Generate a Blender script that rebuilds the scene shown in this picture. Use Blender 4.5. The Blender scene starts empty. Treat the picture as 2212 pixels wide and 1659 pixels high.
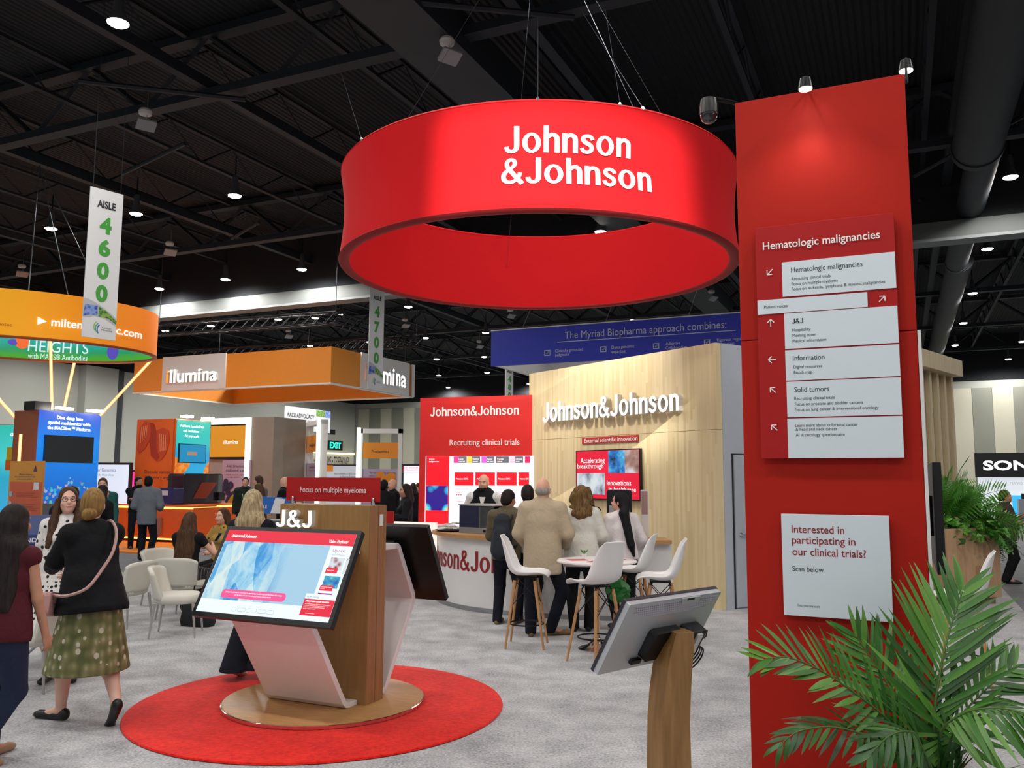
import bpy, math, random
import numpy as np
from mathutils import Vector, Matrix
# ------------------------------------------------------------------ camera, world, light, exposure
SC = bpy.context.scene
COL = SC.collection
CAM_H, FPX, PITCH, ROLL = 1.75, 1834.85, 0.11144, -0.005174
def camera_axes():
    f = np.array([0, math.cos(PITCH), math.sin(PITCH)]); u0 = np.array([0, -math.sin(PITCH), math.cos(PITCH)]); r0 = np.array([1., 0, 0])
    r = r0*math.cos(ROLL) - u0*math.sin(ROLL); u = u0*math.cos(ROLL) + r0*math.sin(ROLL)
    return r, u, f
RT, UP, FW = camera_axes()
CC = np.array([0, 0, CAM_H])
cam = bpy.data.cameras.new('camera'); cam.sensor_width = 36.0; cam.lens = 36.0*FPX/2212; cam.clip_end = 400; cam.clip_start = .05
camo = bpy.data.objects.new('camera', cam); COL.objects.link(camo)
camo.matrix_world = Matrix(((RT[0], UP[0], -FW[0], 0), (RT[1], UP[1], -FW[1], 0), (RT[2], UP[2], -FW[2], CAM_H), (0, 0, 0, 1)))
SC.camera = camo
SC.view_settings.view_transform = 'Standard'; SC.view_settings.look = 'None'; SC.view_settings.gamma = 1; SC.view_settings.use_curve_mapping = False
SC.view_settings.exposure = 0.0
SC.cycles.use_denoising = True
SC.cycles.use_adaptive_sampling = True; SC.cycles.adaptive_threshold = .04; SC.cycles.adaptive_min_samples = 20
SC.cycles.max_bounces = 5; SC.cycles.diffuse_bounces = 3; SC.cycles.glossy_bounces = 3; SC.cycles.transmission_bounces = 4
SC.cycles.sample_clamp_indirect = 6.0; SC.cycles.caustics_reflective = False; SC.cycles.caustics_refractive = False
world = bpy.data.worlds.new('hall_air'); SC.world = world; world.use_nodes = True
world.node_tree.nodes['Background'].inputs[0].default_value = (.94, .96, 1.0, 1)
world.node_tree.nodes['Background'].inputs[1].default_value = 0.34     # the rest of the bright hall around the part that is built
HIGH_BAY_W = 440.0                                                     # watts of each high-bay lamp
def spot(name, loc, target, watts, size_deg, blend=.3, col=(1, .96, .9), rad=.12):
    d = bpy.data.lights.new(name, 'SPOT'); d.energy = watts; d.spot_size = math.radians(size_deg); d.spot_blend = blend; d.color = col; d.shadow_soft_size = rad
    o = bpy.data.objects.new(name, d); COL.objects.link(o); o.location = loc
    o.rotation_euler = (Vector(target)-Vector(loc)).to_track_quat('-Z', 'Y').to_euler(); return o
# ------------------------------------------------------------------ measuring
def ray(px, py): return FW + RT*(px-1106)/FPX - UP*(py-829.5)/FPX
def G(px, py, z=0.0):
    d = ray(px, py); p = CC + d*(z-CAM_H)/d[2]; return np.array([p[0], p[1], z])
def atY(px, py, y):
    d = ray(px, py); return CC + d*y/d[1]
HALL = math.radians(-24.5)
E1 = np.array([math.cos(HALL), math.sin(HALL), 0]); E2 = np.array([-math.sin(HALL), math.cos(HALL), 0]); EZ = np.array([0, 0, 1.])
# ------------------------------------------------------------------ mesh building
class MB:
    def __init__(s): s.v = []; s.f = []; s.m = []; s.mi = 0
    def add(s, vs, fs):
        o = len(s.v); s.v += [tuple(map(float, p)) for p in vs]; s.f += [tuple(i+o for i in f) for f in fs]; s.m += [s.mi]*len(fs); return s
    def box(s, x0, x1, y0, y1, z0, z1):
        return s.add([(x0, y0, z0), (x1, y0, z0), (x1, y1, z0), (x0, y1, z0), (x0, y0, z1), (x1, y0, z1), (x1, y1, z1), (x0, y1, z1)],
                     [(0, 3, 2, 1), (4, 5, 6, 7), (0, 1, 5, 4), (1, 2, 6, 5), (2, 3, 7, 6), (3, 0, 4, 7)])
    def rbox(s, x0, x1, y0, y1, z0, z1, r=.02, n=3):            # box with rounded outline in xz
        pts = []
        for cx, cz, a in ((x1-r, z1-r, 0), (x0+r, z1-r, 90), (x0+r, z0+r, 180), (x1-r, z0+r, 270)):
            pts += [(cx+r*math.cos(math.radians(a+90*i/n)), cz+r*math.sin(math.radians(a+90*i/n))) for i in range(n+1)]
        return s.prism(pts, y0, y1)
    def prism(s, pts, y0, y1):                                  # polygon (x,z) extruded along y, pts counter-clockwise seen from -y
        n = len(pts)
        vs = [(x, y0, z) for x, z in pts] + [(x, y1, z) for x, z in pts]
        return s.add(vs, [tuple(range(n)), tuple(range(2*n-1, n-1, -1))] + [(i, n+i, n+(i+1) % n, (i+1) % n) for i in range(n)])
    def prismz(s, pts, z0, z1):                                 # polygon (x,y) extruded along z
        n = len(pts)
        vs = [(x, y, z0) for x, y in pts] + [(x, y, z1) for x, y in pts]
        return s.add(vs, [tuple(range(n-1, -1, -1)), tuple(range(n, 2*n))] + [(i, (i+1) % n, n+(i+1) % n, n+i) for i in range(n)])
    def prismx(s, pts, x0, x1):                                 # polygon (y,z) extruded along x
        n = len(pts)
        vs = [(x0, y, z) for y, z in pts] + [(x1, y, z) for y, z in pts]
        return s.add(vs, [tuple(range(n-1, -1, -1)), tuple(range(n, 2*n))] + [(i, (i+1) % n, n+(i+1) % n, n+i) for i in range(n)])
    def rect(s, x0, x1, z0, z1, y=0): return s.add([(x0, y, z0), (x1, y, z0), (x1, y, z1), (x0, y, z1)], [(0, 1, 2, 3)])
    def rings(s, R, cap=True, closed=True):
        n = len(R[0]); fs = []
        for i in range(len(R)-1):
            for j in range(n if closed else n-1):
                k = (j+1) % n; fs.append((i*n+j, i*n+k, (i+1)*n+k, (i+1)*n+j))
        if cap and closed: fs += [tuple(range(n-1, -1, -1)), tuple(range((len(R)-1)*n, len(R)*n))]
        return s.add([p for r in R for p in r], fs)
    def tube(s, path, r, n=8, cap=True):
        path = [np.array(p, float) for p in path]; R = []
        rr = r if hasattr(r, '__len__') else [r]*len(path)
        prev = None
        for i, p in enumerate(path):
            t = path[min(i+1, len(path)-1)] - path[max(i-1, 0)]; t = t/(np.linalg.norm(t)+1e-12)
            if prev is None:
                a = np.array([0, 0, 1.]) if abs(t[2]) < .9 else np.array([1., 0, 0]); u = np.cross(t, a)
            else: u = prev - t*(prev@t)
            u = u/(np.linalg.norm(u)+1e-12); w = np.cross(t, u); prev = u
            R.append([p + rr[i]*(u*math.cos(2*math.pi*j/n)+w*math.sin(2*math.pi*j/n)) for j in range(n)])
        return s.rings(R, cap)
    def lathe(s, prof, n=24, c=(0, 0), cap=True):               # prof of (r,z)
        return s.rings([[(c[0]+r*math.cos(2*math.pi*j/n), c[1]+r*math.sin(2*math.pi*j/n), z) for j in range(n)] for r, z in prof], cap)
    def ell(s, c, r, n=12, m=8, R=None):
        rs = []
        for i in range(m+1):
            t = math.pi*(i/m); t = min(max(t, .03), math.pi-.03)
            ring = []
            for j in range(n):
                p = np.array([r[0]*math.sin(t)*math.cos(2*math.pi*j/n), r[1]*math.sin(t)*math.sin(2*math.pi*j/n), -r[2]*math.cos(t)])
                ring.append((R@p if R is not None else p)+np.array(c))
            rs.append(ring)
        return s.rings(rs)
    def mesh(s, name, mats, smooth=False):
        me = bpy.data.meshes.new(name); me.from_pydata(s.v, [], s.f)
        for m in (mats if isinstance(mats, (list, tuple)) else [mats]): me.materials.append(m)
        if any(s.m): me.polygons.foreach_set('material_index', s.m)
        if smooth:
            me.polygons.foreach_set('use_smooth', [True]*len(me.polygons))
            if smooth != 'all': me.set_sharp_from_angle(angle=math.radians(40))
        me.update(); return me
    def build(s, name, mats, parent=None, smooth=False, bevel=0, **kw):
        return link(name, s.mesh(name, mats, smooth), parent, bevel, **kw)
def link(name, me, parent=None, bevel=0, loc=None, rot=None, mat=None):
    o = bpy.data.objects.new(name, me); COL.objects.link(o)
    if parent is not None: o.parent = parent
    if loc is not None: o.location = tuple(map(float, loc))
    if rot is not None: o.rotation_euler = rot
    if bevel:
        b = o.modifiers.new('bevel', 'BEVEL'); b.width = bevel; b.segments = 2; b.limit_method = 'ANGLE'; b.harden_normals = False
    return o
def tag(o, label=None, cat=None, group=None, kind=None):
    if label: o['label'] = label
    if cat: o['category'] = cat
    if group: o['group'] = group
    if kind: o['kind'] = kind
    return o
def thing(name, label, cat, loc=(0, 0, 0), rz=0.0, group=None, kind=None):
    o = bpy.data.objects.new(name, None); COL.objects.link(o); o.empty_display_size = .1
    o.location = tuple(map(float, loc)); o.rotation_euler = (0, 0, rz); return tag(o, label, cat, group, kind)
def copy_tree(o, parent=None):
    c = o.copy(); COL.objects.link(c)
    if parent is not None: c.parent = parent
    for ch in list(o.children): copy_tree(ch, c)
    return c
class Frame:                                                    # a thing with a measured plane: local x right, z up, y away from the viewer
    def __init__(s, name, label, cat, O, ex, ez=EZ, group=None, kind=None, root=None):
        s.O = np.array(O, float); s.ex = np.array(ex, float)/np.linalg.norm(ex); s.ez = np.array(ez, float)/np.linalg.norm(ez); s.ey = np.cross(s.ez, s.ex)
        s.root = root or thing(name, label, cat, group=group, kind=kind)
        if root is None:
            m = Matrix.Identity(4)
            for i in range(3): m[i][0], m[i][1], m[i][2], m[i][3] = s.ex[i], s.ey[i], s.ez[i], s.O[i]
            s.root.matrix_world = m
    def uz(s, px, py, y=0.0):
        d = ray(px, py); O = s.O + s.ey*y; t = ((O-CC)@s.ey)/(d@s.ey); p = CC + d*t - O; return float(p@s.ex), float(p@s.ez)
    def W(s, u, y, z): return s.O + s.ex*u + s.ey*y + s.ez*z
def wall_frame(name, label, cat, A, B, group=None, kind=None):
    return Frame(name, label, cat, (A[0], A[1], 0), (B[0]-A[0], B[1]-A[1], 0), group=group, kind=kind)
# ------------------------------------------------------------------ materials
def lin(c):
    if isinstance(c, str):
        c = c.lstrip('#'); c = [int(c[i:i+2], 16)/255 for i in (0, 2, 4)]
        c = [x/12.92 if x <= .04045 else ((x+.055)/1.055)**2.4 for x in c]
    return (c[0], c[1], c[2], 1.0)
class NT:
    def __init__(s, name):
        s.mat = bpy.data.materials.new(name); s.mat.use_nodes = True; s.t = s.mat.node_tree; s.b = s.t.nodes['Principled BSDF']; s._co = None
    def n(s, typ, props=None, **ins):
        nd = s.t.nodes.new('ShaderNode'+typ)
        for k, v in (props or {}).items(): setattr(nd, k, v)
        for k, v in ins.items():
            k = int(k[1:]) if k[0] == 'i' and k[1:].isdigit() else k.replace('_', ' ')
            s.put(nd.inputs[k], v)
        return nd
    def put(s, sock, v):
        if isinstance(v, bpy.types.NodeSocket): s.t.links.new(v, sock)
        elif isinstance(v, bpy.types.Node): s.t.links.new(v.outputs[0], sock)
        else: sock.default_value = v
    def co(s, scale=(1, 1, 1), loc=(0, 0, 0), rot=(0, 0, 0), kind='Object'):
        tc = s.n('TexCoord'); m = s.n('Mapping'); s.t.links.new(tc.outputs[kind], m.inputs[0])
        m.inputs['Scale'].default_value = scale; m.inputs['Location'].default_value = loc; m.inputs['Rotation'].default_value = rot; return m.outputs[0]
    def noise(s, co, scale=5, detail=3, rough=.5, dist=0): return s.n('TexNoise', Vector=co, Scale=scale, Detail=detail, Roughness=rough, Distortion=dist).outputs[0]
    def ramp(s, fac, stops, interp='LINEAR'):
        r = s.n('ValToRGB', Fac=fac); e = r.color_ramp; e.interpolation = interp
        while len(e.elements) < len(stops): e.elements.new(.5)
        for el, (p, c) in zip(e.elements, stops): el.position = p; el.color = lin(c)
        return r.outputs[0]
    def mix(s, f, a, b, mode='MIX'):
        m = s.n('Mix', dict(data_type='RGBA', blend_type=mode)); s.put(m.inputs[0], f)
        s.put(m.inputs[6], lin(a) if isinstance(a, (str, tuple)) else a); s.put(m.inputs[7], lin(b) if isinstance(b, (str, tuple)) else b); return m.outputs[2]
    def math(s, op, a, b=0.0, c=0.0):
        m = s.n('Math', dict(operation=op)); s.put(m.inputs[0], a); s.put(m.inputs[1], b); s.put(m.inputs[2], c); return m.outputs[0]
    def sep(s, v): return s.n('SeparateXYZ', Vector=v).outputs
    def base(s, c): s.put(s.b.inputs['Base Color'], lin(c) if isinstance(c, (str, tuple)) else c); return s
    def set(s, rough=None, metal=None, emit=None, estr=None, bump=None, bstr=.2, bdist=.01, spec=None, trans=None, sheen=None, coat=None, alpha=None):
        b = s.b.inputs
        if rough is not None: s.put(b['Roughness'], rough)
        if metal is not None: s.put(b['Metallic'], metal)
        if emit is not None: s.put(b['Emission Color'], lin(emit) if isinstance(emit, (str, tuple)) else emit); s.put(b['Emission Strength'], 1.0 if estr is None else estr)
        if spec is not None: s.put(b['Specular IOR Level'], spec)
        if trans is not None: s.put(b['Transmission Weight'], trans)
        if sheen is not None: s.put(b['Sheen Weight'], sheen)
        if coat is not None: s.put(b['Coat Weight'], coat)
        if alpha is not None: s.put(b['Alpha'], alpha)
        if bump is not None: s.put(b['Normal'], s.n('Bump', Height=bump, Strength=bstr, Distance=bdist))
        return s
_mats = {}
def M(name, col=None, rough=.5, metal=0.0, var=.05, vscale=6.0, emit=None, estr=None, spec=None, coat=None):
    """plain procedural surface: base colour with a little noise"""
    if name in _mats: return _mats[name]
    t = NT(name)
    if col is not None:
        c = lin(col); co = t.co(); f = t.noise(co, vscale, 3)
        t.base(t.mix(f, tuple(x*(1-var) for x in c[:3]), tuple(min(1, x*(1+var)) for x in c[:3])))
    t.set(rough, metal, emit, estr, spec=spec, coat=coat)
    _mats[name] = t.mat; return t.mat
def glow(name, col, strength):
    """printed light box, screen or lamp: gives off light"""
    if name in _mats: return _mats[name]
    t = NT(name); c = lin(col); t.base((c[0]*.4, c[1]*.4, c[2]*.4)).set(.5, 0, col, strength); _mats[name] = t.mat; return t.mat
def reg(t): _mats[t.mat.name] = t.mat; return t.mat
# ------------------------------------------------------------------ lettering
_tc = {}
def _cr(P, n=6):
    P = [np.array(q, float) for q in P]; out = []
    for i in range(len(P)-1):
        p0, p1, p2, p3 = P[max(i-1, 0)], P[i], P[i+1], P[min(i+2, len(P)-1)]
        for k in range(n):
            t_ = k/n; out.append(.5*((2*p1)+(-p0+p2)*t_+(2*p0-5*p1+4*p2-p3)*t_**2+(-p0+3*p1-3*p2+p3)*t_**3))
    return out+[P[-1]]
_GL = {'J': (.50, [[(.40, 1, .175), (.40, .6, .175), (.40, .3, .172), (.385, .17, .16), (.33, .085, .145), (.235, .06, .135), (.135, .08, .14), (.08, .155, .145), (.065, .24, .15)]]),
       'n': (.52, [[(.0825, 0, .165), (.0825, .73, .165)], [(.10, .46, .07), (.15, .58, .11), (.25, .662, .135), (.345, .655, .145), (.415, .59, .16), (.4375, .48, .165), (.4375, 0, .165)]]),
       'h': (.52, [[(.0825, 0, .165), (.0825, 1, .165)], [(.10, .46, .07), (.15, .58, .11), (.25, .662, .135), (.345, .655, .145), (.415, .59, .16), (.4375, .48, .165), (.4375, 0, .165)]]),
       's': (.46, [[(.415, .535, .135), (.39, .60, .13), (.325, .66, .125), (.235, .675, .12), (.145, .65, .125), (.095, .575, .14), (.115, .49, .15), (.19, .42, .155), (.29, .365, .155), (.37, .295, .15), (.385, .2, .14), (.335, .105, .125), (.235, .06, .12), (.13, .08, .125), (.07, .15, .13), (.05, .215, .135)]]),
       '&': (.72, [[(.69, -.01, .16), (.52, .21, .155), (.34, .46, .15), (.215, .65, .14), (.185, .8, .14), (.235, .905, .13), (.325, .94, .12), (.415, .9, .13), (.445, .79, .14), (.39, .67, .12), (.27, .565, .12), (.135, .44, .14), (.08, .29, .155), (.115, .145, .15), (.22, .065, .13), (.345, .06, .125), (.475, .135, .125), (.575, .27, .13), (.615, .43, .135)]]),
       'o': (.62, None)}
def glyph_mesh(s):
    V, Fc, x = [], [], 0.0
    for ch in s:
        adv, st = _GL[ch]
        if st is None:
            n = 28; o = len(V)
            for k in range(n):
                a = 2*math.pi*k/n; V += [(x+.305+.305*math.cos(a), 0, .365+.38*math.sin(a)), (x+.305+.14*math.cos(a), 0, .365+.27*math.sin(a))]
            Fc += [(o+2*k, o+2*((k+1) % n), o+2*((k+1) % n)+1, o+2*k+1) for k in range(n)]
        else:
            for pts in st:
                P = _cr(pts) if len(pts) > 2 else [np.array(q, float) for q in pts]; o = len(V)
                for i, q in enumerate(P):
                    d_ = P[min(i+1, len(P)-1)][:2]-P[max(i-1, 0)][:2]; d_ = d_/(np.linalg.norm(d_)+1e-9); nx, nz = -d_[1]*q[2]/2, d_[0]*q[2]/2
                    V += [(x+q[0]-nx, 0, q[1]-nz), (x+q[0]+nx, 0, q[1]+nz)]
                Fc += [(o+2*i, o+2*i+2, o+2*i+3, o+2*i+1) for i in range(len(P)-1)]
        x += adv+.085
    return np.array(V), Fc
def text_mesh(s, bold=0.0, ext=0.0, track=1.0, align='LEFT', lead=1.0):
    key = (s, bold, ext, track, align, lead)
    if key in _tc: return _tc[key]
    if set(s) <= set(_GL): _tc[key] = glyph_mesh(s); return _tc[key]
    cu = bpy.data.curves.new('lettering', 'FONT'); cu.body = s; cu.size = 1.0; cu.offset = bold; cu.extrude = ext; cu.space_character = track; cu.resolution_u = 3; cu.align_x = align; cu.space_line = lead
    ob = bpy.data.objects.new('lettering', cu); me = bpy.data.meshes.new_from_object(ob)
    v = np.empty(len(me.vertices)*3, np.float32); me.vertices.foreach_get('co', v); v = v.reshape(-1, 3)
    f = [tuple(p.vertices) for p in me.polygons]
    bpy.data.objects.remove(ob); bpy.data.curves.remove(cu); bpy.data.meshes.remove(me)
    v = np.stack([v[:, 0], -v[:, 2], v[:, 1]], 1)/CAPH if len(v) else np.zeros((1, 3))
    _tc[key] = (v, f); return _tc[key]
CAPH = 1.0
_h = text_mesh('H')[0]; CAPH = float(_h[:, 2].max()-_h[:, 2].min()); _tc.clear()
def letters(name, s, mat, parent, u0, z0, cap, width=None, y=-.004, bold=0.0, depth=0.0, align='LEFT', bend=None, slant=0.0, lead=1.0, side=None):
    """flat (or raised) lettering in a frame: left/centre/right u0, baseline z0, cap height, total width"""
    v, f = text_mesh(s, bold, 0.0, 1.0, align, lead); v = v.copy()
    w = v[:, 0].max()-v[:, 0].min(); x0 = v[:, 0].min()
    sx = cap if width is None else width/max(w, 1e-6)
    if align == 'LEFT': v[:, 0] -= x0
    v = v*np.array([sx, 1, cap]); v[:, 0] += v[:, 2]*slant
    mb = MB(); V = v + np.array([u0, y, z0])
    mb.add(V, f)
    if depth:
        n = len(V); mb2 = MB(); mb2.add(V - np.array([0, depth, 0]), f)
        ed = {}
        for p in f:
            for i in range(len(p)):
                a, b = p[i], p[(i+1) % len(p)]
                if (b, a) in ed: del ed[(b, a)]
                else: ed[(a, b)] = 1
        vs = np.concatenate([V, V-np.array([0, depth, 0])]); mb2.mi = 1 if side else 0; mb2.add(vs, [(a, b, b+n, a+n) for a, b in ed]); mb = mb2
    if bend is not None: mb.v = [bend(p) for p in mb.v]
    return mb.build(name, [mat, side] if (depth and side) else mat, parent)
def ptext(F, s, mat, p0, p1, cap_px, y=-.004, parent=None, name='lettering', bold=0.0, depth=0.0, **kw):
    """lettering measured in the photograph: baseline from p0 to p1, cap height in pixels at p0"""
    u0, z0 = F.uz(*p0, y); u1, z1 = F.uz(*p1, y); _, zt = F.uz(p0[0], p0[1]-cap_px, y)
    return letters(name, s, mat, parent or F.root, u0, (z0+z1)/2, zt-z0, u1-u0, y, bold, depth, **kw)
def raised_letters(F, s, mats, p0, p1, cap_px, y=-.02, depth=.08, bold=.02, name='letter', parent=None, side=None):
    """each channel letter its own part; mats: material or function of the letter index"""
    u0, z0 = F.uz(*p0, y); u1, z1 = F.uz(*p1, y); _, zt = F.uz(p0[0], p0[1]-cap_px, y); cap = zt-z0; zb = (z0+z1)/2
    v, _f = text_mesh(s, bold); W = v[:, 0].max()-v[:, 0].min(); X0 = v[:, 0].min(); sx = (u1-u0)/W; out = []
    for i, ch in enumerate(s):
        if ch == ' ': continue
        pv = text_mesh(s[:i+1], bold)[0]; cv = text_mesh(ch, bold)[0]
        right = pv[:, 0].max(); left = right-(cv[:, 0].max()-cv[:, 0].min())
        out.append(letters(name, ch, mats(i) if callable(mats) else mats, parent or F.root, u0+(left-X0)*sx, zb, cap, (right-left)*sx, y, bold, depth, side=side))
    return out
def prect(F, name, mat, p_tl, p_br, y0, y1, parent=None, bevel=0):
    """box on a frame from two photograph corners"""
    u0, z1 = F.uz(*p_tl, y0); u1, z0 = F.uz(*p_br, y0)
    return MB().box(u0, u1, y0, y1, z0, z1).build(name, mat, parent or F.root, bevel=bevel)
# ================================================================== the hall
rnd = random.Random(7)
def carpet_mat(name, a, b, scale=220, bstr=.5):
    t = NT(name); co = t.co(); n1 = t.noise(co, scale, 2, .6); n2 = t.noise(co, 3.0, 3, .55)
    f = t.math('ADD', t.math('MULTIPLY', n1, .65), t.math('MULTIPLY', n2, .45))
    t.base(t.ramp(f, [(.33, a), (.72, b)])).set(.95, 0, bump=n1, bstr=bstr, bdist=.006, spec=.1, sheen=.15); return reg(t)
m_booth_carpet = carpet_mat('booth carpet', '#77787b', '#cfcecf', 55)
m_aisle_carpet = carpet_mat('aisle carpet', '#55575a', '#85878b', 90)
m_rug = carpet_mat('red rug pile', '#c40f0c', '#f22a1c', 30, .8)
m_wall = M('painted hall wall', '#a9aca4', .8, var=.04, vscale=.4)
m_panel_light = M('cream acoustic panel', '#c9c7b4', .9, var=.05, vscale=1.2)
m_panel_dark = M('grey acoustic panel', '#8d8f84', .9, var=.05, vscale=1.2)
m_black_up = M('black upper wall', '#15181d', .9)
m_steel_dark = M('dark roof steel', '#151c25', .7, .0, var=.2, vscale=1.5)
m_duct = M('dark painted duct', '#1f252c', .6, .0, var=.2, vscale=2)
t = NT('black ribbed roof deck'); co = t.co(rot=(0, 0, -HALL)); w = t.n('TexWave', dict(bands_direction='X'), Vector=co, Scale=2.2, Distortion=0.0).outputs[0]
t.base(t.mix(t.noise(co, .5), '#0b0f16', '#131a22')).set(.85, 0, bump=w, bstr=.6, bdist=.08); m_deck = reg(t)
m_white_metal = M('white painted metal', '#e9e9e6', .35, var=.02)
m_black = M('black plastic', '#0b0b0d', .4, var=.1)
m_black_metal = M('black metal', '#121214', .4, .6, var=.1)
m_chrome = M('chrome', '#d8d8da', .12, 1.0, var=.02)
m_steel = M('brushed steel', '#a9acb0', .35, .9, var=.05)
m_wire = M('steel wire', '#5b6068', .4, .9)

BIG = 90
fl = tag(MB().box(-70, 70, -30, 110, -.06, -.012).build('floor', m_aisle_carpet), kind='structure')
# light grey carpet of the booth: in hall axes a (E1) from -17 to 1.45, b (E2) from -6 to 10.9 / the wing by the red wall
def hall_xy(a, b): p = E1*a + E2*b; return (p[0], p[1])
bc = MB().prismz([hall_xy(a, b) for a, b in ((-30, -14), (1.45, -14), (1.45, 17.5), (-9.0, 17.5), (-9.0, 11.6), (-30, 11.6))], -.012, 0)
tag(bc.build('floor_booth_carpet', m_booth_carpet), kind='structure')
K0 = np.array([-13.3, 72.0, 0])
WL = Frame('wall_left', None, None, K0-E2*62, E2, kind='structure')                   # gray side wall; local x runs away from the camera
WL.root.name = 'wall_left'
MB().box(0, 62, 0, .4, 0, 8).build('wall_face', m_wall, WL.root)
MB().box(0, 62, .05, .45, 8, 11).build('upper_wall', m_black_up, WL.root)
WB = Frame('wall_back', None, None, K0, E1, kind='structure')
MB().box(-.4, 72, .06, .4, 0, 8.0).build('wall_face', m_wall, WB.root)
MB().box(-.4, 72, .1, .45, 8.0, 11).build('upper_wall', m_black_up, WB.root)
pm = [MB().box(0, 1.1, 0, .06, 0, 7.55).mesh('panel', m) for m in (m_panel_light, m_panel_dark)]
for i in range(63): link('panel', pm[i % 2], WB.root, loc=(.3+i*1.12, 0 if i % 2 else .02, 0))
# wide grey column by the left wall
cp = WL.uz(168, 850, 0); cq = WL.uz(200, 850, 0)
col_ = MB().box(cp[0], cq[0]+1.2, -.6, 0, 0, 8.0)
tag(col_.build('column', m_wall, WL.root))
MB().box(cq[0]+1.2, cq[0]+1.9, -.25, 0, 0, 8.0).build('recess', m_duct, WL.root)
# ceiling
ceil = tag(MB().prismz([hall_xy(a, b) for a, b in ((-80, 3), (70, 3), (70, 95), (-80, 95))], 10.9, 11.1).build('ceiling', m_deck), kind='structure')
def hall_obj(name, mb, mat, parent, a, b, z, rz=0.0, smooth=False):
    p = E1*a + E2*b; return mb.build(name, mat, parent, smooth=smooth, loc=(p[0], p[1], z), rot=(0, 0, HALL+rz))
def truss_mesh(L, hgt, chord, step):
    mb = MB()
    for z in (0, hgt): mb.box(-L/2, L/2, -chord, chord, z, z+chord*1.2)
    n = int(L/step)
    for i in range(n):
        x0 = -L/2+i*step; x1 = x0+step/2; x2 = x0+step
        for p, q in (((x0, 0), (x1, hgt)), ((x1, hgt), (x2, 0))):
            mb.tube([(p[0], 0, p[1]+chord*.6), (q[0], 0, q[1]+chord*.6)], chord*.45, 4)
    return mb.mesh('truss', m_steel_dark)
gm = truss_mesh(110, 1.3, .14, 3.4)
for i in range(8):
    p = E1*0 + E2*(3.7+i*8.7); link('truss', gm, ceil, loc=(p[0], p[1], 9.35), rot=(0, 0, HALL))
jm = truss_mesh(88, .75, .06, 2.2)
for i in range(26):
    p = E1*(-44+i*3.45) + E2*47; link('joist', jm, ceil, loc=(p[0], p[1], 9.95), rot=(0, 0, HALL+math.pi/2))
bm_ = MB().box(-44, 44, -.1, .1, 0, .22).mesh('roof_beam', m_steel_dark)
for i in range(14):
    p = E1*(-40+i*6.9) + E2*47; link('roof_beam', bm_, ceil, loc=(p[0], p[1], 9.5), rot=(0, 0, HALL+math.pi/2))
brm = MB().tube([(-2.2, 0, 0), (2.2, 0, .1)], .05, 6).mesh('brace', m_steel_dark)
for (px0, py0, px1, py1) in ((170, 175, 530, 215), (900, 5, 1240, 38), (1975, 380, 2212, 250), (1985, 432, 2150, 455), (265, 375, 400, 310), (500, 515, 560, 480)):
    a, b = G(px0, py0, 9.2), G(px1, py1, 9.25)
    MB().tube([a, b], .05, 6).build('brace', m_steel_dark, ceil)
# ducts run along the hall
for (px, py, z, r, b0, b1) in ((2158, 110, 9.0, .5, -3, 20.5), (2128, 320, 8.9, .34, 20.5, 31), (2075, 560, 9.0, .4, 31, 60)):
    c = G(px, py, z); a = float(c@E1)
    mb = MB(); n = 24
    mb.tube([(0, b0, 0), (0, b1-.25, 0)], r, n); mb.tube([(0, b1-.25, 0), (0, b1-.02, 0)], r*1.06, n)
    hall_obj('duct', mb, m_duct, ceil, a, 0, z, smooth=True)
c = G(930, 110, 9.1); a = float(c@E1)
hall_obj('duct', MB().box(-.55, .55, -10, 45, 0, .7), m_duct, ceil, a, 0, 9.1)
# pale header of the folding partition, straight across the hall
pA, pB = G(340, 689, 8.0), G(2212, 505, 8.0)
d = (pB-pA)/np.linalg.norm(pB-pA)
HB = Frame('trim_1', 'long pale grey partition header crossing the hall under the dark roof', None, pA-d*30, d, kind='structure')
L = float(np.linalg.norm(pB-pA))+50
MB().box(0, L, 0, .35, .08, .55).build('header_face', M('pale grey header', '#5a5e5c', .7), HB.root)
MB().box(0, L, -.12, .47, 0, .08).build('header_track', M('pale track', '#74797a', .6), HB.root)
MB().box(0, L, .1, .25, .55, 2.8).build('header_hanger', m_black_up, HB.root)

# ------------------------------------------------------------------ high-bay lamps
m_lens = glow('lamp lens', '#fff6ea', 30.0)
m_lens.node_tree.nodes['Principled BSDF'].inputs['Base Color'].default_value = (.9, .9, .9, 1)
hb_body = MB().lathe([(.05, .55), (.07, .5), (.09, .2), (.165, .05), (.175, .0)], 16).mesh('housing', m_steel, True)
hb_lens = MB().lathe([(.165, .012), (.165, -.006), (.13, -.03)], 16).mesh('lens', m_lens, True)
hb_stem = MB().tube([(0, 0, .55), (0, 0, 1.05)], .015, 6).mesh('stem', m_black_metal)
hb_light = bpy.data.lights.new('lamp_light', 'SPOT'); hb_light.energy = HIGH_BAY_W; hb_light.color = (1, .97, .93)
hb_light.spot_size = math.radians(168); hb_light.spot_blend = .35; hb_light.shadow_soft_size = .3
LAMPS = [(255, 50), (507, 423), (294, 462), (110, 494), (652, 582), (487, 604), (344, 624), (882, 663), (737, 678), (601, 690), (455, 704), (357, 715), (670, 747), (797, 738), (1297, 501), (1049, 719), (919, 730), (943, 776), (1046, 771), (948, 811), (1052, 805), (968, 837), (1367, 692), (2183, 383), (2133, 538), (2101, 634), (2081, 698), (2063, 746), (2208, 738), (2178, 776), (2154, 806), (1046, 856), (204, 786), (770, 867), (837, 863), (907, 858), (1123, 850), (1143, 829), (980, 852)]
hb_far = hb_light.copy(); hb_far.energy = HIGH_BAY_W*2.1
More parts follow.
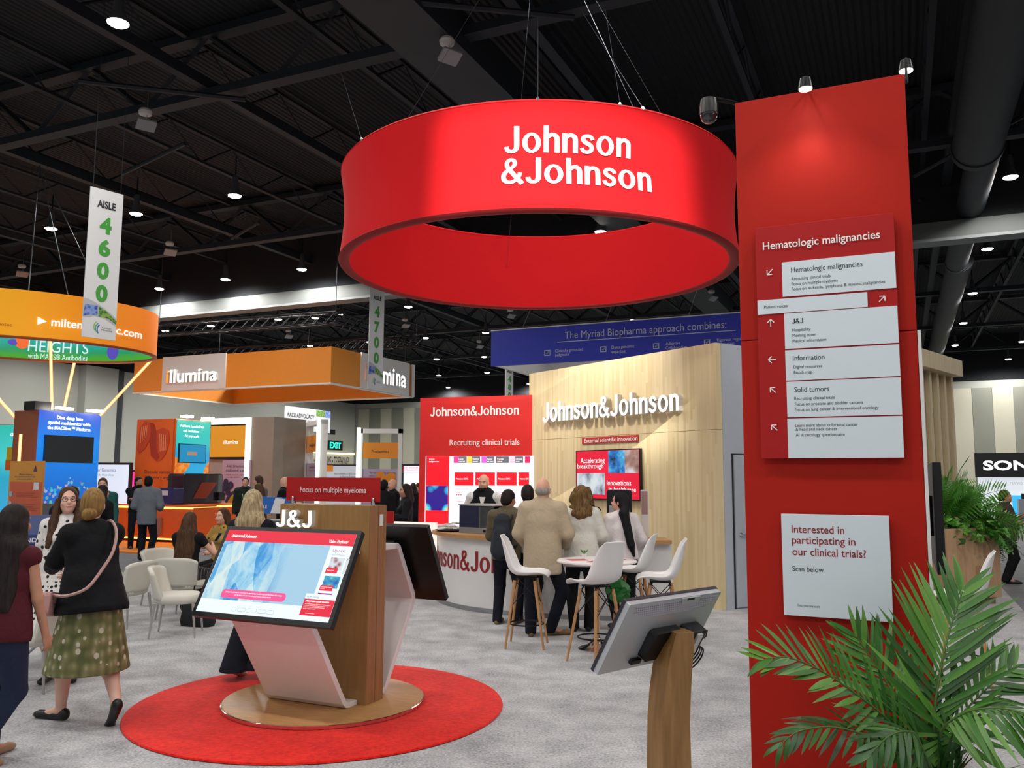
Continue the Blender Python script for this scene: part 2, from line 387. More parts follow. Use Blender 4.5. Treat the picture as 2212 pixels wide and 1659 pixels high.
def high_bay(p, lit=True, far=False):
    r = thing('high_bay_lamp', 'round high-bay lamp glowing white under the dark ceiling', 'lamp', p, 0, 'high-bay ceiling lamps')
    link('housing', hb_body, r); link('lens', hb_lens, r); link('stem', hb_stem, r)
    if lit:
        o = bpy.data.objects.new('lamp_light', hb_far if far else hb_light); COL.objects.link(o); o.parent = r; o.location = (0, 0, -.06)
for px, py in LAMPS:
    p = G(px, py, 9.0); high_bay(p, True, p[1] > 27)
for a, b in ((-37, 20), (-37, 30), (-37, 40), (-37, 50), (-30, 12), (-24, 31), (8, 30), (16, 38), (24, 36), (10, 50), (-6, 45)):
    p = E1*a+E2*b; high_bay((p[0], p[1], 9.0), True, True)  # extra lamps added to brighten the left wall and the far hall
for a, b in ((-9.5, 9.3), (-5.9, 9.3), (-2.3, 9.3), (1.3, 9.3), (-13.1, 2.2), (-9.5, 2.2), (-5.9, 2.2), (-2.3, 2.2), (1.3, 2.2), (4.9, 2.2), (-9.5, -4.9), (-2.3, -4.9), (4.9, -4.9), (4.9, 9.3), (9, 6), (12, 12), (14, 18)):
    p = E1*a+E2*b; v = np.array([p[0], p[1], 9.0])-CC; x_, y_ = 1106+FPX*(v@RT)/(v@FW), 829.5-FPX*(v@UP)/(v@FW)
    if v@FW < 1 or not (-60 < x_ < 2272 and y_ > -60): high_bay((p[0], p[1], 9.0))  # unseen lamps beyond the frame, added to light the booth and right side
# stage lamp that picks out the ring's logo, hung out of view above the aisle behind the camera
RING_C = np.array([.313, 10.27]); RING_R = 2.413; RING_Z0, RING_Z1 = 4.32, 5.39
# ------------------------------------------------------------------ antennas under the roof
m_ant = M('white antenna shell', '#c9cac8', .5)
m_ant_g = M('grey antenna panel', '#8e9195', .5)
an_p = MB().rbox(-.26, .26, -.02, .02, -.17, .17, .03).mesh('panel', m_ant_g)
an_d = MB().lathe([(.02, .0), (.17, .02), (.19, .08), (.15, .13), (.03, .15)], 18).mesh('dome', m_ant, True)
an_b = MB().tube([(0, 0, 0), (0, .1, .25), (0, .1, .7)], .012, 6).mesh('bracket', m_steel)
for px, py in ((972, 122), (316, 270), (368, 545), (48, 592), (660, 634), (877, 704), (1541, 645), (1037, 749), (624, 727), (1105, 683)):
    p = G(px, py, 8.75); r = thing('antenna', 'pale flat antenna panel with round dome hung under the dark roof', 'antenna', p, .35, 'antennas under the roof'); r.scale = (.7, .7, 1)
    link('panel', an_p, r, rot=(1.15, 0, .3)); link('dome', an_d, r, loc=(-.05, .1, .22)); link('bracket', an_b, r)
# ================================================================== shared booth materials
m_red = M('red fabric', '#c2191e', .8, var=.03, vscale=2, spec=.1)
m_red_paint = M('red painted panel', '#b02216', .55, var=.04, vscale=1.5, spec=.15)
m_red_sign = M('red sign print', '#ac1f1f', .5, var=.02, spec=.2)
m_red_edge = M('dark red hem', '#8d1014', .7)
m_print_white = M('white lettering', '#f4f2ee', .6, var=.01)
m_print_dark = M('dark grey lettering', '#26262b', .6, var=.02)
m_print_red = M('dark red lettering', '#93161c', .6, var=.02)
m_pale = M('pale blue-white sign board', '#dbe6ec', .45, var=.015)
m_white = M('white laminate', '#e6e4e2', .35, var=.02)
m_pinkish = M('white lacquer', '#ece4e4', .3, var=.02)
def wood_mat(name, a, b, grain=(40, 40, 3), rough=.45, plank=None):
    t = NT(name); co = t.co(scale=grain); n = t.noise(co, 1.0, 5, .6, .4); f = n
    if plank:
        x = t.sep(t.co())[0]; k = t.math('FLOOR', t.math('MULTIPLY', x, plank)); r = t.n('TexWhiteNoise', dict(noise_dimensions='1D'), W=k).outputs[0]
        z = t.sep(t.co())[2]; kk = t.math('FLOOR', t.math('ADD', t.math('MULTIPLY', z, .8), t.math('MULTIPLY', r, 7.0)))
        r2 = t.n('TexWhiteNoise', dict(noise_dimensions='2D'), Vector=t.n('CombineXYZ', X=k, Y=kk).outputs[0]).outputs[0]
        f = t.math('ADD', t.math('MULTIPLY', n, .55), t.math('MULTIPLY', r2, .45))
    t.base(t.ramp(f, [(.3, a), (.7, b)])).set(rough, 0, bump=n, bstr=.08, bdist=.003); return reg(t)
m_wood = wood_mat('kiosk oak', '#936d3c', '#a17a48')
m_wood_dark = wood_mat('kiosk oak side', '#8a5c34', '#a8744a')
m_wood_light = wood_mat('pale oak boards', '#dac594', '#e8d6ac', (30, 30, 1.5), .5, plank=22)
m_wood_top = wood_mat('counter top oak', '#a87847', '#c0925c', (6, 60, 60))
m_wood_leg = wood_mat('beech stool leg', '#b27d4e', '#c99a68', (60, 60, 6))
m_slat_shade = wood_mat('shaded slat gap', '#5c4424', '#725632', (50, 50, 2.5))  # oak darkened to stand in for the shade between the slats
m_wood_slat = wood_mat('pale slat oak', '#d6bf97', '#ead7b2', (50, 50, 2.5))
m_wood_planter = wood_mat('planter oak', '#a9805c', '#c39c78', (30, 30, 3), .5, plank=6)
# ================================================================== the big red ring
R = thing('ring_sign', 'huge red fabric ring sign hanging over the booth with white logo', 'hanging sign', (RING_C[0], RING_C[1], RING_Z0))
hh = RING_Z1-RING_Z0
def waist(z, n=11): return -.05*math.sin(math.pi*z/hh)
N = 128
def ring_band(r_off, inner=False):
    rs = []
    for i in range(13):
        z = hh*i/12; r = RING_R + (waist(z) if not inner else -.12-.4*waist(z)) + r_off
        rs.append([(r*math.cos(2*math.pi*j/N), r*math.sin(2*math.pi*j/N), z) for j in range(N)])
    return rs
MB().rings(ring_band(0), cap=False).build('outer_band', m_red, R, smooth='all')
MB().rings(ring_band(0, True)[::-1], cap=False).build('inner_band', m_red, R, smooth='all')
def hoop(r, z, t): return MB().rings([[(r+t*math.cos(a)) * np.array([math.cos(2*math.pi*j/N), math.sin(2*math.pi*j/N), 0]) + np.array([0, 0, z+t*.5*math.sin(a)]) for j in range(N)] for a in [2*math.pi*k/8 for k in range(9)]], cap=False)
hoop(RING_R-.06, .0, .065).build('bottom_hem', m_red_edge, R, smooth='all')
hoop(RING_R-.06, hh, .065).build('top_hem', m_red, R, smooth='all')
def ring_bend(az0):
    def f(p):
        a = az0 + p[0]/RING_R; z = p[2]; r = RING_R + waist(z)+.012 - p[1]
        return (r*math.sin(a), -r*math.cos(a), z)
    return f
def ring_px(px, py):      # angle and height on the ring's front
    d = ray(px, py); o = np.array([CC[0]-RING_C[0], CC[1]-RING_C[1]]); v = d[:2]
    A = v@v; B = 2*o@v; C_ = o@o-RING_R**2; t_ = (-B-math.sqrt(max(0, B*B-4*A*C_)))/(2*A)
    p = CC+d*t_; return math.atan2(p[0]-RING_C[0], -(p[1]-RING_C[1])), p[2]-RING_Z0
for s, pl, pr, cap in (('Johnson', (1088, 330), (1366, 338), 58), ('&Johnson', (1081, 400), (1411, 410), 58)):
    a0, z0 = ring_px(*pl); a1, z1 = ring_px(*pr); _, zt = ring_px(pl[0]+40, pl[1]-cap)
    letters('lettering', s, m_print_white, R, 0, (z0+z1)/2, zt-z0, (a1-a0)*RING_R, 0, .02, bend=ring_bend(a0))
# hanging wires
for px, py, px2, py2 in ((1162, 216, 1162, 0), (1392, 238, 1216, -40), (782, 292, 725, 120), (1340, 227, 1300, -30)):
    a, z = ring_px(px, py+6); b = np.array([RING_C[0]+RING_R*math.sin(a), RING_C[1]-RING_R*math.cos(a), RING_Z1])-np.array([*RING_C, RING_Z0])
    top = G(px2, py2, 9.6)-np.array([*RING_C, RING_Z0])
    MB().tube([b, top], .003, 5).build('wire', m_wire, R)
    MB().tube([b, b+(top-b)/np.linalg.norm(top-b)*.08], .016, 6).build('shackle', m_steel, R)
for ang in (0, 100, 215, 300):
    b = np.array([RING_R*.96*math.cos(math.radians(ang)), RING_R*.96*math.sin(math.radians(ang)), .6])
    MB().tube([b, (0, 0, 4.9)], .0025, 5).build('wire', m_wire, R)
# stage lamp on the ring's logo (hung above and behind the camera, out of view)
_a, _z = ring_px(1222, 338); _t = np.array([RING_C[0]+RING_R*math.sin(_a), RING_C[1]-RING_R*math.cos(_a), RING_Z0+_z]); _s = np.array([.2, -2.0, 8.4])
_ey = nrm_ = (_t-_s)/np.linalg.norm(_t-_s); _ex = np.cross(_ey, EZ); _ex = _ex/np.linalg.norm(_ex); _ez = np.cross(_ex, _ey)
SL = Frame('stage_lamp', 'black stage lamp with shutters hanging behind the viewer', 'lamp', _s, _ex, _ez).root
MB().tube([(0, -.3, 0), (0, .1, 0)], .12, 16).build('housing', m_black_metal, SL)
aw, ah, D_ = 2.5/2, 1.12/2, float(np.linalg.norm(_t-_s)); k_ = .38/D_
for x0, x1, z0, z1 in ((-.2, -aw*k_, -.2, .2), (aw*k_, .2, -.2, .2), (-aw*k_, aw*k_, ah*k_, .2), (-aw*k_, aw*k_, -.2, -ah*k_)): MB().box(x0, x1, .5, .503, z0, z1).build('shutter', m_black_metal, SL)
for z in (.15, -.15): MB().tube([(0, .1, z*.75), (0, .5, z)], .008, 6).build('shutter_arm', m_black_metal, SL)
MB().tube([(0, -.1, .1), (0, -.4, 1.2)], .02, 8).build('hanger', m_black_metal, SL)
spot('logo_spot', _s+_ey*.12, _t, 11500, 24, .15, (1, .95, .9), .007)

# ================================================================== the red sign pillar
PA = atY(1608, 1034, 5.2)[:2]; PB = PA + .985*E1[:2]
PL = Frame('sign_pillar', 'tall red freestanding sign pillar listing booth areas with arrows', 'sign pillar', (PA[0], PA[1], 0), E1)
PW = .985
zt = PL.uz(1775, 190)[1]
zsplit = PL.uz(1607, 736)[1]
MB().box(0, PW, 0, .07, 0, zsplit-.002).build('lower_panel', m_red_paint, PL.root, bevel=.004)
MB().box(0, PW, .0, .07, zsplit+.002, zt).build('upper_panel', m_red_paint, PL.root, bevel=.004)
MB().box(PW+.002, PW+.02, -.004, .35, 0, zsplit).build('edge_trim', m_white, PL.root)
MB().box(.06, PW, .07, .34, 0, zsplit).build('core', M('grey pillar core', '#8a8d90', .6), PL.root)
MB().box(.3, PW-.1, .07, .2, zsplit, zt-.03).build('back_brace', m_steel_dark, PL.root)
# directory board
def pbox(F, tl, br, y0, y1): u0, z1 = F.uz(*tl, y0); u1, z0 = F.uz(*br, y0); return u0, u1, z0, z1
bu0, bz1 = PL.uz(1631, 491, -.05); bu1, bz0 = PL.uz(1955, 990, -.05)
bz1 = (PL.uz(1631, 491, -.05)[1]+PL.uz(1929, 461, -.05)[1])/2; bz0 = (PL.uz(1643, 990, -.05)[1]+PL.uz(1955, 990, -.05)[1])/2
board = MB().box(bu0, bu1, -.05, -.02, bz0, bz1).build('directory_board', m_red_sign, PL.root, bevel=.002)
MB().box(bu0+.1, bu1-.1, -.02, 0, bz0+.2, bz1-.2).build('standoff', m_black, board)
yb = -.052
def zof(px, py): return PL.uz(px, py, yb)[1]
def strip(x0, x1, zt_, zb_): return MB().box(x0, x1, yb-.004, yb+.002, zb_, zt_).build('panel_strip', m_pale, board)
def L_(s, x, y, x2, y2, cap, m=m_print_dark, b=.0): return ptext(PL, s, m, (x, y), (x2, y2), cap, yb-.0052, board, bold=b)
su = PL.uz(1690, 605, yb)[0]
s1 = (zof(1690, 566)+zof(1934, 545))/2; s1b = (zof(1692, 641)+zof(1937, 622))/2
strip(su, bu1-.004, s1, s1b)
s2 = (zof(1636, 650)+zof(1874, 631))/2; s2b = (zof(1637, 680)+zof(1875, 663))/2
strip(bu0+.003, PL.uz(1874, 647, yb)[0], s2, s2b)
for yl, yr, ybl, ybr, xl, xr in ((678, 660, 753, 741, 1695, 1939), (757, 744, 822, 813, 1697, 1942), (824, 816, 902, 895, 1700, 1946), (905, 898, 990, 990, 1702, 1950)):
    strip(PL.uz(xl, (yl+ybl)/2, yb)[0], bu1-.004, (zof(xl, yl)+zof(xr, yr))/2, max((zof(xl+2, ybl)+zof(xr+5, ybr))/2, bz0+.002))
L_('Hematologic malignancies', 1648, 539, 1901, 515, 16, m_print_white, .012)
L_('Hematologic malignancies', 1709, 589, 1863, 575, 11)
for s, x, y, x2, y2 in (('Recruiting clinical trials', 1710, 606, 1794, 598), ('Focus on multiple myeloma', 1710, 617, 1810, 608), ('Focus on leukemia, lymphoma & myeloid malignancies', 1710, 628, 1912, 611)): L_(s, x, y, x2, y2, 6.5)
L_('Patient voices', 1651, 667, 1701, 663, 6.5)
L_('J&J', 1711, 699, 1735, 698, 11)
for s, x, y, x2, y2 in (('Hospitality', 1711, 716, 1751, 714), ('Meeting room', 1712, 728, 1763, 725), ('Medical information', 1712, 740, 1785, 736)): L_(s, x, y, x2, y2, 6.5)
L_('Information', 1713, 779, 1781, 776, 11)
for s, x, y, x2, y2 in (('Digital resources', 1714, 796, 1776, 793), ('Booth map', 1715, 808, 1755, 806)): L_(s, x, y, x2, y2, 6.5)
L_('Solid tumors', 1716, 847, 1791, 845, 11)
for s, x, y, x2, y2 in (('Recruiting clinical trials', 1716, 864, 1803, 861), ('Focus on prostate and bladder cancers', 1717, 876, 1864, 872), ('Focus on lung cancer & interventional oncology', 1717, 888, 1898, 883)): L_(s, x, y, x2, y2, 6.5)
for s, x, y, x2, y2 in (('Learn more about colorectal cancer', 1718, 922, 1853, 920), ('& head and neck cancer', 1719, 931, 1809, 929), ('AI in oncology questionnaire', 1719, 943, 1825, 941)): L_(s, x, y, x2, y2, 6.5)
def arrow(u, z, ang, size=.045, th=.0055):
    mb = MB(); c, s = math.cos(math.radians(ang)), math.sin(math.radians(ang))
    def seg(p, q):
        p, q = np.array(p), np.array(q); d_ = (q-p)/np.linalg.norm(q-p); n_ = np.array([-d_[1], d_[0]])*th/2
        pts = [p-n_, q-n_, q+n_, p+n_]
        mb.add([(u+(c*a-s*b), yb-.004, z+(s*a+c*b)) for a, b in pts], [(0, 1, 2, 3)])
    seg((-size/2, 0), (size/2, 0)); seg((size/2, 0), (size*.05, size*.45)); seg((size/2, 0), (size*.05, -size*.45))
    mb.build('arrow', m_print_white, board)
for px, py, ang in ((1663, 588, 225), (1905, 646, 45), (1665, 698, 90), (1668, 777, 180), (1670, 843, 135), (1673, 924, 135)):
    u, z = PL.uz(px, py, yb); arrow(u, z, ang)
# clinical-trials board (the square code printed on it is left out)
cu0, cz1 = PL.uz(1687, 1109, -.045); cu1, cz0 = PL.uz(1930, 1346, -.045)
cz1 = (cz1+PL.uz(1920, 1115, -.045)[1])/2; cz0 = (cz0+PL.uz(1693, 1327, -.045)[1])/2
b2 = MB().box(cu0, cu1, -.045, -.02, cz0, cz1).build('trial_board', m_pale, PL.root, bevel=.002)
MB().box(cu0+.08, cu1-.08, -.02, 0, cz0+.1, cz1-.1).build('standoff', m_black, b2)
for s, x, y, x2, y2 in (('Interested in', 1710, 1151, 1824, 1153), ('participating in', 1711, 1174, 1848, 1178), ('our clinical trials?', 1712, 1200, 1871, 1204)): ptext(PL, s, m_print_red, (x, y), (x2, y2), 16, -.0462, b2, bold=.008)
ptext(PL, 'Scan below', m_print_dark, (1712, 1234), (1779, 1236), 11, -.0462, b2, bold=.0)
ptext(PL, 'Data rates may apply', m_print_dark, (1723, 1310), (1771, 1312), 4.5, -.0462, b2, bold=.0)
# lamps and the small camera on top of the pillar
def arm_lamp(u, y, dz, label, lit):
    r = Frame('arm_lamp', label, 'lamp', PL.W(u, .05, zt), E1).root
    MB().tube([(0, .02, -.03), (0, .02, .02), (0, y*.5, dz+.07), (0, y-.03, dz+.06)], .009, 8).build('arm', m_black_metal, r, smooth=True)
    MB().lathe([(.012, dz+.075), (.03, dz+.065), (.04, dz+.015), (.042, dz)], 16, (0, y-.05)).build('shade', m_black_metal, r, smooth=True)
    MB().lathe([(.038, dz+.004), (.038, dz-.004), (.02, dz-.012)], 16, (0, y-.05)).build('lens', m_lens, r)
    if lit:
        s_ = spot('lamp_light', (0, 0, 0), (0, 0, -1), 11, 130, .8, (1, .93, .85), .06); s_.parent = r; s_.location = (0, y-.05, dz-.03); s_.rotation_euler = (math.radians(-8), 0, 0)
_u, _z = PL.uz(1740, 192, -.2); arm_lamp(_u, -.2, _z-zt, 'small lit lamp on a bent arm above the middle of the red pillar', True)
_u, _z = PL.uz(1957, 153, .12); arm_lamp(_u, .12, _z-zt, 'small lit lamp on a bent arm at the right top corner of the red pillar', False)
DC = Frame('dome_camera', 'dark dome camera on an arm at the left top of the red pillar', 'camera', PL.W(.0, .03, zt), E1).root
MB().tube([(.04, .05, .0), (-.02, .02, .03), (-.12, -.02, .055), (-.16, -.04, .05)], .014, 8).build('arm', m_black_metal, DC, smooth=True)
MB().lathe([(.02, .06), (.05, .05), (.058, 0), (.058, -.05)], 18, (-.165, -.04)).build('housing', m_black, DC, smooth=True)
MB().lathe([(.055, -.05), (.05, -.085), (.03, -.105), (.005, -.112)], 18, (-.165, -.04)).build('dome', M('dark dome glass', '#18181c', .08, coat=1.0), DC, smooth=True)
# monitor fixed behind the pillar, seen edge-on
MF = Frame('wall_monitor', 'black monitor seen edge-on fixed to the right side of the red pillar', 'monitor', PL.W(PW+.02, .2, 0), E2)
mz1 = 1.86; mz0 = 1.22
MB().box(-.02, 1.05, -.075, -.03, mz0, mz1).build('casing', m_black, MF.root, bevel=.004)
MB().box(.3, .6, -.03, 0, mz0+.2, mz1-.2).build('bracket', m_black_metal, MF.root)
MB().rect(.0, 1.03, mz0+.02, mz1-.02, -.0765).build('screen', M('switched-off screen', '#08080a', .12, coat=.5), MF.root)

# ================================================================== the kiosk
KC = np.array([-1.449, 6.855, 0])
rug = tag(MB().lathe([(1.40, 0), (1.416, .006), (1.41, .016), (1.395, .02)], 96).build('rug', m_rug, loc=(-1.475, 6.83, 0), smooth=True), 'large round red rug under the screen kiosk', 'rug')
KR = thing('touchscreen_kiosk', 'oak kiosk with white bent side shells and tilted touchscreen on red rug', 'kiosk', (KC[0], KC[1], .02), HALL)
MB().lathe([(.765, 0), (.765, .03), (.757, .034)], 96).build('base_disc', m_wood_top, KR, smooth=True)
MB().lathe([(.768, .002), (.772, .004), (.772, .026), (.767, .028)], 96, cap=False).build('base_trim', m_chrome, KR, smooth=True)
c0, c1 = .0375-.117, .0375+.117; kz = 1.52
MB().box(-.4325, .4325, c0, c1, .034, kz).build('column', m_wood, KR, bevel=.003)
MB().box(.4325, .4355, c0+.004, c1-.004, .034, kz-.004).build('side_panel', m_wood_dark, KR)
MB().box(.4355, .4365, .0375-.001, .0375+.001, .034, kz).build('seam', m_print_dark, KR)
def shell(sgn):
    prof = [(.125, 1.20), (.42, 1.20), (.455, 1.18), (.705, .76), (.712, .72), (.70, .68), (.30, .075), (.26, .04), (.22, .034), (.12, .034)]
    inner = [(.12, .07), (.21, .07), (.255, .085), (.645, .69), (.655, .72), (.65, .745), (.415, 1.15), (.40, 1.155), (.125, 1.155)]
    pts = [(.0375+sgn*o, z) for o, z in prof+inner]
    return MB().prismx(pts if sgn < 0 else pts[::-1], -.36, .36).build('shell', m_pinkish, KR, bevel=.004)
shell(-1); shell(1)
# header board on two chrome clips
hd = MB().box(-.44, .46, .0, .02, 1.545, 1.735).build('header_board', m_red_sign, KR)
KF = Frame('x', None, None, (KC[0], KC[1], .02), E1, root=KR)
ptext(KF, 'Focus on multiple myeloma', M('pink-white lettering', '#efd3d2', .6), (648, 1064), (791, 1064), 12, -.003, hd, bold=.008)
for u in (-.365, .415): MB().lathe([(.011, 1.52), (.011, 1.575), (.008, 1.58)], 12, (u, -.008)).build('clip', m_chrome, KR, smooth=True)
# glowing letters on the column
m_glow_letter = glow('glowing white letter', '#ffffff', 1.5)
m_letter_side = M('letter return', '#d8d4cc', .5)
raised_letters(KF, 'J&J', m_glow_letter, (604, 1138), (681, 1138), 36, c0-.02, .05, .03, 'glowing_letter', side=m_letter_side)
MB().box(.437, .44, .05, .1, 1.36, 1.45).build('code_plate', m_white, KR)
def tilted_screen(parent, sgn):
    """frame of the 55-inch display lying on the sloping shell"""
    tl = math.radians(28.86); w, h = 1.25, .719
    ex = np.array([1., 0, 0])*(1 if sgn < 0 else -1)
    vtop = -.445 if sgn < 0 else .0375*2+.445
    o = bpy.data.objects.new('display', None); COL.objects.link(o); o.parent = parent
    ez = np.array([0, -sgn*-1*math.sin(tl)*-1, math.cos(tl)])
    ez = np.array([0, math.sin(tl)*(1 if sgn < 0 else -1), math.cos(tl)]); ey = np.cross(ez, ex)
    O = np.array([-.009, vtop, 1.374-.02]) - ez*h
    m = Matrix.Identity(4)
    for i in range(3): m[i][0], m[i][1], m[i][2], m[i][3] = ex[i], ey[i], ez[i], O[i]
    o.matrix_local = m; return o, w, h
for sgn in (-1, 1):
    D, w, h = tilted_screen(KR, sgn)
    MB().rbox(-w/2, w/2, 0, .045, 0, h, .006).build('casing', m_black, D)
    MB().box(-.3, .3, .045, .09, .12, h-.12).build('rear_cover', m_black_metal, D, bevel=.01)
    if sgn < 0: KD = D
    else: MB().rect(-w/2+.03, w/2-.03, .03, h-.03, -.001).build('screen', glow('far screen white', '#dfeaf2', 1.0), D)
KDF = Frame('x', None, None, (0, 0, 0), (1, 0, 0), root=KD)          # planar pixel measuring for the front display
bpy.context.view_layer.update()
mw = np.array(KD.matrix_world); KDF.O = mw[:3, 3]; KDF.ex = mw[:3, 0]; KDF.ey = mw[:3, 1]; KDF.ez = mw[:3, 2]
def image_mat(name, fn, strength=1.0):
    t = NT(name); c = fn(t); t.base((.02, .02, .02)).set(.25, 0, c, strength); return reg(t)
def lab_blue(t):
    co = t.co(scale=(1, 1, 1), rot=(0, .35, 0)); v = t.n('TexVoronoi', dict(feature='F1'), Vector=t.co(scale=(9, 1, 3.5), rot=(0, .42, 0)), Scale=1.0).outputs[1]
    g = t.n('RGBToBW', Color=v).outputs[0]; n = t.noise(t.co(scale=(7, 1, 4)), 1.6, 4, .6, .6)
    x = t.sep(t.co())[0]; fade = t.math('MULTIPLY', t.math('ADD', x, .12), 5.0); fade.node.use_clamp = True
    a = t.ramp(t.math('ADD', t.math('MULTIPLY', g, .55), t.math('MULTIPLY', n, .55)), [(.25, '#1a5fa8'), (.42, '#3f9fe0'), (.58, '#9fd6f0'), (.75, '#dff0ee')])
    return t.mix(fade, a, '#a9d3ec')
m_scr_white = glow('screen white', '#dcebf3', .95)
m_scr_red = glow('screen red', '#d31434', .95)
m_scr_pink = glow('screen pink', '#e8508e', .9)
m_scr_text = glow('screen text', '#ffffff', 1.0)
m_scr_grey = glow('screen grey text', '#7d95a5', .7)
m_scr_dark = glow('screen dark red text', '#a0465c', .8)
m_scr_img = image_mat('lab photograph on screen', lab_blue, .95)
def scr(name, mat, tl, br, y=-.0012, parent=KD):
    u0, z1 = KDF.uz(*tl, y); u1, z0 = KDF.uz(*br, y); return MB().rect(u0, u1, z0, z1, y).build(name, mat, parent)
W2, H2 = .625-.032, .719
face = MB().rect(-W2, W2, .035, H2-.03, -.001).build('screen', m_scr_white, KD)
MB().rect(-W2, W2, H2-.125, H2-.03, -.002).build('header_bar', m_scr_red, face)
MB().rect(-W2+.004, .40, .135, H2-.125, -.002).build('video', m_scr_img, face)
letters('lettering', 'Johnson&Johnson', m_scr_text, face, -W2+.05, H2-.092, .026, .24, -.003, .02)
letters('lettering', 'Video Explorer', m_scr_text, face, W2-.22, H2-.105, .024, .17, -.003, .01)
letters('lettering', 'Up next', m_scr_dark, face, .435, .545, .026, .11, -.003, .0)
letters('lettering', 'Recommendations', m_scr_grey, face, .435, .52, .010, .11, -.003, .0)
m_th1 = image_mat('portrait thumbnail', lambda t: t.ramp(t.n('TexVoronoi', Vector=t.co(scale=(1, 1, 1)), Scale=22).outputs[0], [(.1, '#3b2a35'), (.35, '#c9a6b0'), (.6, '#e4edf0')]), .9)
m_th2 = image_mat('green-blue thumbnail', lambda t: t.ramp(t.noise(t.co(), 14, 3), [(.3, '#0f63c8'), (.48, '#3fb7c9'), (.6, '#c8d6ee'), (.72, '#2aa57a')]), .9)
m_th3 = image_mat('violet thumbnail', lambda t: t.ramp(t.noise(t.co(), 18, 2), [(.4, '#3a2bb5'), (.6, '#c04a90')]), .9)
MB().rect(.44, .56, .41, .505, -.002).build('thumbnail', m_th1, face)
tb = MB().rect(.43, .53, .385, .425, -.003).build('caption', m_scr_red, face); letters('lettering', 'Patient stories', m_scr_text, face, .44, .402, .009, .06, -.004)
MB().rect(.575, .60, .385, .50, -.002).build('thumbnail', m_th1, face)
MB().rect(.44, .575, .275, .365, -.002).build('thumbnail', m_th2, face)
MB().rect(.43, .54, .255, .295, -.003).build('caption', m_scr_red, face); letters('lettering', 'Antibody-drug conjugates\nanimation', m_scr_text, face, .435, .278, .008, .095, -.004, lead=.9)
MB().rect(.43, .55, .222, .238, -.002).build('thumbnail', m_th3, face)
MB().rect(.335, W2, .19, .228, -.0025).build('now_bar', m_scr_white, face); letters('lettering', 'Now playing', m_scr_grey, face, .35, .2, .014, .10, -.004)
MB().rect(.335, W2, .07, .19, -.003).build('now_card', m_scr_red, face)
letters('lettering', 'HK2 prostate cancer animation', m_scr_text, face, .35, .168, .013, .2, -.004, .02)
letters('lettering', 'This video introduces kallikrein-related peptidase 2\nand shows how targeted research aims to treat\nprostate cancer with bispecific antibodies\nmoving science forward', m_scr_text, face, .35, .15, .007, .22, -.004, lead=1.1)
MB().rect(.38, .46, .085, .087, -.004).build('progress_line', m_scr_text, face)
MB().rbox(-.42, .17, -.0035, -.003, .15, .215, .03, 5).build('caption_pill', m_scr_pink, face)
letters('lettering', 'Johnson & Johnson is committed to developing transformational therapies with unique\nmechanisms of action for prostate cancer patient needs', m_scr_text, face, -.125, .19, .0115, .52, -.0045, align='CENTER', lead=1.15)
for u0, u1 in ((-.27, -.225), (-.215, -.14), (-.13, -.04), (-.03, .045), (.055, .115)):
    p = MB().rbox(u0, u1, -.003, -.0025, .055, .085, .014, 4).build('menu_button', m_scr_grey, face)
    MB().rbox(u0+.002, u1-.002, -.0035, -.003, .057, .083, .0125, 4).build('button_face', m_scr_white, p)
# ================================================================== monitor on the curved oak post (foreground)
MS = thing('monitor_stand', 'curved oak stand holding a tilted silver monitor seen from behind', 'monitor stand', (0, 0, 0))
TL = atY(1357, 1303, 3.40)
ha = math.radians(42); hx = np.array([math.cos(ha), math.sin(ha), 0]); fwdv = np.array([-math.sin(ha), math.cos(ha), 0])
tilt = math.radians(31)
dn = np.array([0, 0, -1])*math.cos(tilt) + fwdv*math.sin(tilt)
mwid, mhei = .615, .345
def mon_obj():
    o = bpy.data.objects.new('monitor', None); COL.objects.link(o); o.parent = MS
    ex, ez = hx, -dn; ey = np.cross(ez, ex); O = TL + dn*mhei
    m = Matrix.Identity(4)
    for i in range(3): m[i][0], m[i][1], m[i][2], m[i][3] = ex[i], ey[i], ez[i], O[i]
    o.matrix_local = m; return o
MO = mon_obj()       # local: x right, z up the panel, -y = the back that faces the camera
t = NT('silver monitor back'); co = t.co()
t.base(t.mix(t.noise(co, 300, 2), '#bfc2c8', '#cfd2d6')).set(.34, .5); m_silver = reg(t)
MB().rbox(0, mwid, -.012, .018, 0, mhei, .006).build('casing', m_silver, MO)
MB().rbox(-.003, mwid+.003, .012, .026, -.003, mhei+.003, .006).build('bezel', M('dark bezel', '#2b2630', .4), MO)
MB().rect(.006, mwid-.006, .012, mhei-.006, .0265).build('screen', glow('bright white screen', '#eef4f8', 1.2), MO)
vent = MB(); holes = MB()
pts = [(.03, mhei-.012), (mwid-.015, mhei-.012), (mwid-.03, mhei-.05), (mwid*.72, mhei-.075), (mwid*.3, mhei-.078), (.09, mhei-.06)]
MB().prism(pts[::-1], -.0135, -.012).build('vent_panel', M('vent panel', '#c0bcc8', .45, .3), MO)
for j in range(5):
    for i in range(44):
        x = .05+i*.0125+(j % 2)*.006; z = mhei-.022-j*.011
        lim = .018 if z > mhei-.05 else (.045+(mhei-.05-z)*2.2)
        if x < lim+.02 or x > mwid-.02-lim*.6 or abs(x-.395) < .055 and j < 3: continue
        rr = .0028-.0003*j
        holes.add([(x+rr*math.cos(k*math.pi/3), -.0139, z+rr*math.sin(k*math.pi/3)) for k in range(6)], [tuple(range(6))])
tag(holes.build('vent_holes', m_black, MO), kind='stuff')
MB().prism([(.33, mhei-.002), (.46, mhei-.002), (.46, mhei-.032), (.345, mhei-.032)][::-1], -.018, -.012).build('camera_clip', m_silver, MO)
MB().box(.37, .42, -.0185, -.017, mhei-.014, mhei-.004).build('camera_slot', m_print_dark, MO)
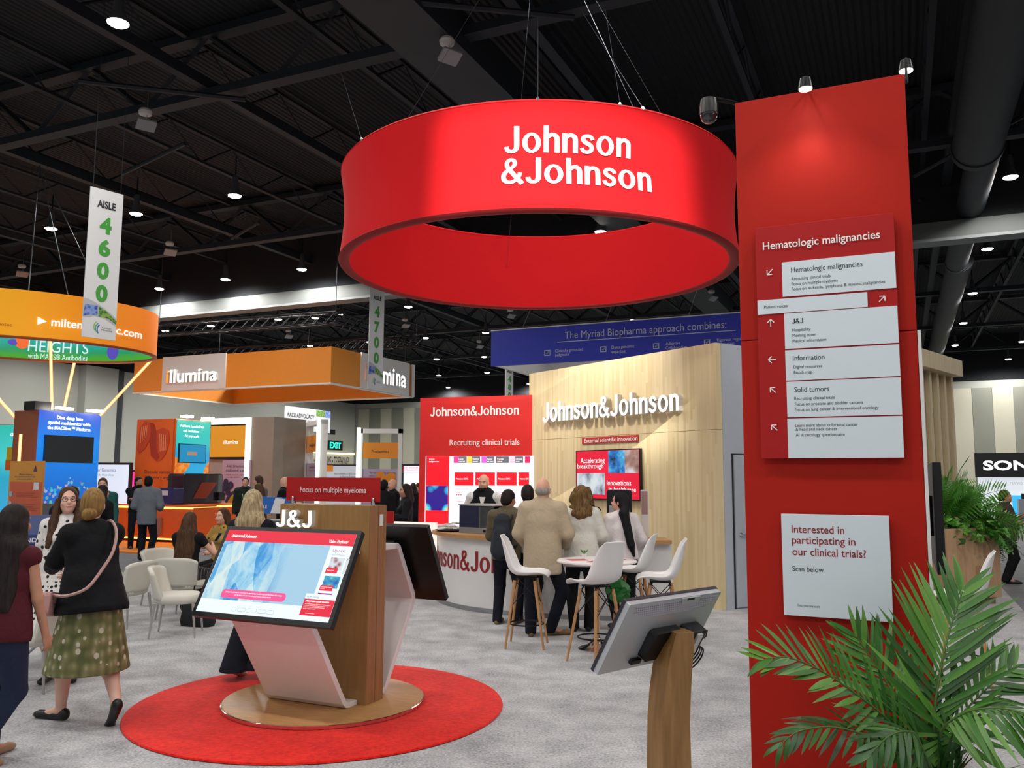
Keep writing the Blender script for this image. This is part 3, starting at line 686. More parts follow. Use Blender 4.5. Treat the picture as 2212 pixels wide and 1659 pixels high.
MB().rbox(.21, .40, -.05, -.012, .06, .2, .02).build('mount_plate', m_black, MO)
MB().box(.17, .23, -.03, -.013, .035, .055).build('port_cover', m_black, MO)
MB().rbox(.42, .54, -.075, -.013, .10, .20, .012).build('power_box', m_black, MO, bevel=.004)
MB().rbox(.47, .505, -.085, -.072, .07, .19, .006).build('tape', M('pale tape', '#c9c6c8', .6), MO)
for k in range(5):
    rr = .034+.006*k
    MB().tube([(.53+.012*k*.3+rr*math.cos(a), -.05-.006*k, .075-.008*k+rr*1.05*math.sin(a)) for a in [2*math.pi*i/20 for i in range(21)]], .0036, 6).build('cable', m_black, MO, smooth=True)
MB().tube([(.50, -.06, .10), (.47, -.07, .02), (.42, -.06, -.02), (.38, -.05, -.03)], .0036, 6).build('cable', m_black, MO, smooth=True)
MB().tube([(.54, -.05, .16), (.585, -.05, .17), (.60, -.05, .135), (.56, -.05, .12)], .0036, 6).build('cable', m_black, MO, smooth=True)
# post: curved oak, two visible faces; built along measured pixel centres at its own depth
PY = 3.62
rows = []
for py, xl, xm, xr in ((1365, 1446, 1458, 1499), (1400, 1428, 1449, 1500), (1440, 1416, 1441, 1496), (1500, 1408, 1434, 1493), (1560, 1404, 1431, 1491), (1659, 1403, 1429, 1494)):
    p = [atY(x, py, PY) for x in (xl, xm, xr)]; rows.append(p)
z_top = rows[0][1][2]
for zz in (.25, 0.012):
    p0 = [q.copy() for q in rows[-1]]
    for i, q in enumerate(p0): q[2] = zz; q[0] += (rows[-1][0][2]-zz)*(.03 if i == 2 else .0)
    rows.append(p0)
bd = np.array([-.10, .155, 0]); sd = np.array([-.02, -.0, 0])
mbp = MB(); mbs = MB(); R_ = []
for l, m_, r in rows:
    wl = m_[0]-l[0]; R_.append([m_+(0, -.03, 0), r+(0, -.0, 0), r+np.array([-.03, .12, 0]), l+np.array([0, .07, 0])])
mbp.rings(R_).build('post', wood_mat('stand oak', '#855f34', '#a87e4c', (30, 30, 3)), MS, bevel=.002)
MB().rbox(-.3, .3, -.2, .2, 0, 1, .05).v
pc = (rows[-1][1]+rows[-1][2])/2
MB().prismz([(pc[0]+.28*math.cos(a), pc[1]+.05+.22*math.sin(a)) for a in [2*math.pi*i/32 for i in range(32)]], 0, .012).build('foot_plate', m_steel, MS)

# ================================================================== pale oak meeting room with glowing logo
A = np.array([.315, 15.40]); B = np.array([2.84, 11.73])
WR = wall_frame('meeting_room', 'pale oak walled booth room with glowing white logo and white side door', 'booth wall', A, B)
WLn = float(np.linalg.norm(B-A)); wz = (WR.uz(1143, 808)[1]+WR.uz(1541, 740)[1])/2
zs = (WR.uz(1144, 950)[1]+WR.uz(1543, 929)[1])/2
MB().box(0, WLn, 0, .1, 0, zs-.003).build('lower_boards', m_wood_light, WR.root)
MB().box(0, WLn, 0, .1, zs+.003, wz).build('upper_boards', m_wood_light, WR.root)
MB().box(0, WLn, .004, .1, zs-.004, zs+.004).build('joint', M('joint shadow', '#8a744e', .8), WR.root)
MB().box(WLn-.1, WLn+.01, .1, 3.2, 0, wz).build('side_wall', M('pale grey side wall', '#b9bec8', .5), WR.root)
# door in the side wall (faces right)
sx = WLn+.012
dr = MB().box(sx, sx+.03, .28, 1.18, .02, 2.1).build('door', M('grey-white door', '#b5bac4', .45), WR.root)
for y0, y1, z0, z1 in ((.26, .28, 0, 2.12), (1.18, 1.2, 0, 2.12), (.26, 1.2, 2.1, 2.12)): MB().box(sx, sx+.012, y0, y1, z0, z1).build('door_gap', m_print_dark, WR.root)
MB().tube([(sx+.03, .38, 1.0), (sx+.075, .38, 1.0), (sx+.08, .42, 1.0), (sx+.075, .52, .995)], .011, 8).build('lever', m_chrome, dr, smooth=True)
MB().tube([(sx+.03, .38, 1.0), (sx+.04, .38, 1.0)], .03, 14).build('rose', m_chrome, dr)
raised_letters(WR, 'Johnson&Johnson', m_glow_letter, (1181, 912), (1476, 888), 41, -.03, .09, .03, 'glowing_letter', side=m_letter_side)
sg = prect(WR, 'small_sign', M('brick red sign', '#c23a34', .5), (1259, 946), (1380, 950), -.02, 0)
zA = (WR.uz(1259, 947)[1]+WR.uz(1380, 938)[1])/2; zB = (WR.uz(1259, 959.5)[1]+WR.uz(1380, 953.5)[1])/2
u0 = WR.uz(1259, 953)[0]; u1 = WR.uz(1380, 946)[0]
bpy.data.objects.remove(sg); sg = MB().box(u0, u1, -.02, 0, zB, zA).build('small_sign', M('brick red sign', '#c23a34', .5), WR.root)
ptext(WR, 'External scientific innovation', m_print_white, (1262, 957), (1377, 950), 8.5, -.023, sg, bold=.01)
# screen on the oak wall
u0 = WR.uz(1244, 1020, -.06)[0]; u1 = WR.uz(1383, 1030, -.06)[0]
zA = (WR.uz(1244, 974, -.06)[1]+WR.uz(1383, 968, -.06)[1])/2; zB = (WR.uz(1244, 1072, -.06)[1]+WR.uz(1383, 1088, -.06)[1])/2
tv = MB().box(u0, u1, -.06, -.015, zB, zA).build('display', m_black, WR.root)
MB().box(u0+.2, u1-.2, -.015, 0, zB+.2, zA-.2).build('bracket', m_black, tv)
TWd, THt = u1-u0, zA-zB
def tvr(a, b, c, d_, mat, name='screen', y=-.061): return MB().rect(u0+a*TWd, u0+b*TWd, zB+c*THt, zB+d_*THt, y).build(name, mat, tv)
tvr(.012, .988, .02, .98, m_scr_red)
m_lab2 = image_mat('scientist photograph', lambda t: t.mix(t.math('GREATER_THAN', t.sep(t.co())[0], u0+.78*TWd), t.ramp(t.noise(t.co(), 5.5, 4, .6), [(.3, '#0b2a52'), (.45, '#1579c9'), (.6, '#4fb4e8'), (.75, '#bfe0ee')]), t.ramp(t.noise(t.co(), 3.0, 3), [(.3, '#2c2530'), (.5, '#b98d82'), (.65, '#d5dce6')])), .9)
tvr(.53, .985, .53, .975, m_lab2, 'picture', -.062)
m_lab3 = image_mat('masked worker photograph', lambda t: t.ramp(t.noise(t.co(scale=(1.6, 1, 1)), 3.2, 4, .6), [(.3, '#3d3a44'), (.45, '#a7b3c0'), (.6, '#d8e3ea'), (.8, '#eef2f5')]), .9)
tvr(.02, .475, .1, .53, m_lab3, 'picture', -.062)
TVF = WR
ptext(WR, 'Accelerating', m_scr_text, (1254, 1000), (1306, 1000), 11, -.063, tv, bold=.0)
ptext(WR, 'breakthrough', m_scr_text, (1247, 1011), (1303, 1012.5), 10, -.063, tv, bold=.0)
ptext(WR, 'Innovations', m_scr_text, (1311, 1047), (1363, 1050), 11, -.063, tv, bold=.0)
ptext(WR, 'in healthcare', m_scr_text, (1315, 1060), (1374, 1065), 10, -.063, tv, bold=.0)
spot('oak_wall_fill', WR.W(WLn*.5, -1.5, 4.6), WR.W(WLn*.5, 0, 2.3), 240, 130, .8, (1, .94, .85), .1)  # unseen fill spot added to brighten the oak wall

# ================================================================== red back wall with video wall
RA = G(908, 860, 3.27)[:2]; RB_ = RA + 3.3*np.array([math.cos(math.radians(-19.7)), math.sin(math.radians(-19.7))])
RW = wall_frame('video_wall', 'red booth wall with white lettering above a bright trial listing screen', 'booth wall', RA, RB_)
RL = 3.3
MB().box(0, RL, 0, .3, 0, 3.27).build('panel', M('lit red panel', '#d21a13', .5, var=.03), RW.root)
ptext(RW, 'Johnson&Johnson', m_print_white, (929, 902), (1121, 893), 20, -.01, bold=.02)
ptext(RW, 'Recruiting clinical trials', M('pale pink lettering', '#f4d9d2', .6), (971, 963), (1122, 960), 13, -.01, bold=.01)
m_vred = glow('video red', '#ff0a1e', 1.25); m_vwhite = glow('video white', '#e9e6f7', 1.15); m_vgrey = glow('video grey', '#6f7079', .8); m_vtext = glow('video text', '#ffffff', 1.3); m_vgt = glow('video grey text', '#a9a6b2', .9)
scn = MB().box(RW.uz(921, 1000)[0], RL, -.03, 0, .5, RW.uz(921, 986)[1]).build('screen', m_vwhite, RW.root)
def vr(x0, y0, x1, y1, mat, name, y=-.032, par=None):
    a, b_ = RW.uz(x0, y0, y); c, d_ = RW.uz(x1, y1, y); return MB().rect(a, c, d_, b_, y).build(name, mat, par or scn)
vr(921, 986, 968, 1200, m_vred, 'red_column')
m_scan = image_mat('cell scan picture', lambda t: t.ramp(t.n('TexVoronoi', Vector=t.co(scale=(1, 1, 1)), Scale=3.4).outputs[0], [(.1, '#f3e06a'), (.28, '#8fe3c0'), (.38, '#27c4f0'), (.5, '#2a0f8a')]), 1.1)
vr(921, 1049, 967, 1103, m_scan, 'scan_picture', -.034)
for i, (x0, cthumb) in enumerate(((980, '#d9408f'), (1009, '#f2c94c'), (1040, '#d65fd0'), (1071, '#6b5a5c'), (1102, '#e9c3d6'), (1134, '#f0145a'))):
    vr(x0, 986, x0+11, 1000, glow('thumb %d' % i, cthumb, 1.0), 'thumbnail', -.034); vr(x0+11, 986, min(x0+28, 1144), 1000, m_vgrey, 'tab', -.034)
for x0, s in ((991, 'Lung\ncancer'), (1021, 'Bladder\ncancer'), (1052, 'Head and\nneck cancer'), (1074, 'Prostate\ncancer'), (1114, 'Colorectal\ncancer')):
    ptext(RW, s, m_vtext, (x0, 993), (x0+14, 993), 3.4, -.036, scn, lead=1.0)
for x0, x1 in ((982, 1023), (1027, 1069), (1073, 1116), (1120, 1143)):
    c_ = vr(x0, 1020, x1, 1049, m_vred, 'trial_card', -.034); ptext(RW, 'Metastatic CRPC', m_vtext, (x0+3, 1036), (min(x0+29, 1142), 1036), 3.5, -.036, scn)
for x0, s in ((985, 'KLK2-comPAS'), (1077, 'HLB-0005-ONC')):
    ptext(RW, s, m_vgt, (x0, 1058), (x0+28, 1058), 4.5, -.036, scn); ptext(RW, 'Phase', m_vred, (x0, 1065), (x0+9, 1065), 3, -.036, scn)
    for k in range(3):
        a, b_ = RW.uz(x0+2+k*4.4, 1068.5, -.036); MB().add([(a+.012*math.cos(q), -.036, b_+.012*math.sin(q)) for q in [i*math.pi/5 for i in range(10)]], [tuple(range(10))]).build('phase_dot', m_vred, scn)
    ptext(RW, 'NCT0796946', m_vgt, (x0, 1077), (x0+19, 1077), 3.2, -.036, scn); ptext(RW, 'Compound', m_vred, (x0, 1084), (x0+16, 1084), 3.2, -.036, scn)
ptext(RW, 'SOLID\nmalignancies', m_vtext, (927, 994), (948, 994), 3, -.036, scn)
# low red plinth beside the wall
MB().box(-.05, .8, -.5, -.02, 0, .16).build('plinth', m_red_paint, RW.root)
spot('red_wall_fill', RW.W(1.2, -1.6, 4.3), RW.W(1.1, 0, 2.6), 90, 120, .8, (1, .92, .85), .1)  # unseen fill spot aimed at the red wall, no fixture built

# ================================================================== curved counter
CT = thing('reception_counter', 'white curved counter with oak top and red logo lettering', 'counter', (0, 0, 0))
ctrl = [(-1.0, 12.9), (-1.07, 12.72), (-1.06, 12.50), (-.93, 12.15), (-.66, 11.72), (-.28, 11.38), (.2, 11.12), (.8, 10.92), (1.5, 10.82), (2.0, 10.80)]
def smooth_path(P, n):
    P = [np.array(p, float) for p in P]; out = []
    for i in range(len(P)-1):
        p0, p1, p2, p3 = P[max(i-1, 0)], P[i], P[i+1], P[min(i+2, len(P)-1)]
        for k in range(n):
            t_ = k/n; out.append(.5*((2*p1)+(-p0+p2)*t_+(2*p0-5*p1+4*p2-p3)*t_**2+(-p0+3*p1-3*p2+p3)*t_**3))
    out.append(P[-1]); return out
cf = smooth_path(ctrl, 8)
def off(P, d_):
    out = []
    for i, p in enumerate(P):
        t_ = P[min(i+1, len(P)-1)]-P[max(i-1, 0)]; t_ = t_/np.linalg.norm(t_); out.append(p+np.array([-t_[1], t_[0]])*d_)
    return out
def strip_solid(f, b, z0, z1): return MB().prismz([tuple(p) for p in f]+[tuple(p) for p in b[::-1]], z0, z1)
strip_solid(cf, off(cf, .06), 0, .955).build('front_panel', m_white, CT, smooth=True)
ctop = off(cf, -.09); strip_solid(ctop, off(cf, .5), .955, 1.0).build('worktop', m_wood_top, CT, smooth=True)
strip_solid(off(cf, -.005), off(cf, 0), .0, .06).build('kick_strip', m_steel, CT, smooth=True)
MB().box(1.98, 2.02, 10.83, 11.5, 0, .955).build('end_panel', m_white, CT)
# lettering bent along the counter front
cl = np.concatenate([[0], np.cumsum([np.linalg.norm(b-a) for a, b in zip(cf, cf[1:])])])
cfo = off(cf, -.006)
def along(s):
    i = int(np.searchsorted(cl, s)); i = min(max(i, 1), len(cl)-1); t_ = (s-cl[i-1])/(cl[i]-cl[i-1]); return cfo[i-1]*(1-t_)+cfo[i]*t_
def cbend(p): q = along(p[0]); return (q[0], q[1], p[2])
letters('lettering', 'Johnson&Johnson', m_print_red, CT, .02, .52, .27, 2.66, 0, .01, bend=cbend)
# things on the counter
def case_(x, y, rz):
    r = thing('display_case', 'dark glass-sided display case on the left end of the counter', 'display case', (x, y, 1.0), rz)
    MB().box(-.3, .3, -.22, .22, 0, .08).build('base', m_steel, r, bevel=.004); MB().box(-.3, .06, -.215, -.2, .08, .38).build('dark_panel', M('dark blue screen', '#262a44', .2, coat=.5), r)
    MB().box(-.3, -.285, -.2, .2, .08, .38).build('side', m_steel_dark, r); MB().box(-.3, .3, .2, .215, .08, .38).build('back', m_steel_dark, r)
    t = NT('case glass'); t.base('#c9d0cc').set(.03, 0, trans=.9); MB().box(.06, .3, -.215, -.205, .08, .37).build('glass', reg(t), r)
    MB().box(-.31, .31, -.23, .23, .38, .40).build('lid', M('pale lid', '#b5b8b8', .4), r)
    MB().tube([(.15, -.22, .04), (.15, -.235, .04)], .02, 12).build('knob', m_black, r)
case_(-.36, 12.05, -.62)
rn = random.Random(3)
tr = thing('paper_tray', 'heap of papers and cards on an oval tray on the counter', 'tray', (-.86, 12.42, 1.0), -.6)
MB().lathe([(.02, .002), (.2, .004), (.24, .02), (.245, .022)], 28).build('tray', m_steel_dark, tr, smooth=True)
for i in range(7): MB().box(-.07, .07, -.05, .05, 0, .012).build('paper', M('crumpled paper', '#dcd8d0', .8), tr, loc=(rn.uniform(-.12, .12), rn.uniform(-.08, .08), .02+i*.014), rot=(rn.uniform(-.25, .25), rn.uniform(-.25, .25), rn.uniform(0, 3)))
tr2 = thing('paper_stack', 'loose pale papers beside the display case on the counter', 'papers', (.02, 11.75, 1.0), -.4)
for i in range(5): MB().box(-.1, .1, -.07, .07, 0, .006).build('paper', M('crumpled paper', '#dcd8d0', .8), tr2, loc=(rn.uniform(-.06, .06), rn.uniform(-.04, .04), .002+i*.008), rot=(0, 0, rn.uniform(0, 3)))
cd = thing('coffee_machine', 'tall black and grey coffee machine with blue light on the counter', 'coffee machine', (1.42, 11.25, 1.0), -.15)
MB().rbox(-.16, .16, -.2, .2, 0, .62, .03).build('body', M('black machine shell', '#17181c', .3), cd, bevel=.008)
MB().box(-.13, .13, -.207, -.2, .22, .42).build('front_plate', M('grey machine plate', '#9fa4aa', .4), cd)
MB().box(-.13, .13, -.209, -.2, .02, .2).build('lower_plate', M('blue machine plate', '#4a5a80', .4), cd)
MB().box(-.04, .04, -.213, -.205, .06, .09).build('status_light', glow('blue status light', '#2a30ff', 6), cd)
letters('lettering', 'LAVAZZA', m_print_white, cd, -.1, .44, .03, .2, -.203)
def dome(x, y, r_, lab):
    o = thing('cup', lab, 'cup', (x, y, 1.0)); MB().lathe([(r_*.7, 0), (r_*.8, .05), (r_, .1), (r_*.9, .1)], 16).build('cup_body', m_print_dark, o, smooth=True); return o
dome(.62, 11.1, .05, 'small dark cup on the counter beside the man in the beige jacket'); dome(.78, 11.12, .06, 'wide dark bowl on the counter behind the beige jacket sleeve')
st = thing('tablet_holder', 'slim white framed picture standing on the counter by the dark-haired woman', 'frame', (1.74, 11.2, 1.0), -.2)
MB().rbox(-.05, .05, -.01, .01, 0, .62, .01).build('frame_border', m_white, st); MB().rect(-.04, .04, .3, .6, -.0105).build('picture', M('pinkish picture', '#b08c88', .5), st)
# ================================================================== hanging aisle signs
m_banner = M('white banner board', '#d9dbdc', .6, var=.02)
m_green = M('green numeral', '#3f9a3a', .6)
m_grey_arc = M('grey banner arc', '#b3b7bb', .6)
t = NT('blue collage print'); t.base(t.ramp(t.n('TexVoronoi', Vector=t.co(), Scale=16).outputs[0], [(.0, '#1f2f78'), (.4, '#3f5cb4'), (.7, '#7f9ad2')])).set(.6); m_tile_b = reg(t)
t = NT('green collage print'); t.base(t.ramp(t.n('TexVoronoi', Vector=t.co(), Scale=18).outputs[0], [(.0, '#143c1e'), (.4, '#3d7a33'), (.7, '#86a84a')])).set(.6); m_tile_g = reg(t)
def aisle_sign(label, digits, ptl, ptr, pbl, z):
    A, B = G(*ptl, z), G(*ptr, z)
    F = Frame('aisle_sign', label, 'aisle sign', (A[0], A[1], 0), (B[0]-A[0], B[1]-A[1], 0), group='hanging aisle signs')
    w = float(np.linalg.norm((B-A)[:2])); zb = F.uz(*pbl)[1]; h = z-zb
    MB().box(0, w, 0, .02, zb, z).build('board', m_banner, F.root)
    letters('lettering', 'AISLE', m_print_dark, F.root, w/2, z-h*.12, w*.2, w*.55, -.006, .02, align='CENTER') if False else letters('lettering', 'AISLE', m_print_dark, F.root, w*.22, z-h*.125, w*.21, w*.56, -.006, .035)
    for i, c in enumerate(digits): letters('numeral', c, m_green, F.root, w*.33, z-h*(.29+i*.153), h*.098, w*.36, -.006, .05)
    def arc(pts, mat, y): MB().add([(w*u, y, zb+h*v) for u, v in pts], [tuple(range(len(pts)))]).build('artwork', mat, F.root)
    curve = lambda k, a0, a1, top: [(u, a0+(top-a0)*math.sin(math.pi*min(u+.15, 1)*.62)-(top-a1)*max(0, u-.45)*1.2) for u in [i/10 for i in range(11)]]
    arc([(0, .13), (.0, .255)]+[(u/10, .255-.11*(u/10)**1.6) for u in range(1, 11)]+[(1, .04), (.7, .1), (.4, .135)], m_grey_arc, -.003)
    arc([(0, .135), (.05, .215), (.42, .215), (.42, .15), (.2, .15)], m_tile_b, -.005)
    arc([(.45, .145), (.45, .213), (.7, .185), (1, .13), (1, .105), (.75, .14)], m_tile_g, -.005)
    arc([(.02, .11), (.3, .142), (.62, .135), (1.0, .09), (1, .0), (0, .0)], m_banner, -.006)
    for k, colr in enumerate(('#8fbf4a', '#4aa7a0', '#3e62a8')):
        a = [(.42+.05*k+.10*math.cos(q), .075-.008*k+.035*math.sin(q)) for q in [math.pi*.55+math.pi*.75*i/8 for i in range(9)]]; b = [(.43+.05*k+.075*math.cos(q), .075-.008*k+.028*math.sin(q)) for q in [math.pi*.55+math.pi*.75*i/8 for i in range(9)]]
        arc(a+b[::-1], M('emblem %d' % k, colr, .6), -.008)
    letters('lettering', 'Annual\nMeeting', m_print_dark, F.root, w*.56, zb+h*.068, w*.05, w*.33, -.008, lead=.9)
    for u in (.08, .92): MB().tube([(w*u, .01, z), (w*u, .01, 10.9)], .005, 5).build('wire', m_wire, F.root)
aisle_sign('white hanging AISLE 4600 banner with green digits in front of the orange ring', '4600', (196, 402), (267, 421), (181, 727), 7.0)
aisle_sign('white hanging AISLE 4700 banner with green digits left of the red ring', '4700', (800, 618), (831, 625), (799, 838), 7.8)
aisle_sign('distant white aisle banner with green zeros above the red wall', '4800', (1092, 789), (1109, 793), (1092, 905), 7.8)
# ================================================================== orange ring sign with screen inside, neon tubes
dist = 23.0; az = math.radians(30.0)
OC = np.array([-dist*math.sin(az), dist*math.cos(az)])
s1, s2, s3 = .1436, .1205, .1919
ob = dist*(s1-s2)/(s1+s2); oz0 = CAM_H+(dist-ob)*s1; oz1 = CAM_H+(dist-ob)*s3; oa = dist*math.tan(math.radians(7.1))*.995
OR = thing('orange_ring_sign', 'yellow to orange oval ring sign with a green picture inside, upper left', 'hanging sign', (OC[0], OC[1], oz0), az)
t = NT('yellow to orange fabric'); x = t.sep(t.co())[0]
t.base(t.ramp(t.math('ADD', t.math('MULTIPLY', x, 1/(2*oa)), .5), [(.25, '#f2b21a'), (.6, '#f59a14'), (.95, '#ef7d1c')])).set(.7); t.put(t.b.inputs['Emission Color'], t.b.inputs['Base Color'].links[0].from_socket); t.b.inputs['Emission Strength'].default_value = .42; m_oring = reg(t)
oh = oz1-oz0
def oval(k, z, n=96): return [(k[0]*math.cos(2*math.pi*j/n), k[1]*math.sin(2*math.pi*j/n), z) for j in range(n)]
MB().rings([oval((oa, ob), z) for z in (0, oh*.5, oh)], cap=False).build('outer_band', m_oring, OR, smooth='all')
def inner_pic(t):
    z = t.sep(t.co())[2]; n = t.noise(t.co(scale=(2, 2, 2)), 1.5, 2)
    return t.ramp(t.math('ADD', t.math('MULTIPLY', z, 1/oh), t.math('MULTIPLY', t.math('SUBTRACT', n, .5), .15)), [(.08, '#4fb32a'), (.22, '#25a86a'), (.38, '#1fb5a0'), (.8, '#35c3d8')])
MB().rings([oval((oa-.06, ob-.06), z) for z in (oh, 0)], cap=False).build('inner_band', image_mat('green hill picture', inner_pic, .75), OR, smooth='all')
MB().rings([oval((oa+.01, ob+.01), 0), oval((oa+.02, ob+.02), -.05), oval((oa-.08, ob-.08), -.05), oval((oa-.08, ob-.08), 0)], cap=False).build('bottom_rim', M('rust rim', '#b2551c', .6), OR, smooth='all')
ORF = Frame('x', None, None, (*OC, oz0), (math.cos(az), math.sin(az), 0), root=OR)
def obend(sgn, d_=.03):
    def f(p):
        u = max(-.999, min(.999, p[0]/oa)); return (p[0], sgn*(ob*math.sqrt(1-u*u)) + (-.03 if sgn < 0 else -.1), p[2])
    return f
def otext(s, mat, p0, p1, cap, sgn, b=0.0):
    y = -ob*.95 if sgn < 0 else ob*.9
    u0, z0 = ORF.uz(*p0, y); u1, z1 = ORF.uz(*p1, y); zt_ = ORF.uz(p0[0], p0[1]-cap, y)[1]
    letters('lettering', s, mat, OR, u0, z0, zt_-z0, u1-u0, 0, b, bend=obend(sgn))
m_orl = glow('lit ring letters', '#ffffff', .85)
otext('miltenyibiotec.com', m_orl, (110, 705), (315, 727), 17, -1, .02)
u, z = ORF.uz(90, 694, -ob); MB().add([obend(-1)((u+a, 0, z+b)) for a, b in ((-.08, -.09), (.1, 0), (-.08, .09))], [(0, 1, 2)]).build('lettering', m_orl, OR)
otext('Miltenyi Biotec', M('rust lettering', '#b8431c', .6), (-55, 700), (26, 700), 7, -1)
otext('HEIGHTS', glow('pale letters', '#cfeef0', .9), (60, 757), (190, 757), 24, 1)
otext('with MACS® Antibodies', glow('pale letters', '#cfeef0', .9), (60, 773), (188, 774), 12, 1)
def blob(px, py, rw, rh, mat):
    u, z = ORF.uz(px, py, ob*.9); MB().add([obend(1)((u+rw*math.cos(a), 0, z+rh*math.sin(a))) for a in [i*math.pi/8 for i in range(16)]], [tuple(range(16))]).build('artwork', mat, OR)
blob(48, 738, .16, .17, glow('balloon orange', '#f0662a', .9)); blob(28, 738, .12, .08, glow('violet blossom', '#5a4bb8', .8)); blob(240, 764, .13, .22, glow('violet blossom', '#5a4bb8', .8)); blob(284, 754, .08, .09, glow('teal balloon', '#3a7fa0', .8))
for px, py in ((160, 560), (60, 560), (250, 590)):
    MB().tube([(ORF.uz(px, 640, -ob*.5)[0], 0, oh), (0, 0, 4.5)], .012, 5).build('wire', m_wire, OR)
def neon_mat():
    t = NT('orange neon'); lw = t.n('LayerWeight', Blend=.35).outputs[1]; t.base((.8, .2, .05)).set(.3, 0, t.ramp(lw, [(.08, '#ffe9a0'), (.3, '#ff9a3a'), (.65, '#ff4a10')]), 1.7); return reg(t)
m_neon = neon_mat()
for pts, lab in (([(109, 730, 21.2), (112, 885, 21.5)], 'glowing orange neon tube rising from the blue tower to the orange ring, left of two'),
                 ([(161, 782, 22.6), (138, 884, 22.3)], 'short glowing orange neon tube slanting up from the blue tower'),
                 ([(334, 770, 22.0), (217, 897, 22.6)], 'long glowing orange neon tube slanting from ring edge down to the blue tower'),
                 ([(-40, 800, 21.5), (0, 865, 21.5), (46, 917, 21.5)], 'glowing orange neon tube slanting down at the left picture edge'),
                 ([(45, 938, 20.5), (41, 995, 20.5), (35, 1192, 20.5)], 'upright glowing orange neon tube above the orange poster stand')):
    o = MB().tube([atY(*p) for p in pts], .038, 10).build('neon_tube', m_neon, smooth=True); tag(o, lab, 'neon tube', 'orange neon tubes')
# ================================================================== orange booth: towers, counters, floor
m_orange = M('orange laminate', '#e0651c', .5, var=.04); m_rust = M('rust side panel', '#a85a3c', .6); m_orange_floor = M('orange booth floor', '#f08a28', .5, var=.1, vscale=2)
m_sub = M('subtle dark print', '#6b4a2c', .7)
of = [G(150, 1197)[:2], G(288, 1190)[:2]]
o = MB().prismz([hall_xy(a, b) for a, b in ((-34, 14.55), (-15.9, 14.55), (-15.9, 22), (-34, 22))], -.012, .03).build('floor_orange', m_orange_floor); tag(o, kind='structure')
def tower(name, label, cat, A, L_e1, L_e2, ztop, m_e2, m_left):
    """box whose near corner is A; face along E2 to the right, side face running back-left along -E1"""
    F = Frame(name, label, cat, (A[0], A[1], 0), E2)
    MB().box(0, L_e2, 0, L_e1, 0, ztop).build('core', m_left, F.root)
    return F
def deep_sea(t):
    co = t.co(); z = t.sep(co)[2]; n = t.noise(t.co(scale=(3, 3, 3)), 1.2, 4, .65)
    base = t.ramp(t.math('ADD', t.math('MULTIPLY', z, .29), t.math('MULTIPLY', t.math('SUBTRACT', n, .5), .12)), [(.1, '#0a3f96'), (.35, '#0a63c4'), (.75, '#108af0'), (1.0, '#3a5fe0')])
    v = t.n('TexVoronoi', Vector=t.co(scale=(7, 7, 7)), Scale=1.3); cc = t.n('Mix', dict(data_type='RGBA', blend_type='MIX')); t.put(cc.inputs[0], .5); t.t.links.new(v.outputs[1], cc.inputs[6]); cc.inputs[7].default_value = (.05, .1, .6, 1)
    low = t.math('LESS_THAN', t.math('ADD', z, t.math('MULTIPLY', n, 1.2)), 2.15); dot = t.math('LESS_THAN', v.outputs[0], .42)
    return t.mix(t.math('MULTIPLY', low, dot), base, cc.outputs[2])
A = G(84.6, 885, 3.4)
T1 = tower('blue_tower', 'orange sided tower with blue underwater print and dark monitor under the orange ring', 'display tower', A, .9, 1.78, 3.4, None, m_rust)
sea = MB().box(0, 1.78, -.03, -.001, .35, 3.4).build('light_box', image_mat('deep sea light box', deep_sea, 1.0), T1.root)
for s, p0, p1 in (('Dive deep into', (123, 905), (179, 909)), ('spatial multiomics with', (104, 915), (195, 921)), ('the MACSima™ Platform', (102, 926.5), (195, 932))): ptext(T1, s, m_vtext, p0, p1, 7, -.035, sea, bold=.03)
a0, z1 = T1.uz(100, 939, -.1); a1, z0 = T1.uz(200, 1001, -.1)
mo = MB().box(a0, a1, -.1, -.03, z0, z1).build('monitor', M('dark monitor glass', '#1c2124', .15, coat=.5), T1.root)
for u in (.35, 1.25): MB().box(u, u+.42, -.25, -.1, 3.44, 3.5).build('top_lamp', m_lens, T1.root)
MB().box(-.05, .4, .1, .5, 3.4, 3.62).build('projector', m_black, T1.root)
A2 = G(4, 917, 3.4)
T0 = Frame('teal_tower', 'teal printed tower panel partly hidden at the left picture edge', 'display tower', (A2[0], A2[1], 0), E1)
T0.root.rotation_euler = T0.root.rotation_euler
m_teal = image_mat('teal shallow sea light box', lambda t: t.ramp(t.math('ADD', t.math('MULTIPLY', t.sep(t.co())[2], .28), t.math('MULTIPLY', t.noise(t.co(), 1.5, 4), .12)), [(.3, '#2fa8d8'), (.55, '#26a7c8'), (.7, '#45cfd2'), (.98, '#2fc0b4')]), .95)
MB().box(-.6, 1.8, .02, .5, 0, 3.4).build('core', m_orange, T0.root); lb = MB().box(-.5, 1.7, -.02, .02, .3, 3.38).build('light_box', m_teal, T0.root)
for s, p0, p1 in (('Get more insights', (22, 940), (96, 942)), ('or select natural', (32, 951), (96, 953)), ('from tumor tissue', (27, 960), (96, 962))): ptext(T0, s, m_vtext, p0, p1, 6, -.026, lb, bold=.03)
yb_ = prect(T0, 'yellow_board', M('yellow board', '#c9b81c', .5), (15, 966), (100, 996), -.1, -.03); prect(T0, 'orange_board', m_orange, (12, 993), (100, 1016), -.1, -.03)
ptext(T0, 'Innovation and data', m_sub, (28, 978), (80, 979), 4, -.105, yb_); ptext(T0, 'for your research', m_sub, (28, 985), (78, 986), 4, -.105, yb_)
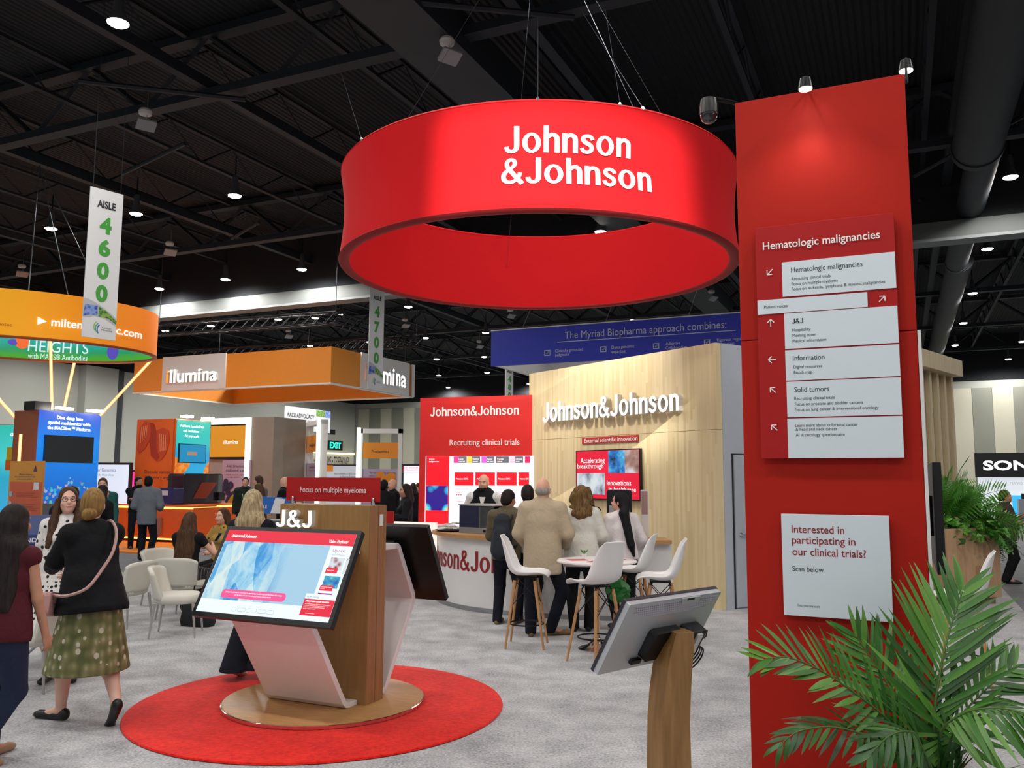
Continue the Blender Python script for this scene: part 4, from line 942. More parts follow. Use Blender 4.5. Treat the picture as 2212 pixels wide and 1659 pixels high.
# double tower: orange print with helix (facing left) + cyan light box
A3 = G(376, 904, 3.4)
T2 = Frame('orange_tower', 'orange booth tower with a red helix print and slogan', 'display tower', (A3[0], A3[1], 0), E1)
MB().box(-1.42, 0, 0, .5, 0, 3.4).build('core', m_orange, T2.root)
for s, p0, p1 in (('Decode cancer', (312, 1021), (369, 1024)), ('from every angle', (312, 1033), (369, 1036))): ptext(T2, s, M('brown lettering', '#6a3a14', .6), p0, p1, 7, -.01)
m_helix = M('red helix print', '#c8471c', .5); m_helix2 = M('deep red helix print', '#a8321a', .5)
def pc(px, py, y=-.012): return T2.uz(px, py, y)
for pts, mt in (([(299, 945), (302, 925), (312, 910), (322, 912), (326, 930), (322, 952), (312, 970), (300, 978), (296, 970)], m_helix), ([(322, 912), (332, 915), (338, 935), (338, 970), (345, 988), (338, 996), (326, 985), (322, 952), (326, 930)], m_helix2),
                ([(338, 930), (352, 924), (364, 930), (366, 950), (360, 975), (350, 992), (338, 996), (345, 988), (338, 970)], m_helix)):
    MB().add([(pc(*p)[0], -.012, pc(*p)[1]) for p in pts[::-1]], [tuple(range(len(pts)))]).build('helix', mt, T2.root)
for k in range(4):
    for x0, y0, x1, y1 in ((303+4*k, 958-4*k, 306+4*k, 922-1*k), (346+4*k, 975-k, 345+4*k, 936+k)):
        a, b = pc(x0, y0, -.016), pc(x1, y1, -.016); MB().add([(a[0]-.012, -.016, a[1]), (a[0]+.012, -.016, a[1]), (b[0]+.012, -.016, b[1]), (b[0]-.012, -.016, b[1])], [(0, 1, 2, 3)]).build('helix_rung', M('pale orange rung', '#f0a070', .5), T2.root)
T3 = Frame('cyan_tower', 'narrow tower with cyan and orange light box above the orange counter', 'display tower', (A3[0]+.06, A3[1], 0), E2)
MB().box(0, 1.35, 0, .3, 0, 3.4).build('core', m_orange, T3.root)
m_cyan = image_mat('cyan cell light box', lambda t: t.mix(t.math('LESS_THAN', t.n('TexVoronoi', Vector=t.co(loc=(.3, 0, .2)), Scale=.9).outputs[0], t.math('MULTIPLY', t.math('LESS_THAN', t.sep(t.co())[2], 2.3), .62)), t.ramp(t.math('MULTIPLY', t.sep(t.co())[2], .29), [(.3, '#1fb8e0'), (.7, '#1f9fd8'), (.78, '#28c4c4'), (.98, '#35c8b4')]), t.ramp(t.noise(t.co(), 7, 4), [(.35, '#d8671c'), (.6, '#f09a3a')])), 1.0)
lb3 = MB().box(.03, 1.3, -.03, 0, .98, 3.38).build('light_box', m_cyan, T3.root)
for s, p0, p1 in (('Achieve hands-free', (389, 921), (440, 926)), ('cell isolation –', (396, 932), (434, 936)), ('At any scale', (399, 943), (430, 946))): ptext(T3, s, m_vtext, p0, p1, 5.5, -.036, lb3, bold=.01)
u0, z1 = T3.uz(388, 958, -.08); u1, z0 = T3.uz(444, 1001, -.08); sm = MB().box(u0, u1, -.08, -.03, z0, z1).build('monitor', m_black, T3.root)
MB().rect(u0+.02, u1-.02, z0+.02, z1-.02, -.082).build('screen', glow('cyan screen', '#1f8fc0', .8), sm); MB().rect(u0+.3, u1-.35, z0+.22, z1-.22, -.084).build('picture', glow('tan picture', '#a88a70', .8), sm)
for u in (.1, .9): MB().box(u, u+.25, -.3, -.05, 3.44, 3.5).build('top_lamp', m_lens, T3.root)
# orange counters with light strips
m_strip = glow('orange light strip', '#ffb050', 4.0)
def orange_counter(label, A, L, ex, D, ztop=.92):
    F = Frame('lit_counter', label, 'counter', (A[0], A[1], 0), ex)
    MB().box(0, L, 0, D, .1, ztop).build('body', m_orange, F.root, bevel=.01); MB().box(-.02, L+.02, -.02, D+.02, ztop+.05, ztop+.09).build('worktop', m_orange, F.root)
    MB().box(.0, L, -.01, 0, ztop+.0, ztop+.05).build('upper_light', m_strip, F.root); MB().box(.0, L, -.01, 0, .1, .14).build('lower_light', m_strip, F.root); return F
C1 = orange_counter('orange counter with glowing edges in front of the cyan tower', G(403, 1172), 2.0, E2, 1.0)
ptext(C1, '▸ miltenyibiotec.com', m_print_white, (413, 1114), (467, 1111), 5, -.015)
MB().box(-.3, 0, .0, .3, 0, 1.0).build('column', m_orange, C1.root)
u0, z1 = C1.uz(376, 1108, -.02); u1, z0 = C1.uz(394, 1165, -.02)
C2 = orange_counter('orange counter with glowing edge behind the grey-jacketed man', G(225, 1168)+E1*0, 3.2, E1, .8)
bb = prect(C2, 'brochure_rack', M('grey brochure', '#9a6a5c', .6), (332, 1118), (346, 1155), -.06, -.01)
bx = thing('instrument', 'black and orange laboratory instrument on the orange counter', 'instrument', G(435, 1166)+np.array([0, 0, 1.01]), HALL+math.pi/2)
MB().rbox(-.75, .75, 0, .6, 0, .85, .08).build('body', M('dark violet casing', '#1d1626', .25, coat=.5), bx, bevel=.02)
MB().prism([(-.4, .15), (.1, .15), (.5, .6), (-.1, .6)], -.02, 0).build('front_window', M('orange window', '#8a3410', .2), bx)
MB().rbox(.5, .72, -.1, -.02, .08, .32, .02).build('touch_panel', m_black, bx)
mw = thing('blue_box', 'dark blue storage box on the orange counter', 'box', G(352, 1172)+np.array([0, 0, 1.01]), HALL)
MB().rbox(-.3, .3, 0, .35, 0, .45, .03).build('body', M('dark blue plastic', '#262a5c', .4), mw); MB().box(-.2, .1, -.01, 0, .25, .38).build('sticker', m_ant, mw)
# orange poster stand in front
PS = thing('poster_stand', 'orange poster stand with small print and portraits at the left', 'poster stand', (0, 0, 0))
A = atY(20, 1030, 12.0); B = atY(92, 1030, 11.7)
PSF = Frame('x', None, None, (A[0], A[1], 0), (B[0]-A[0], B[1]-A[1], 0), root=PS)
m_ = Matrix.Identity(4)
for i in range(3): m_[i][0], m_[i][1], m_[i][2], m_[i][3] = PSF.ex[i], PSF.ey[i], PSF.ez[i], PSF.O[i]
PS.matrix_world = m_
pw = float(np.linalg.norm((B-A)[:2])); pz1 = PSF.uz(50, 996)[1]
MB().box(0, pw, 0, .03, .5, pz1).build('upper_poster', M('amber poster', '#c08434', .6), PS); MB().box(.04, pw, -.006, .0, .45, PSF.uz(50, 1041)[1]).build('lower_poster', M('terracotta poster', '#b8553a', .6), PS)
MB().box(.05, pw-.05, -.2, .25, 0, .04).build('foot', m_steel_dark, PS); MB().box(pw*.3, pw*.7, .0, .05, .04, .5).build('leg', m_steel_dark, PS)
for s, p0, p1, cp in (('Poster Library', (42, 1026), (70, 1026), 3), ('in a dedicated learning', (32, 1031), (75, 1031), 3), ('environment platform', (36, 1036), (72, 1036), 3)): ptext(PSF, s, M('violet print', '#4a3560', .6), p0, p1, cp, -.004)
for y in (1066, 1070, 1074, 1090, 1094, 1098, 1102, 1117, 1121): ptext(PSF, 'a short line of small print here'[:28], m_sub, (34, y), (82-(y % 3)*5, y), 2, -.01)
u, z = PSF.uz(76, 1012); MB().add([(u-.03, -.004, z-.04), (u+.04, -.004, z-.04), (u+.01, -.004, z+.05)], [(0, 1, 2)]).build('emblem', M('violet print', '#4a3560', .6), PS)
for px, py in ((25, 1067), (23, 1088)):
    u, z = PSF.uz(px, py); MB().add([(u+.035*math.cos(a), -.012, z+.04*math.sin(a)) for a in [i*math.pi/6 for i in range(12)]], [tuple(range(12))]).build('portrait', M('portrait print', '#8fa0b4', .6), PS)
prect(PSF, 'note', m_ant, (73, 1042), (83, 1058), -.012, -.008)
# blue recycling and landfill bins behind the poster
def bin_(label, p, w, d_, h, rz, text, lid):
    r = thing('waste_bin', label, 'bin', p, rz); body = MB().rbox(-w/2, w/2, -d_/2, d_/2, 0, h, .04).build('body', lid[0], r, bevel=.01)
    hood = MB().prismx([(-d_/2, h), (d_/2, h), (d_/2, h+.28), (0, h+.34), (-d_/2, h+.12)], -w/2, w/2).build('hood', lid[1], r, bevel=.01)
    letters('lettering', text, m_print_white, hood, -w*.38, h+.03, .05, w*.7, -d_/2-.005)
m_bin = M('grey bin plastic', '#4c535e', .5); m_bin_blue = M('navy bin plastic', '#2c3a6e', .5); m_bin_lid = M('dark bin hood', '#24262c', .5)
p = atY(78, 1130, 10.4); bin_('navy bin with dark hood beside the orange poster stand', (p[0], p[1], 0), .5, .5, .95, .5, 'LANDFILL', (m_bin_blue, m_bin_blue))
p = atY(120, 1100, 13.3); bin_('dark bin marked landfill behind the woman in dotted dress', (p[0], p[1], 0), 1.2, .5, 1.0, .5, 'LANDFILL   RECYCLE', (m_bin_lid, m_bin_lid))
p = atY(578, 1100, 14.2); RB2 = thing('recycle_bin', 'grey bin station with blue recycle panel behind the blond woman', 'bin', (p[0], p[1], 0), -.1)
MB().rbox(-.55, .5, 0, .6, 0, 1.05, .05).build('body', m_bin, RB2, bevel=.01); MB().box(-.35, -.28, 0, .05, 1.05, 1.45).build('post', m_bin, RB2); MB().box(.38, .46, 0, .05, 1.05, 1.45).build('post', m_bin, RB2)
hb_ = MB().prism([(-.28, 1.16), (.38, 1.16), (.38, 1.42), (-.1, 1.44), (-.28, 1.38)], .0, .05).build('panel', M('blue recycle panel', '#1f62b4', .5), RB2); letters('lettering', 'RECYCLE', m_print_white, hb_, -.27, 1.25, .05, .26, -.004); MB().prism([(.05, 1.165), (.24, 1.165), (.3, 1.4), (.13, 1.42)], -.006, 0).build('picture', m_banner, hb_)
# ================================================================== illumina hanging box
m_amber = M('amber box fabric', '#f0962a', .55, var=.03); m_amber2 = M('amber inner fabric', '#dc8a24', .6)
cA, cB, cC = G(290, 849, 4.95)[:2], G(714, 826, 4.95)[:2], None
ec = cB; L1, L2 = 9.15, 5.35
IB = Frame('box_sign', 'large square orange hanging box sign with glowing lettering', 'hanging sign', (ec[0], ec[1], 0), E1)
iz0 = 4.95; iz1 = (IB.uz(716, 748)[1])
MB().box(-L1, 0, 0, .12, iz0, iz1).build('front_side', m_amber, IB.root); MB().box(-.12, 0, .12, L2, iz0, iz1).build('right_side', m_amber, IB.root)
MB().box(-L1, -L1+.12, .12, L2, iz0, iz1).build('left_side', m_amber2, IB.root); MB().box(-L1+.12, -.12, L2-.12, L2, iz0, iz1).build('back_side', m_amber2, IB.root)
for x0, x1, y0, y1 in ((-L1, .02, -.02, .14), (-.14, .02, .14, L2), (-L1-.02, -L1+.14, .14, L2), (-L1, 0, L2-.14, L2+.02)): MB().box(x0, x1, y0, y1, iz0-.05, iz0).build('white_edge', m_white_metal, IB.root)
u0 = IB.uz(353, 810)[0]; u1 = IB.uz(489, 800)[0]
wp = MB().box(u0, u1, -.06, 0, iz0-.02, iz1+.03).build('white_panel', m_white, IB.root)
m_glow_or = glow('glowing orange letter', '#ff7a1e', 1.8)
raised_letters(IB, 'illumina', lambda i: m_glow_or if i == 0 else m_glow_letter, (363, 827), (472, 822), 27, -.08, .1, .02, 'glowing_letter', wp, m_letter_side)
IR = Frame('x', None, None, (ec[0], ec[1], 0), E2, root=None) if False else None
IR = Frame('__tmp', None, None, (ec[0], ec[1], 0), E2); IR.root.parent = IB.root; IR.root.name = 'right_lettering'
m_ = Matrix.Identity(4); m_[0][0], m_[0][1], m_[1][0], m_[1][1] = 0, -1, 1, 0; IR.root.matrix_local = m_
r0 = IR.uz(778, 800)[0]; r1 = IR.uz(882, 800)[0]
wq = MB().box(r0, r1, -.06, 0, iz0-.02, iz1+.03).build('white_panel', m_white, IR.root); MB().box(r1+.2, L2, -.06, 0, iz0-.02, iz1+.02).build('white_end', m_white, IR.root)
raised_letters(IR, 'illumina', lambda i: m_glow_or if i == 0 else m_glow_letter, (789, 822), (872, 836), 38, -.08, .1, .02, 'glowing_letter', IR.root, m_letter_side)
for u, y in ((-1, .05), (-5, .05), (-8.8, .05), (-.06, 4.8), (-5, L2)): MB().tube([(u, y, iz1), (u, y, 7.0)], .01, 5).build('wire', m_wire, IB.root)
# lighting truss above it
tA, tB, tC = G(343, 722, 6.9), G(725, 697, 6.9), G(900, 748, 6.9)
TR = thing('lighting_truss', 'black square lighting truss hanging above the orange box sign', 'truss', (0, 0, 0))
def box_truss(P, Q, w=.38):
    P, Q = np.array(P), np.array(Q); d_ = (Q-P)/np.linalg.norm(Q-P); L_n = np.linalg.norm(Q-P); s_ = np.array([-d_[1], d_[0], 0])*w
    mb = MB()
    for a, b in ((0, 0), (1, 0), (0, 1), (1, 1)): mb.tube([P+s_*a+EZ*w*b, Q+s_*a+EZ*w*b], .03, 6)
    n = int(L_n/.42)
    for i in range(n):
        p = P+d_*L_n*i/n; q = P+d_*L_n*(i+1)/n
        for a in (0, 1):
            mb.tube([p+s_*a, q+s_*a+EZ*w], .016, 4)
            mb.tube([p+EZ*w*a, q+s_+EZ*w*a], .016, 4)
    return mb.build('truss_span', m_steel_dark, TR)
dd = (tB-tA)/np.linalg.norm(tB-tA); box_truss(tA-dd*4, tB); box_truss(tB, tC); box_truss(tA-dd*4+E2*5.4, tB+E2*5.4)
for p in (tB, tC, tA): MB().tube([p+EZ*.38, (p[0], p[1], 10.2)], .012, 5).build('hanging_chain', m_wire, TR)
# ================================================================== booth under the box: tower with light frame, kiosks
D0 = G(434.8, 905, 3.66); D1 = G(548, 902, 3.66)
IT = Frame('light_tower', 'grey tower with white light frame and amber monitor', 'display tower', (D0[0], D0[1], 0), E1)
itw = float(((D1-D0)[:2])@E1[:2]); m_taupe = M('taupe laminate', '#8f877b', .6)
MB().box(0, itw, .08, .5, 0, 3.66).build('back_panel', M('grey tower panel', '#a3a3a2', .6), IT.root)
MB().box(itw-.02, itw+.9, .02, 1.6, 0, 3.66).build('taupe_block', m_taupe, IT.root)
m_ledw = glow('white light bar', '#f4fff4', 1.8)
MB().box(0, itw, -.02, .08, 3.66-.2, 3.66).build('light_bar', m_ledw, IT.root); MB().box(itw-.18, itw, -.04, .08, 0, 3.66).build('light_bar', m_ledw, IT.root)
u0, z1 = IT.uz(453, 917, 0); u1, z0 = IT.uz(537, 991, 0); mo = MB().box(u0, u1, 0, .08, z0, z1).build('monitor', m_black, IT.root)
MB().rect(u0+.05, u1-.02, z0+.06, z1-.06, -.003).build('screen', glow('amber screen', '#d08a1c', .8), mo); ptext(IT, 'illumina', m_vtext, (483, 959), (514, 959), 8, -.008, mo)
pp = prect(IT, 'print_panel', M('lilac print', '#b7a2bd', .6), (481, 994), (537, 1130), -.02, .08)
ptext(IT, 'Add dimension to', m_print_dark, (489, 1009), (538, 1010), 6, -.025, pp); ptext(IT, 'multiomic cancer', m_print_dark, (488, 1018), (538, 1019), 6, -.025, pp); ptext(IT, 'Simple, accurate, end-to-end', m_sub, (488, 1027), (536, 1027), 3, -.025, pp); ptext(IT, 'on a single platform', m_sub, (488, 1032), (518, 1032), 3, -.025, pp)
def cloud(F, cx, cy, rx, ry, mat, par, y, seed, n=26):
    r_ = random.Random(seed); mb = MB()
    for k in range(n):
        a = r_.uniform(0, 6.28); q = math.sqrt(r_.random()); u, z = F.uz(cx+rx*q*math.cos(a), cy+ry*q*math.sin(a), y); s_ = r_.uniform(.06, .16)
        mb.add([(u+s_*math.cos(i*math.pi/5), y-.0006*k, z+s_*math.sin(i*math.pi/5)) for i in range(10)], [tuple(range(10))])
    return mb.build('artwork', mat, par)
cloud(IT, 492, 1065, 16, 26, M('navy bloom print', '#2b2a4a', .7), pp, -.03, 1); cloud(IT, 506, 1086, 10, 18, M('ochre bloom print', '#b7912c', .7), pp, -.05, 2); cloud(IT, 494, 1108, 14, 12, M('maroon bloom print', '#6a3a34', .7), pp, -.07, 3)
# two framed kiosks with light posts
def frame_kiosk(label, px0, px1, ytop, Y, led_left, word, angle=None):
    A, B = atY(px0, ytop, Y), atY(px1, ytop, Y)
    ex = np.array([B[0]-A[0], B[1]-A[1], 0]) if angle is None else np.array([math.cos(angle), math.sin(angle), 0])
    F = Frame('framed_kiosk', label, 'kiosk', (A[0], A[1], 0), ex, group='framed kiosks')
    w = F.uz(px1, ytop)[0]; z = F.uz(px0, ytop)[1]
    for a in (0, w-.12): MB().box(a, a+.12, 0, .25, 0, z).build('upright', m_white_metal, F.root)
    MB().box(0, w, 0, .25, z-.14, z).build('lintel', m_white_metal, F.root)
    x = -.05 if led_left else w-.05
    MB().box(x, x+.11, -.1, 0, 0, z+.03).build('light_bar', m_ledw, F.root)
    s_ = MB().box(.1, w-.1, .02, .08, z*.72, z*.87).build('header', m_amber, F.root); letters('lettering', word, m_print_dark, s_, w*.3, z*.77, .1, w*.4, .012)
    b_ = MB().box(.1, w-.1, .05, .1, .1, z*.62).build('print_panel', M('lilac print', '#b7a2bd', .6), F.root)
    letters('lettering', 'The new standard in proteomics', m_print_dark, b_, w*.25, z*.575, .07, w*.62, .04); letters('lettering', 'Explore more with less', m_sub, b_, w*.25, z*.55, .04, w*.4, .04)
    return F, w, z
F1, w1, z1_ = frame_kiosk('narrow light-framed kiosk with orange header behind the red kiosk sign', 660, 692, 913, 28.5, False, 'Insights', math.radians(-62))
F2, w2_, z2_ = frame_kiosk('wide light-framed kiosk with amber header and lilac print', 776, 869, 926, 26.5, True, 'Proteomics')
cloud(F2, 832, 1035, 16, 12, M('orange petal print', '#e8902c', .7), F2.root, .03, 5, 16)
# AACR banner, exit sign, lounge niche, screens further back
m_sky = M('pale banner', '#c3c8cc', .6)
bA, bB = G(616, 876, 5.4), G(714, 889, 5.4)
AB = Frame('hanging_banner', 'grey hanging banner reading AACR advocacy partners pavilion', 'banner', (bA[0], bA[1], 0), bB-bA)
bw = float(np.linalg.norm((bB-bA)[:2])); zb = AB.uz(617, 927)[1]
MB().box(0, bw, 0, .03, zb, 5.4).build('board', m_sky, AB.root)
ptext(AB, 'AACR ADVOCACY', m_print_dark, (620, 900), (679, 905), 9, -.01, bold=.01); ptext(AB, 'PARTNERS PAVILION', m_print_dark, (620, 914), (700, 919), 9, -.01, bold=.01)
prect(AB, 'artwork', m_tile_g, (684, 886), (702, 901), -.012, -.008); prect(AB, 'artwork', m_tile_b, (703, 888), (713, 903), -.012, -.008)
EX = Frame('exit_sign', 'small green glowing exit sign on the far grey wall', 'exit sign', WL.W(WL.uz(706, 966)[0], -.1, 0), E2)
zx = EX.uz(706, 971)[1]; MB().box(0, 2.0, 0, .1, zx, zx+.75).build('box', m_black, EX.root); letters('lettering', 'EXIT', glow('exit green', '#20e0a8', 3), EX.root, .25, zx+.15, .45, 1.5, -.01, .03)
LN = Frame('sign_niche', 'lit wall niche with lounge, restrooms and telephones lettering', 'sign', WL.W(WL.uz(648, 1000)[0], -.06, 0), E2)
nu = WL.uz(762, 1000)[0]-WL.uz(648, 1000)[0]; nz1 = WL.uz(648, 974)[1]; nz0 = WL.uz(700, 1010)[1]
MB().box(0, nu, .0, .04, nz0, nz1).build('panel', M('pale niche wall', '#c9c8b8', .8), LN.root); MB().box(0, nu, -.12, .0, nz1-.12, nz1).build('light_strip', glow('warm niche light', '#fff0c0', 2.2), LN.root)
letters('lettering', 'LOUNGE • RESTROOMS • TELEPHONES', m_print_dark, LN.root, nu*.01, nz0+.15, .75, nu*.9, -.01)
prect(WL, 'vent', m_black_up, (697, 926), (724, 939), -.03, 0)
prect(WL, 'doorway', m_panel_light, (593, 962), (603, 1020), -.03, 0)
def back_screen(name, label, cat, px0, px1, y0, y1, Y, mat, text=None):
    A, B = atY(px0, 1000, Y), atY(px1, 1000, Y); F = Frame(name, label, cat, (A[0], A[1], 0), (B[0]-A[0], B[1]-A[1], 0)); w = float(np.linalg.norm((B-A)[:2]))
    z1 = F.uz(px0, y0)[1]; z0 = max(.0, F.uz(px0, y1)[1]); MB().box(0, w, 0, .12, 0, z1).build('frame_panel', m_bin_lid, F.root); MB().rect(.06, w-.06, max(z0, .2), z1-.06, -.004).build('screen', mat, F.root); return F
BS1 = back_screen('genomics_screen', 'white cancer genomics workflow screen behind the group on the left', 'screen', 205, 284, 999, 1110, 24.0, glow('pale blue screen', '#d8e4f6', .9))
ptext(BS1, 'Cancer Genomics', glow('navy screen text', '#3a4a8a', .6), (195, 1018), (250, 1019), 7, -.01); ptext(BS1, 'Research Workflow', m_scr_grey, (195, 1028), (246, 1029), 5, -.01)
BS2 = back_screen('pink_screen', 'bright pink lit panel between blue and orange towers', 'screen', 284, 296, 1015, 1110, 27.0, glow('pink light box', '#ff3a9a', 1.2))
BS3 = back_screen('tools_screen', 'white and red screen beside the red booth wall', 'screen', 868, 915, 1002, 1120, 24.0, glow('white tool screen', '#e8ecf6', 1.1))
for s, y in (('SEE YOUR', 1012), ('BIO-ONCOLOGY WITH', 1017)): ptext(BS3, s, m_vred, (870, y), (904, y), 3.5, -.01)
ptext(BS3, 'COMPATIBLE TOOLS', m_vgt, (870, 1022), (904, 1022), 3.5, -.01)
BS4 = back_screen('poster_board', 'white poster board about enzyme engineering behind the kiosks', 'poster', 697, 776, 1003, 1120, 31.0, glow('dim poster white', '#c9ccd4', .55)); prect(BS4, 'logo_block', m_amber, (705, 1005), (719, 1018), -.02, -.008)
ptext(BS4, 'Improvements in NGS Library', m_print_dark, (722, 1025), (775, 1026), 4, -.01); ptext(BS4, 'by Enzyme Engineering', m_print_dark, (734, 1031), (775, 1032), 4, -.01)
BS5 = back_screen('navy_screen', 'navy starry screen behind the white umbrella', 'screen', 604, 660, 1005, 1110, 40.0, glow('navy screen', '#23265a', .5))
um = thing('umbrella', 'white umbrella canopy behind the bald man in black', 'umbrella', atY(641, 1040, 33)*np.array([1, 1, 0]))
zc = atY(641, 1011, 33)[2]; rr = 24/FPX*33
for k in range(8):
    a0, a1 = k*math.pi/4, (k+1)*math.pi/4; mb = MB(); R_ = []
    for i in range(6):
        f = i/5; r_ = rr*f; zz = zc-.55*f**1.8; R_.append([(r_*math.cos(a0+(a1-a0)*j/3), r_*math.sin(a0+(a1-a0)*j/3), zz) for j in range(4)])
    mb.rings(R_, closed=False).build('canopy_panel', m_white_metal, um, smooth=True)
MB().tube([(0, 0, 0), (0, 0, zc+.12)], .03, 8).build('pole', m_steel, um)
# bright stand right behind the kiosk
RS = Frame('red_display_desk', 'low red and white lit display desk behind the kiosk', 'desk', atY(822, 1120, 13.2)*np.array([1, 1, 0]), E1)
MB().box(0, 1.0, 0, .5, 0, 1.05).build('body', m_white, RS.root); MB().box(0, 1.0, -.01, 0, .7, 1.1).build('light_box', glow('warm light box', '#f6e6da', 1.0), RS.root); MB().box(0, .25, -.03, -.01, .6, 1.25).build('red_side', m_red_sign, RS.root)
MB().box(.35, .6, -.02, -.012, .8, .98).build('picture', m_vred, RS.root)
# ================================================================== blue hanging banner
yA, yB = G(1061, 716, 6.2), G(1061, 716, 6.2)+E1*9.5
MY = Frame('blue_box_sign', 'long dark blue hanging sign with white checklist lettering', 'hanging sign', (yA[0], yA[1], 0), E1)
mz0 = MY.uz(1060, 789)[1]; m_navy = M('navy sign fabric', '#2237c4', .5, var=.03)
MB().box(0, 9.5, 0, .1, mz0, 6.2).build('front_side', m_navy, MY.root); MB().box(0, .1, .1, 4.5, mz0, 6.2).build('left_side', m_white, MY.root); MB().box(9.4, 9.5, .1, 4.5, mz0, 6.2).build('right_side', m_white, MY.root); MB().box(.1, 9.4, 4.4, 4.5, mz0, 6.2).build('back_side', m_white, MY.root)
MB().box(0, 9.5, -.02, .12, 6.2, 6.23).build('white_edge', m_white_metal, MY.root); MB().box(0, 9.5, -.01, .11, mz0-.03, mz0).build('lower_edge', m_navy, MY.root)
letters('lettering', 'genetics', m_print_dark, MY.root, 1.2, mz0+.1, .35, 1.6, 4.38)
m_pw = M('pale blue lettering', '#d5dcf2', .6)
ptext(MY, 'The Myriad Biopharma approach combines:', m_pw, (1220, 733), (1569, 707), 15, -.01, bold=.0)
u0, z0 = MY.uz(1204, 740); u1, z1 = MY.uz(1589, 713); MB().rect(u0, u1, (z0+z1)/2-.01, (z0+z1)/2+.01, -.01).build('underline', m_pw, MY.root)
for bx0, by0, lines in ((1176, 769, (('Clinically grounded', 1199, 762, 1259, 757), ('judgment', 1199, 770, 1230, 768))), (1297, 761, (('Deep genomic', 1321, 754, 1370, 750), ('expertise', 1321, 763, 1351, 761))), (1411, 754, (('Adaptive', 1438, 746, 1469, 743), ('Collaboration', 1438, 755, 1484, 752))), (1521, 746, (('Rigorous regulatory', 1549, 738, 1620, 733), ('execution', 1549, 747, 1586, 744)))):
    for s, a, b, c, d_ in lines: ptext(MY, s, m_pw, (a, b), (c, d_), 6.5, -.01)
    q0 = MY.uz(bx0, by0); q1 = MY.uz(bx0+13, by0-13); a, b, c, d_ = q0[0], q1[0], q0[1], q1[1]; k = .02
    for r_ in ((a, b, c, c+k), (a, b, d_-k, d_), (a, a+k, c, d_), (b-k, b, c, d_)): MB().rect(*r_, -.01).build('tick_box', m_pw, MY.root)
    s_ = b-a; MB().add([(a+.2*s_, -.014, c+.5*s_), (a+.45*s_, -.014, c+.2*s_), (b+.1*s_, -.014, d_+.2*s_), (a+.45*s_, -.014, c+.4*s_)], [(0, 1, 2, 3)]).build('tick', M('pale green tick', '#a8c878', .6), MY.root)
for u in (1, 3.6, 6, 8.5): MB().tube([(u, .05, 6.2), (u+.8, 1.5, 9.6)], .012, 5).build('wire', m_wire, MY.root)
# ================================================================== right side: slatted tower, planter, far booth
S0 = G(1986, 752, 4.15)
ang = math.radians(45.6); es = np.array([math.cos(ang), math.sin(ang), 0])
ST = Frame('slat_tower', 'pale oak slatted tower behind the red pillar', 'slatted tower', (S0[0], S0[1], 0)-es*.6, es)
swid = ST.uz(2075, 780)[0]; zcap = ST.uz(2000, 793)[1]
MB().box(-.02, swid, -.03, .8, zcap, 4.15).build('cap_beam', m_wood_slat, ST.root, bevel=.004)
MB().box(0, swid-.04, .25, .75, 0, zcap).build('core', m_slat_shade, ST.root)
MB().box(0, 1.0, .16, .25, 0, zcap).build('solid_panel', m_wood_slat, ST.root)
sm_ = MB().box(0, .12, .16, .25, 0, zcap).mesh('slat', m_wood_slat)
for i in range(5): link('slat', sm_, ST.root, loc=(1.12+i*(swid-1.25)/4.0, 0, 0))
PN = thing('planter', 'square oak planter box with ferns and palms right of the pillar', 'planter', (0, 0, 0))
pA_ = G(2072, 1310)[:2]; pa = np.array([pA_[0], pA_[1], 0]); pd = es
pC = atY(2062, 1147, 12.3); pD = G(2155, 1306)
PNF = Frame('x', None, None, (6.15, 12.15, 0), (math.cos(math.radians(20)), math.sin(math.radians(20)), 0), root=PN)
m_ = Matrix.Identity(4)
for i in range(3): m_[i][0], m_[i][1], m_[i][2], m_[i][3] = PNF.ex[i], PNF.ey[i], PNF.ez[i], PNF.O[i]
PN.matrix_world = m_
pw_ = PNF.uz(2163, 1250)[0]
MB().box(0, pw_, 0, 1.1, .1, 1.08).build('front_box', m_wood_planter, PN, bevel=.004); MB().box(.06, pw_-.06, .06, 1.04, 0, .1).build('plinth', M('planter plinth', '#8a6a4c', .6), PN)
MB().box(.05, pw_-.05, .05, 1.05, 1.05, 1.085).build('soil', M('dark soil', '#2a2018', .95), PN)
# far electronics booth
SN = Frame('electronics_booth', 'white and blue far booth with black header and white lettering', 'booth', (G(2105, 979, 3.1)[0], G(2105, 979, 3.1)[1], 0), E1)
shz0 = SN.uz(2120, 1031)[1]
MB().box(0, 6, 0, .3, shz0, 3.1).build('header', m_black, SN.root); MB().box(.1, 6, .25, .35, 0, shz0).build('back_wall', glow('lit white wall', '#e8eef4', .8), SN.root)
ptext(SN, 'SONY', m_vtext, (2124, 1015), (2262, 1015), 19, -.02, bold=.03); ptext(SN, 'MA900', m_vgt, (2182, 1047), (2209, 1047), 6, .24)
m_bl = glow('blue light box', '#1a12ff', 1.6); m_cy = glow('cyan light box', '#3ab4f0', 1.0)
def snr(n, m__, tl, br, y): return prect(SN, n, m__, tl, br, y, y+.05)
snr('light_box', m_cy, (2186, 1070), (2230, 1125), .15); snr('counter_light', m_bl, (2196, 1128), (2260, 1155), -1.2); snr('counter_light', m_bl, (2196, 1185), (2260, 1197), -1.2)
MB().box(1.6, 6, -1.15, -.5, 0, .95).build('counter', M('grey counter', '#8f939a', .5), SN.root); snr('monitor', m_black, (2206, 1066), (2240, 1115), -.6)
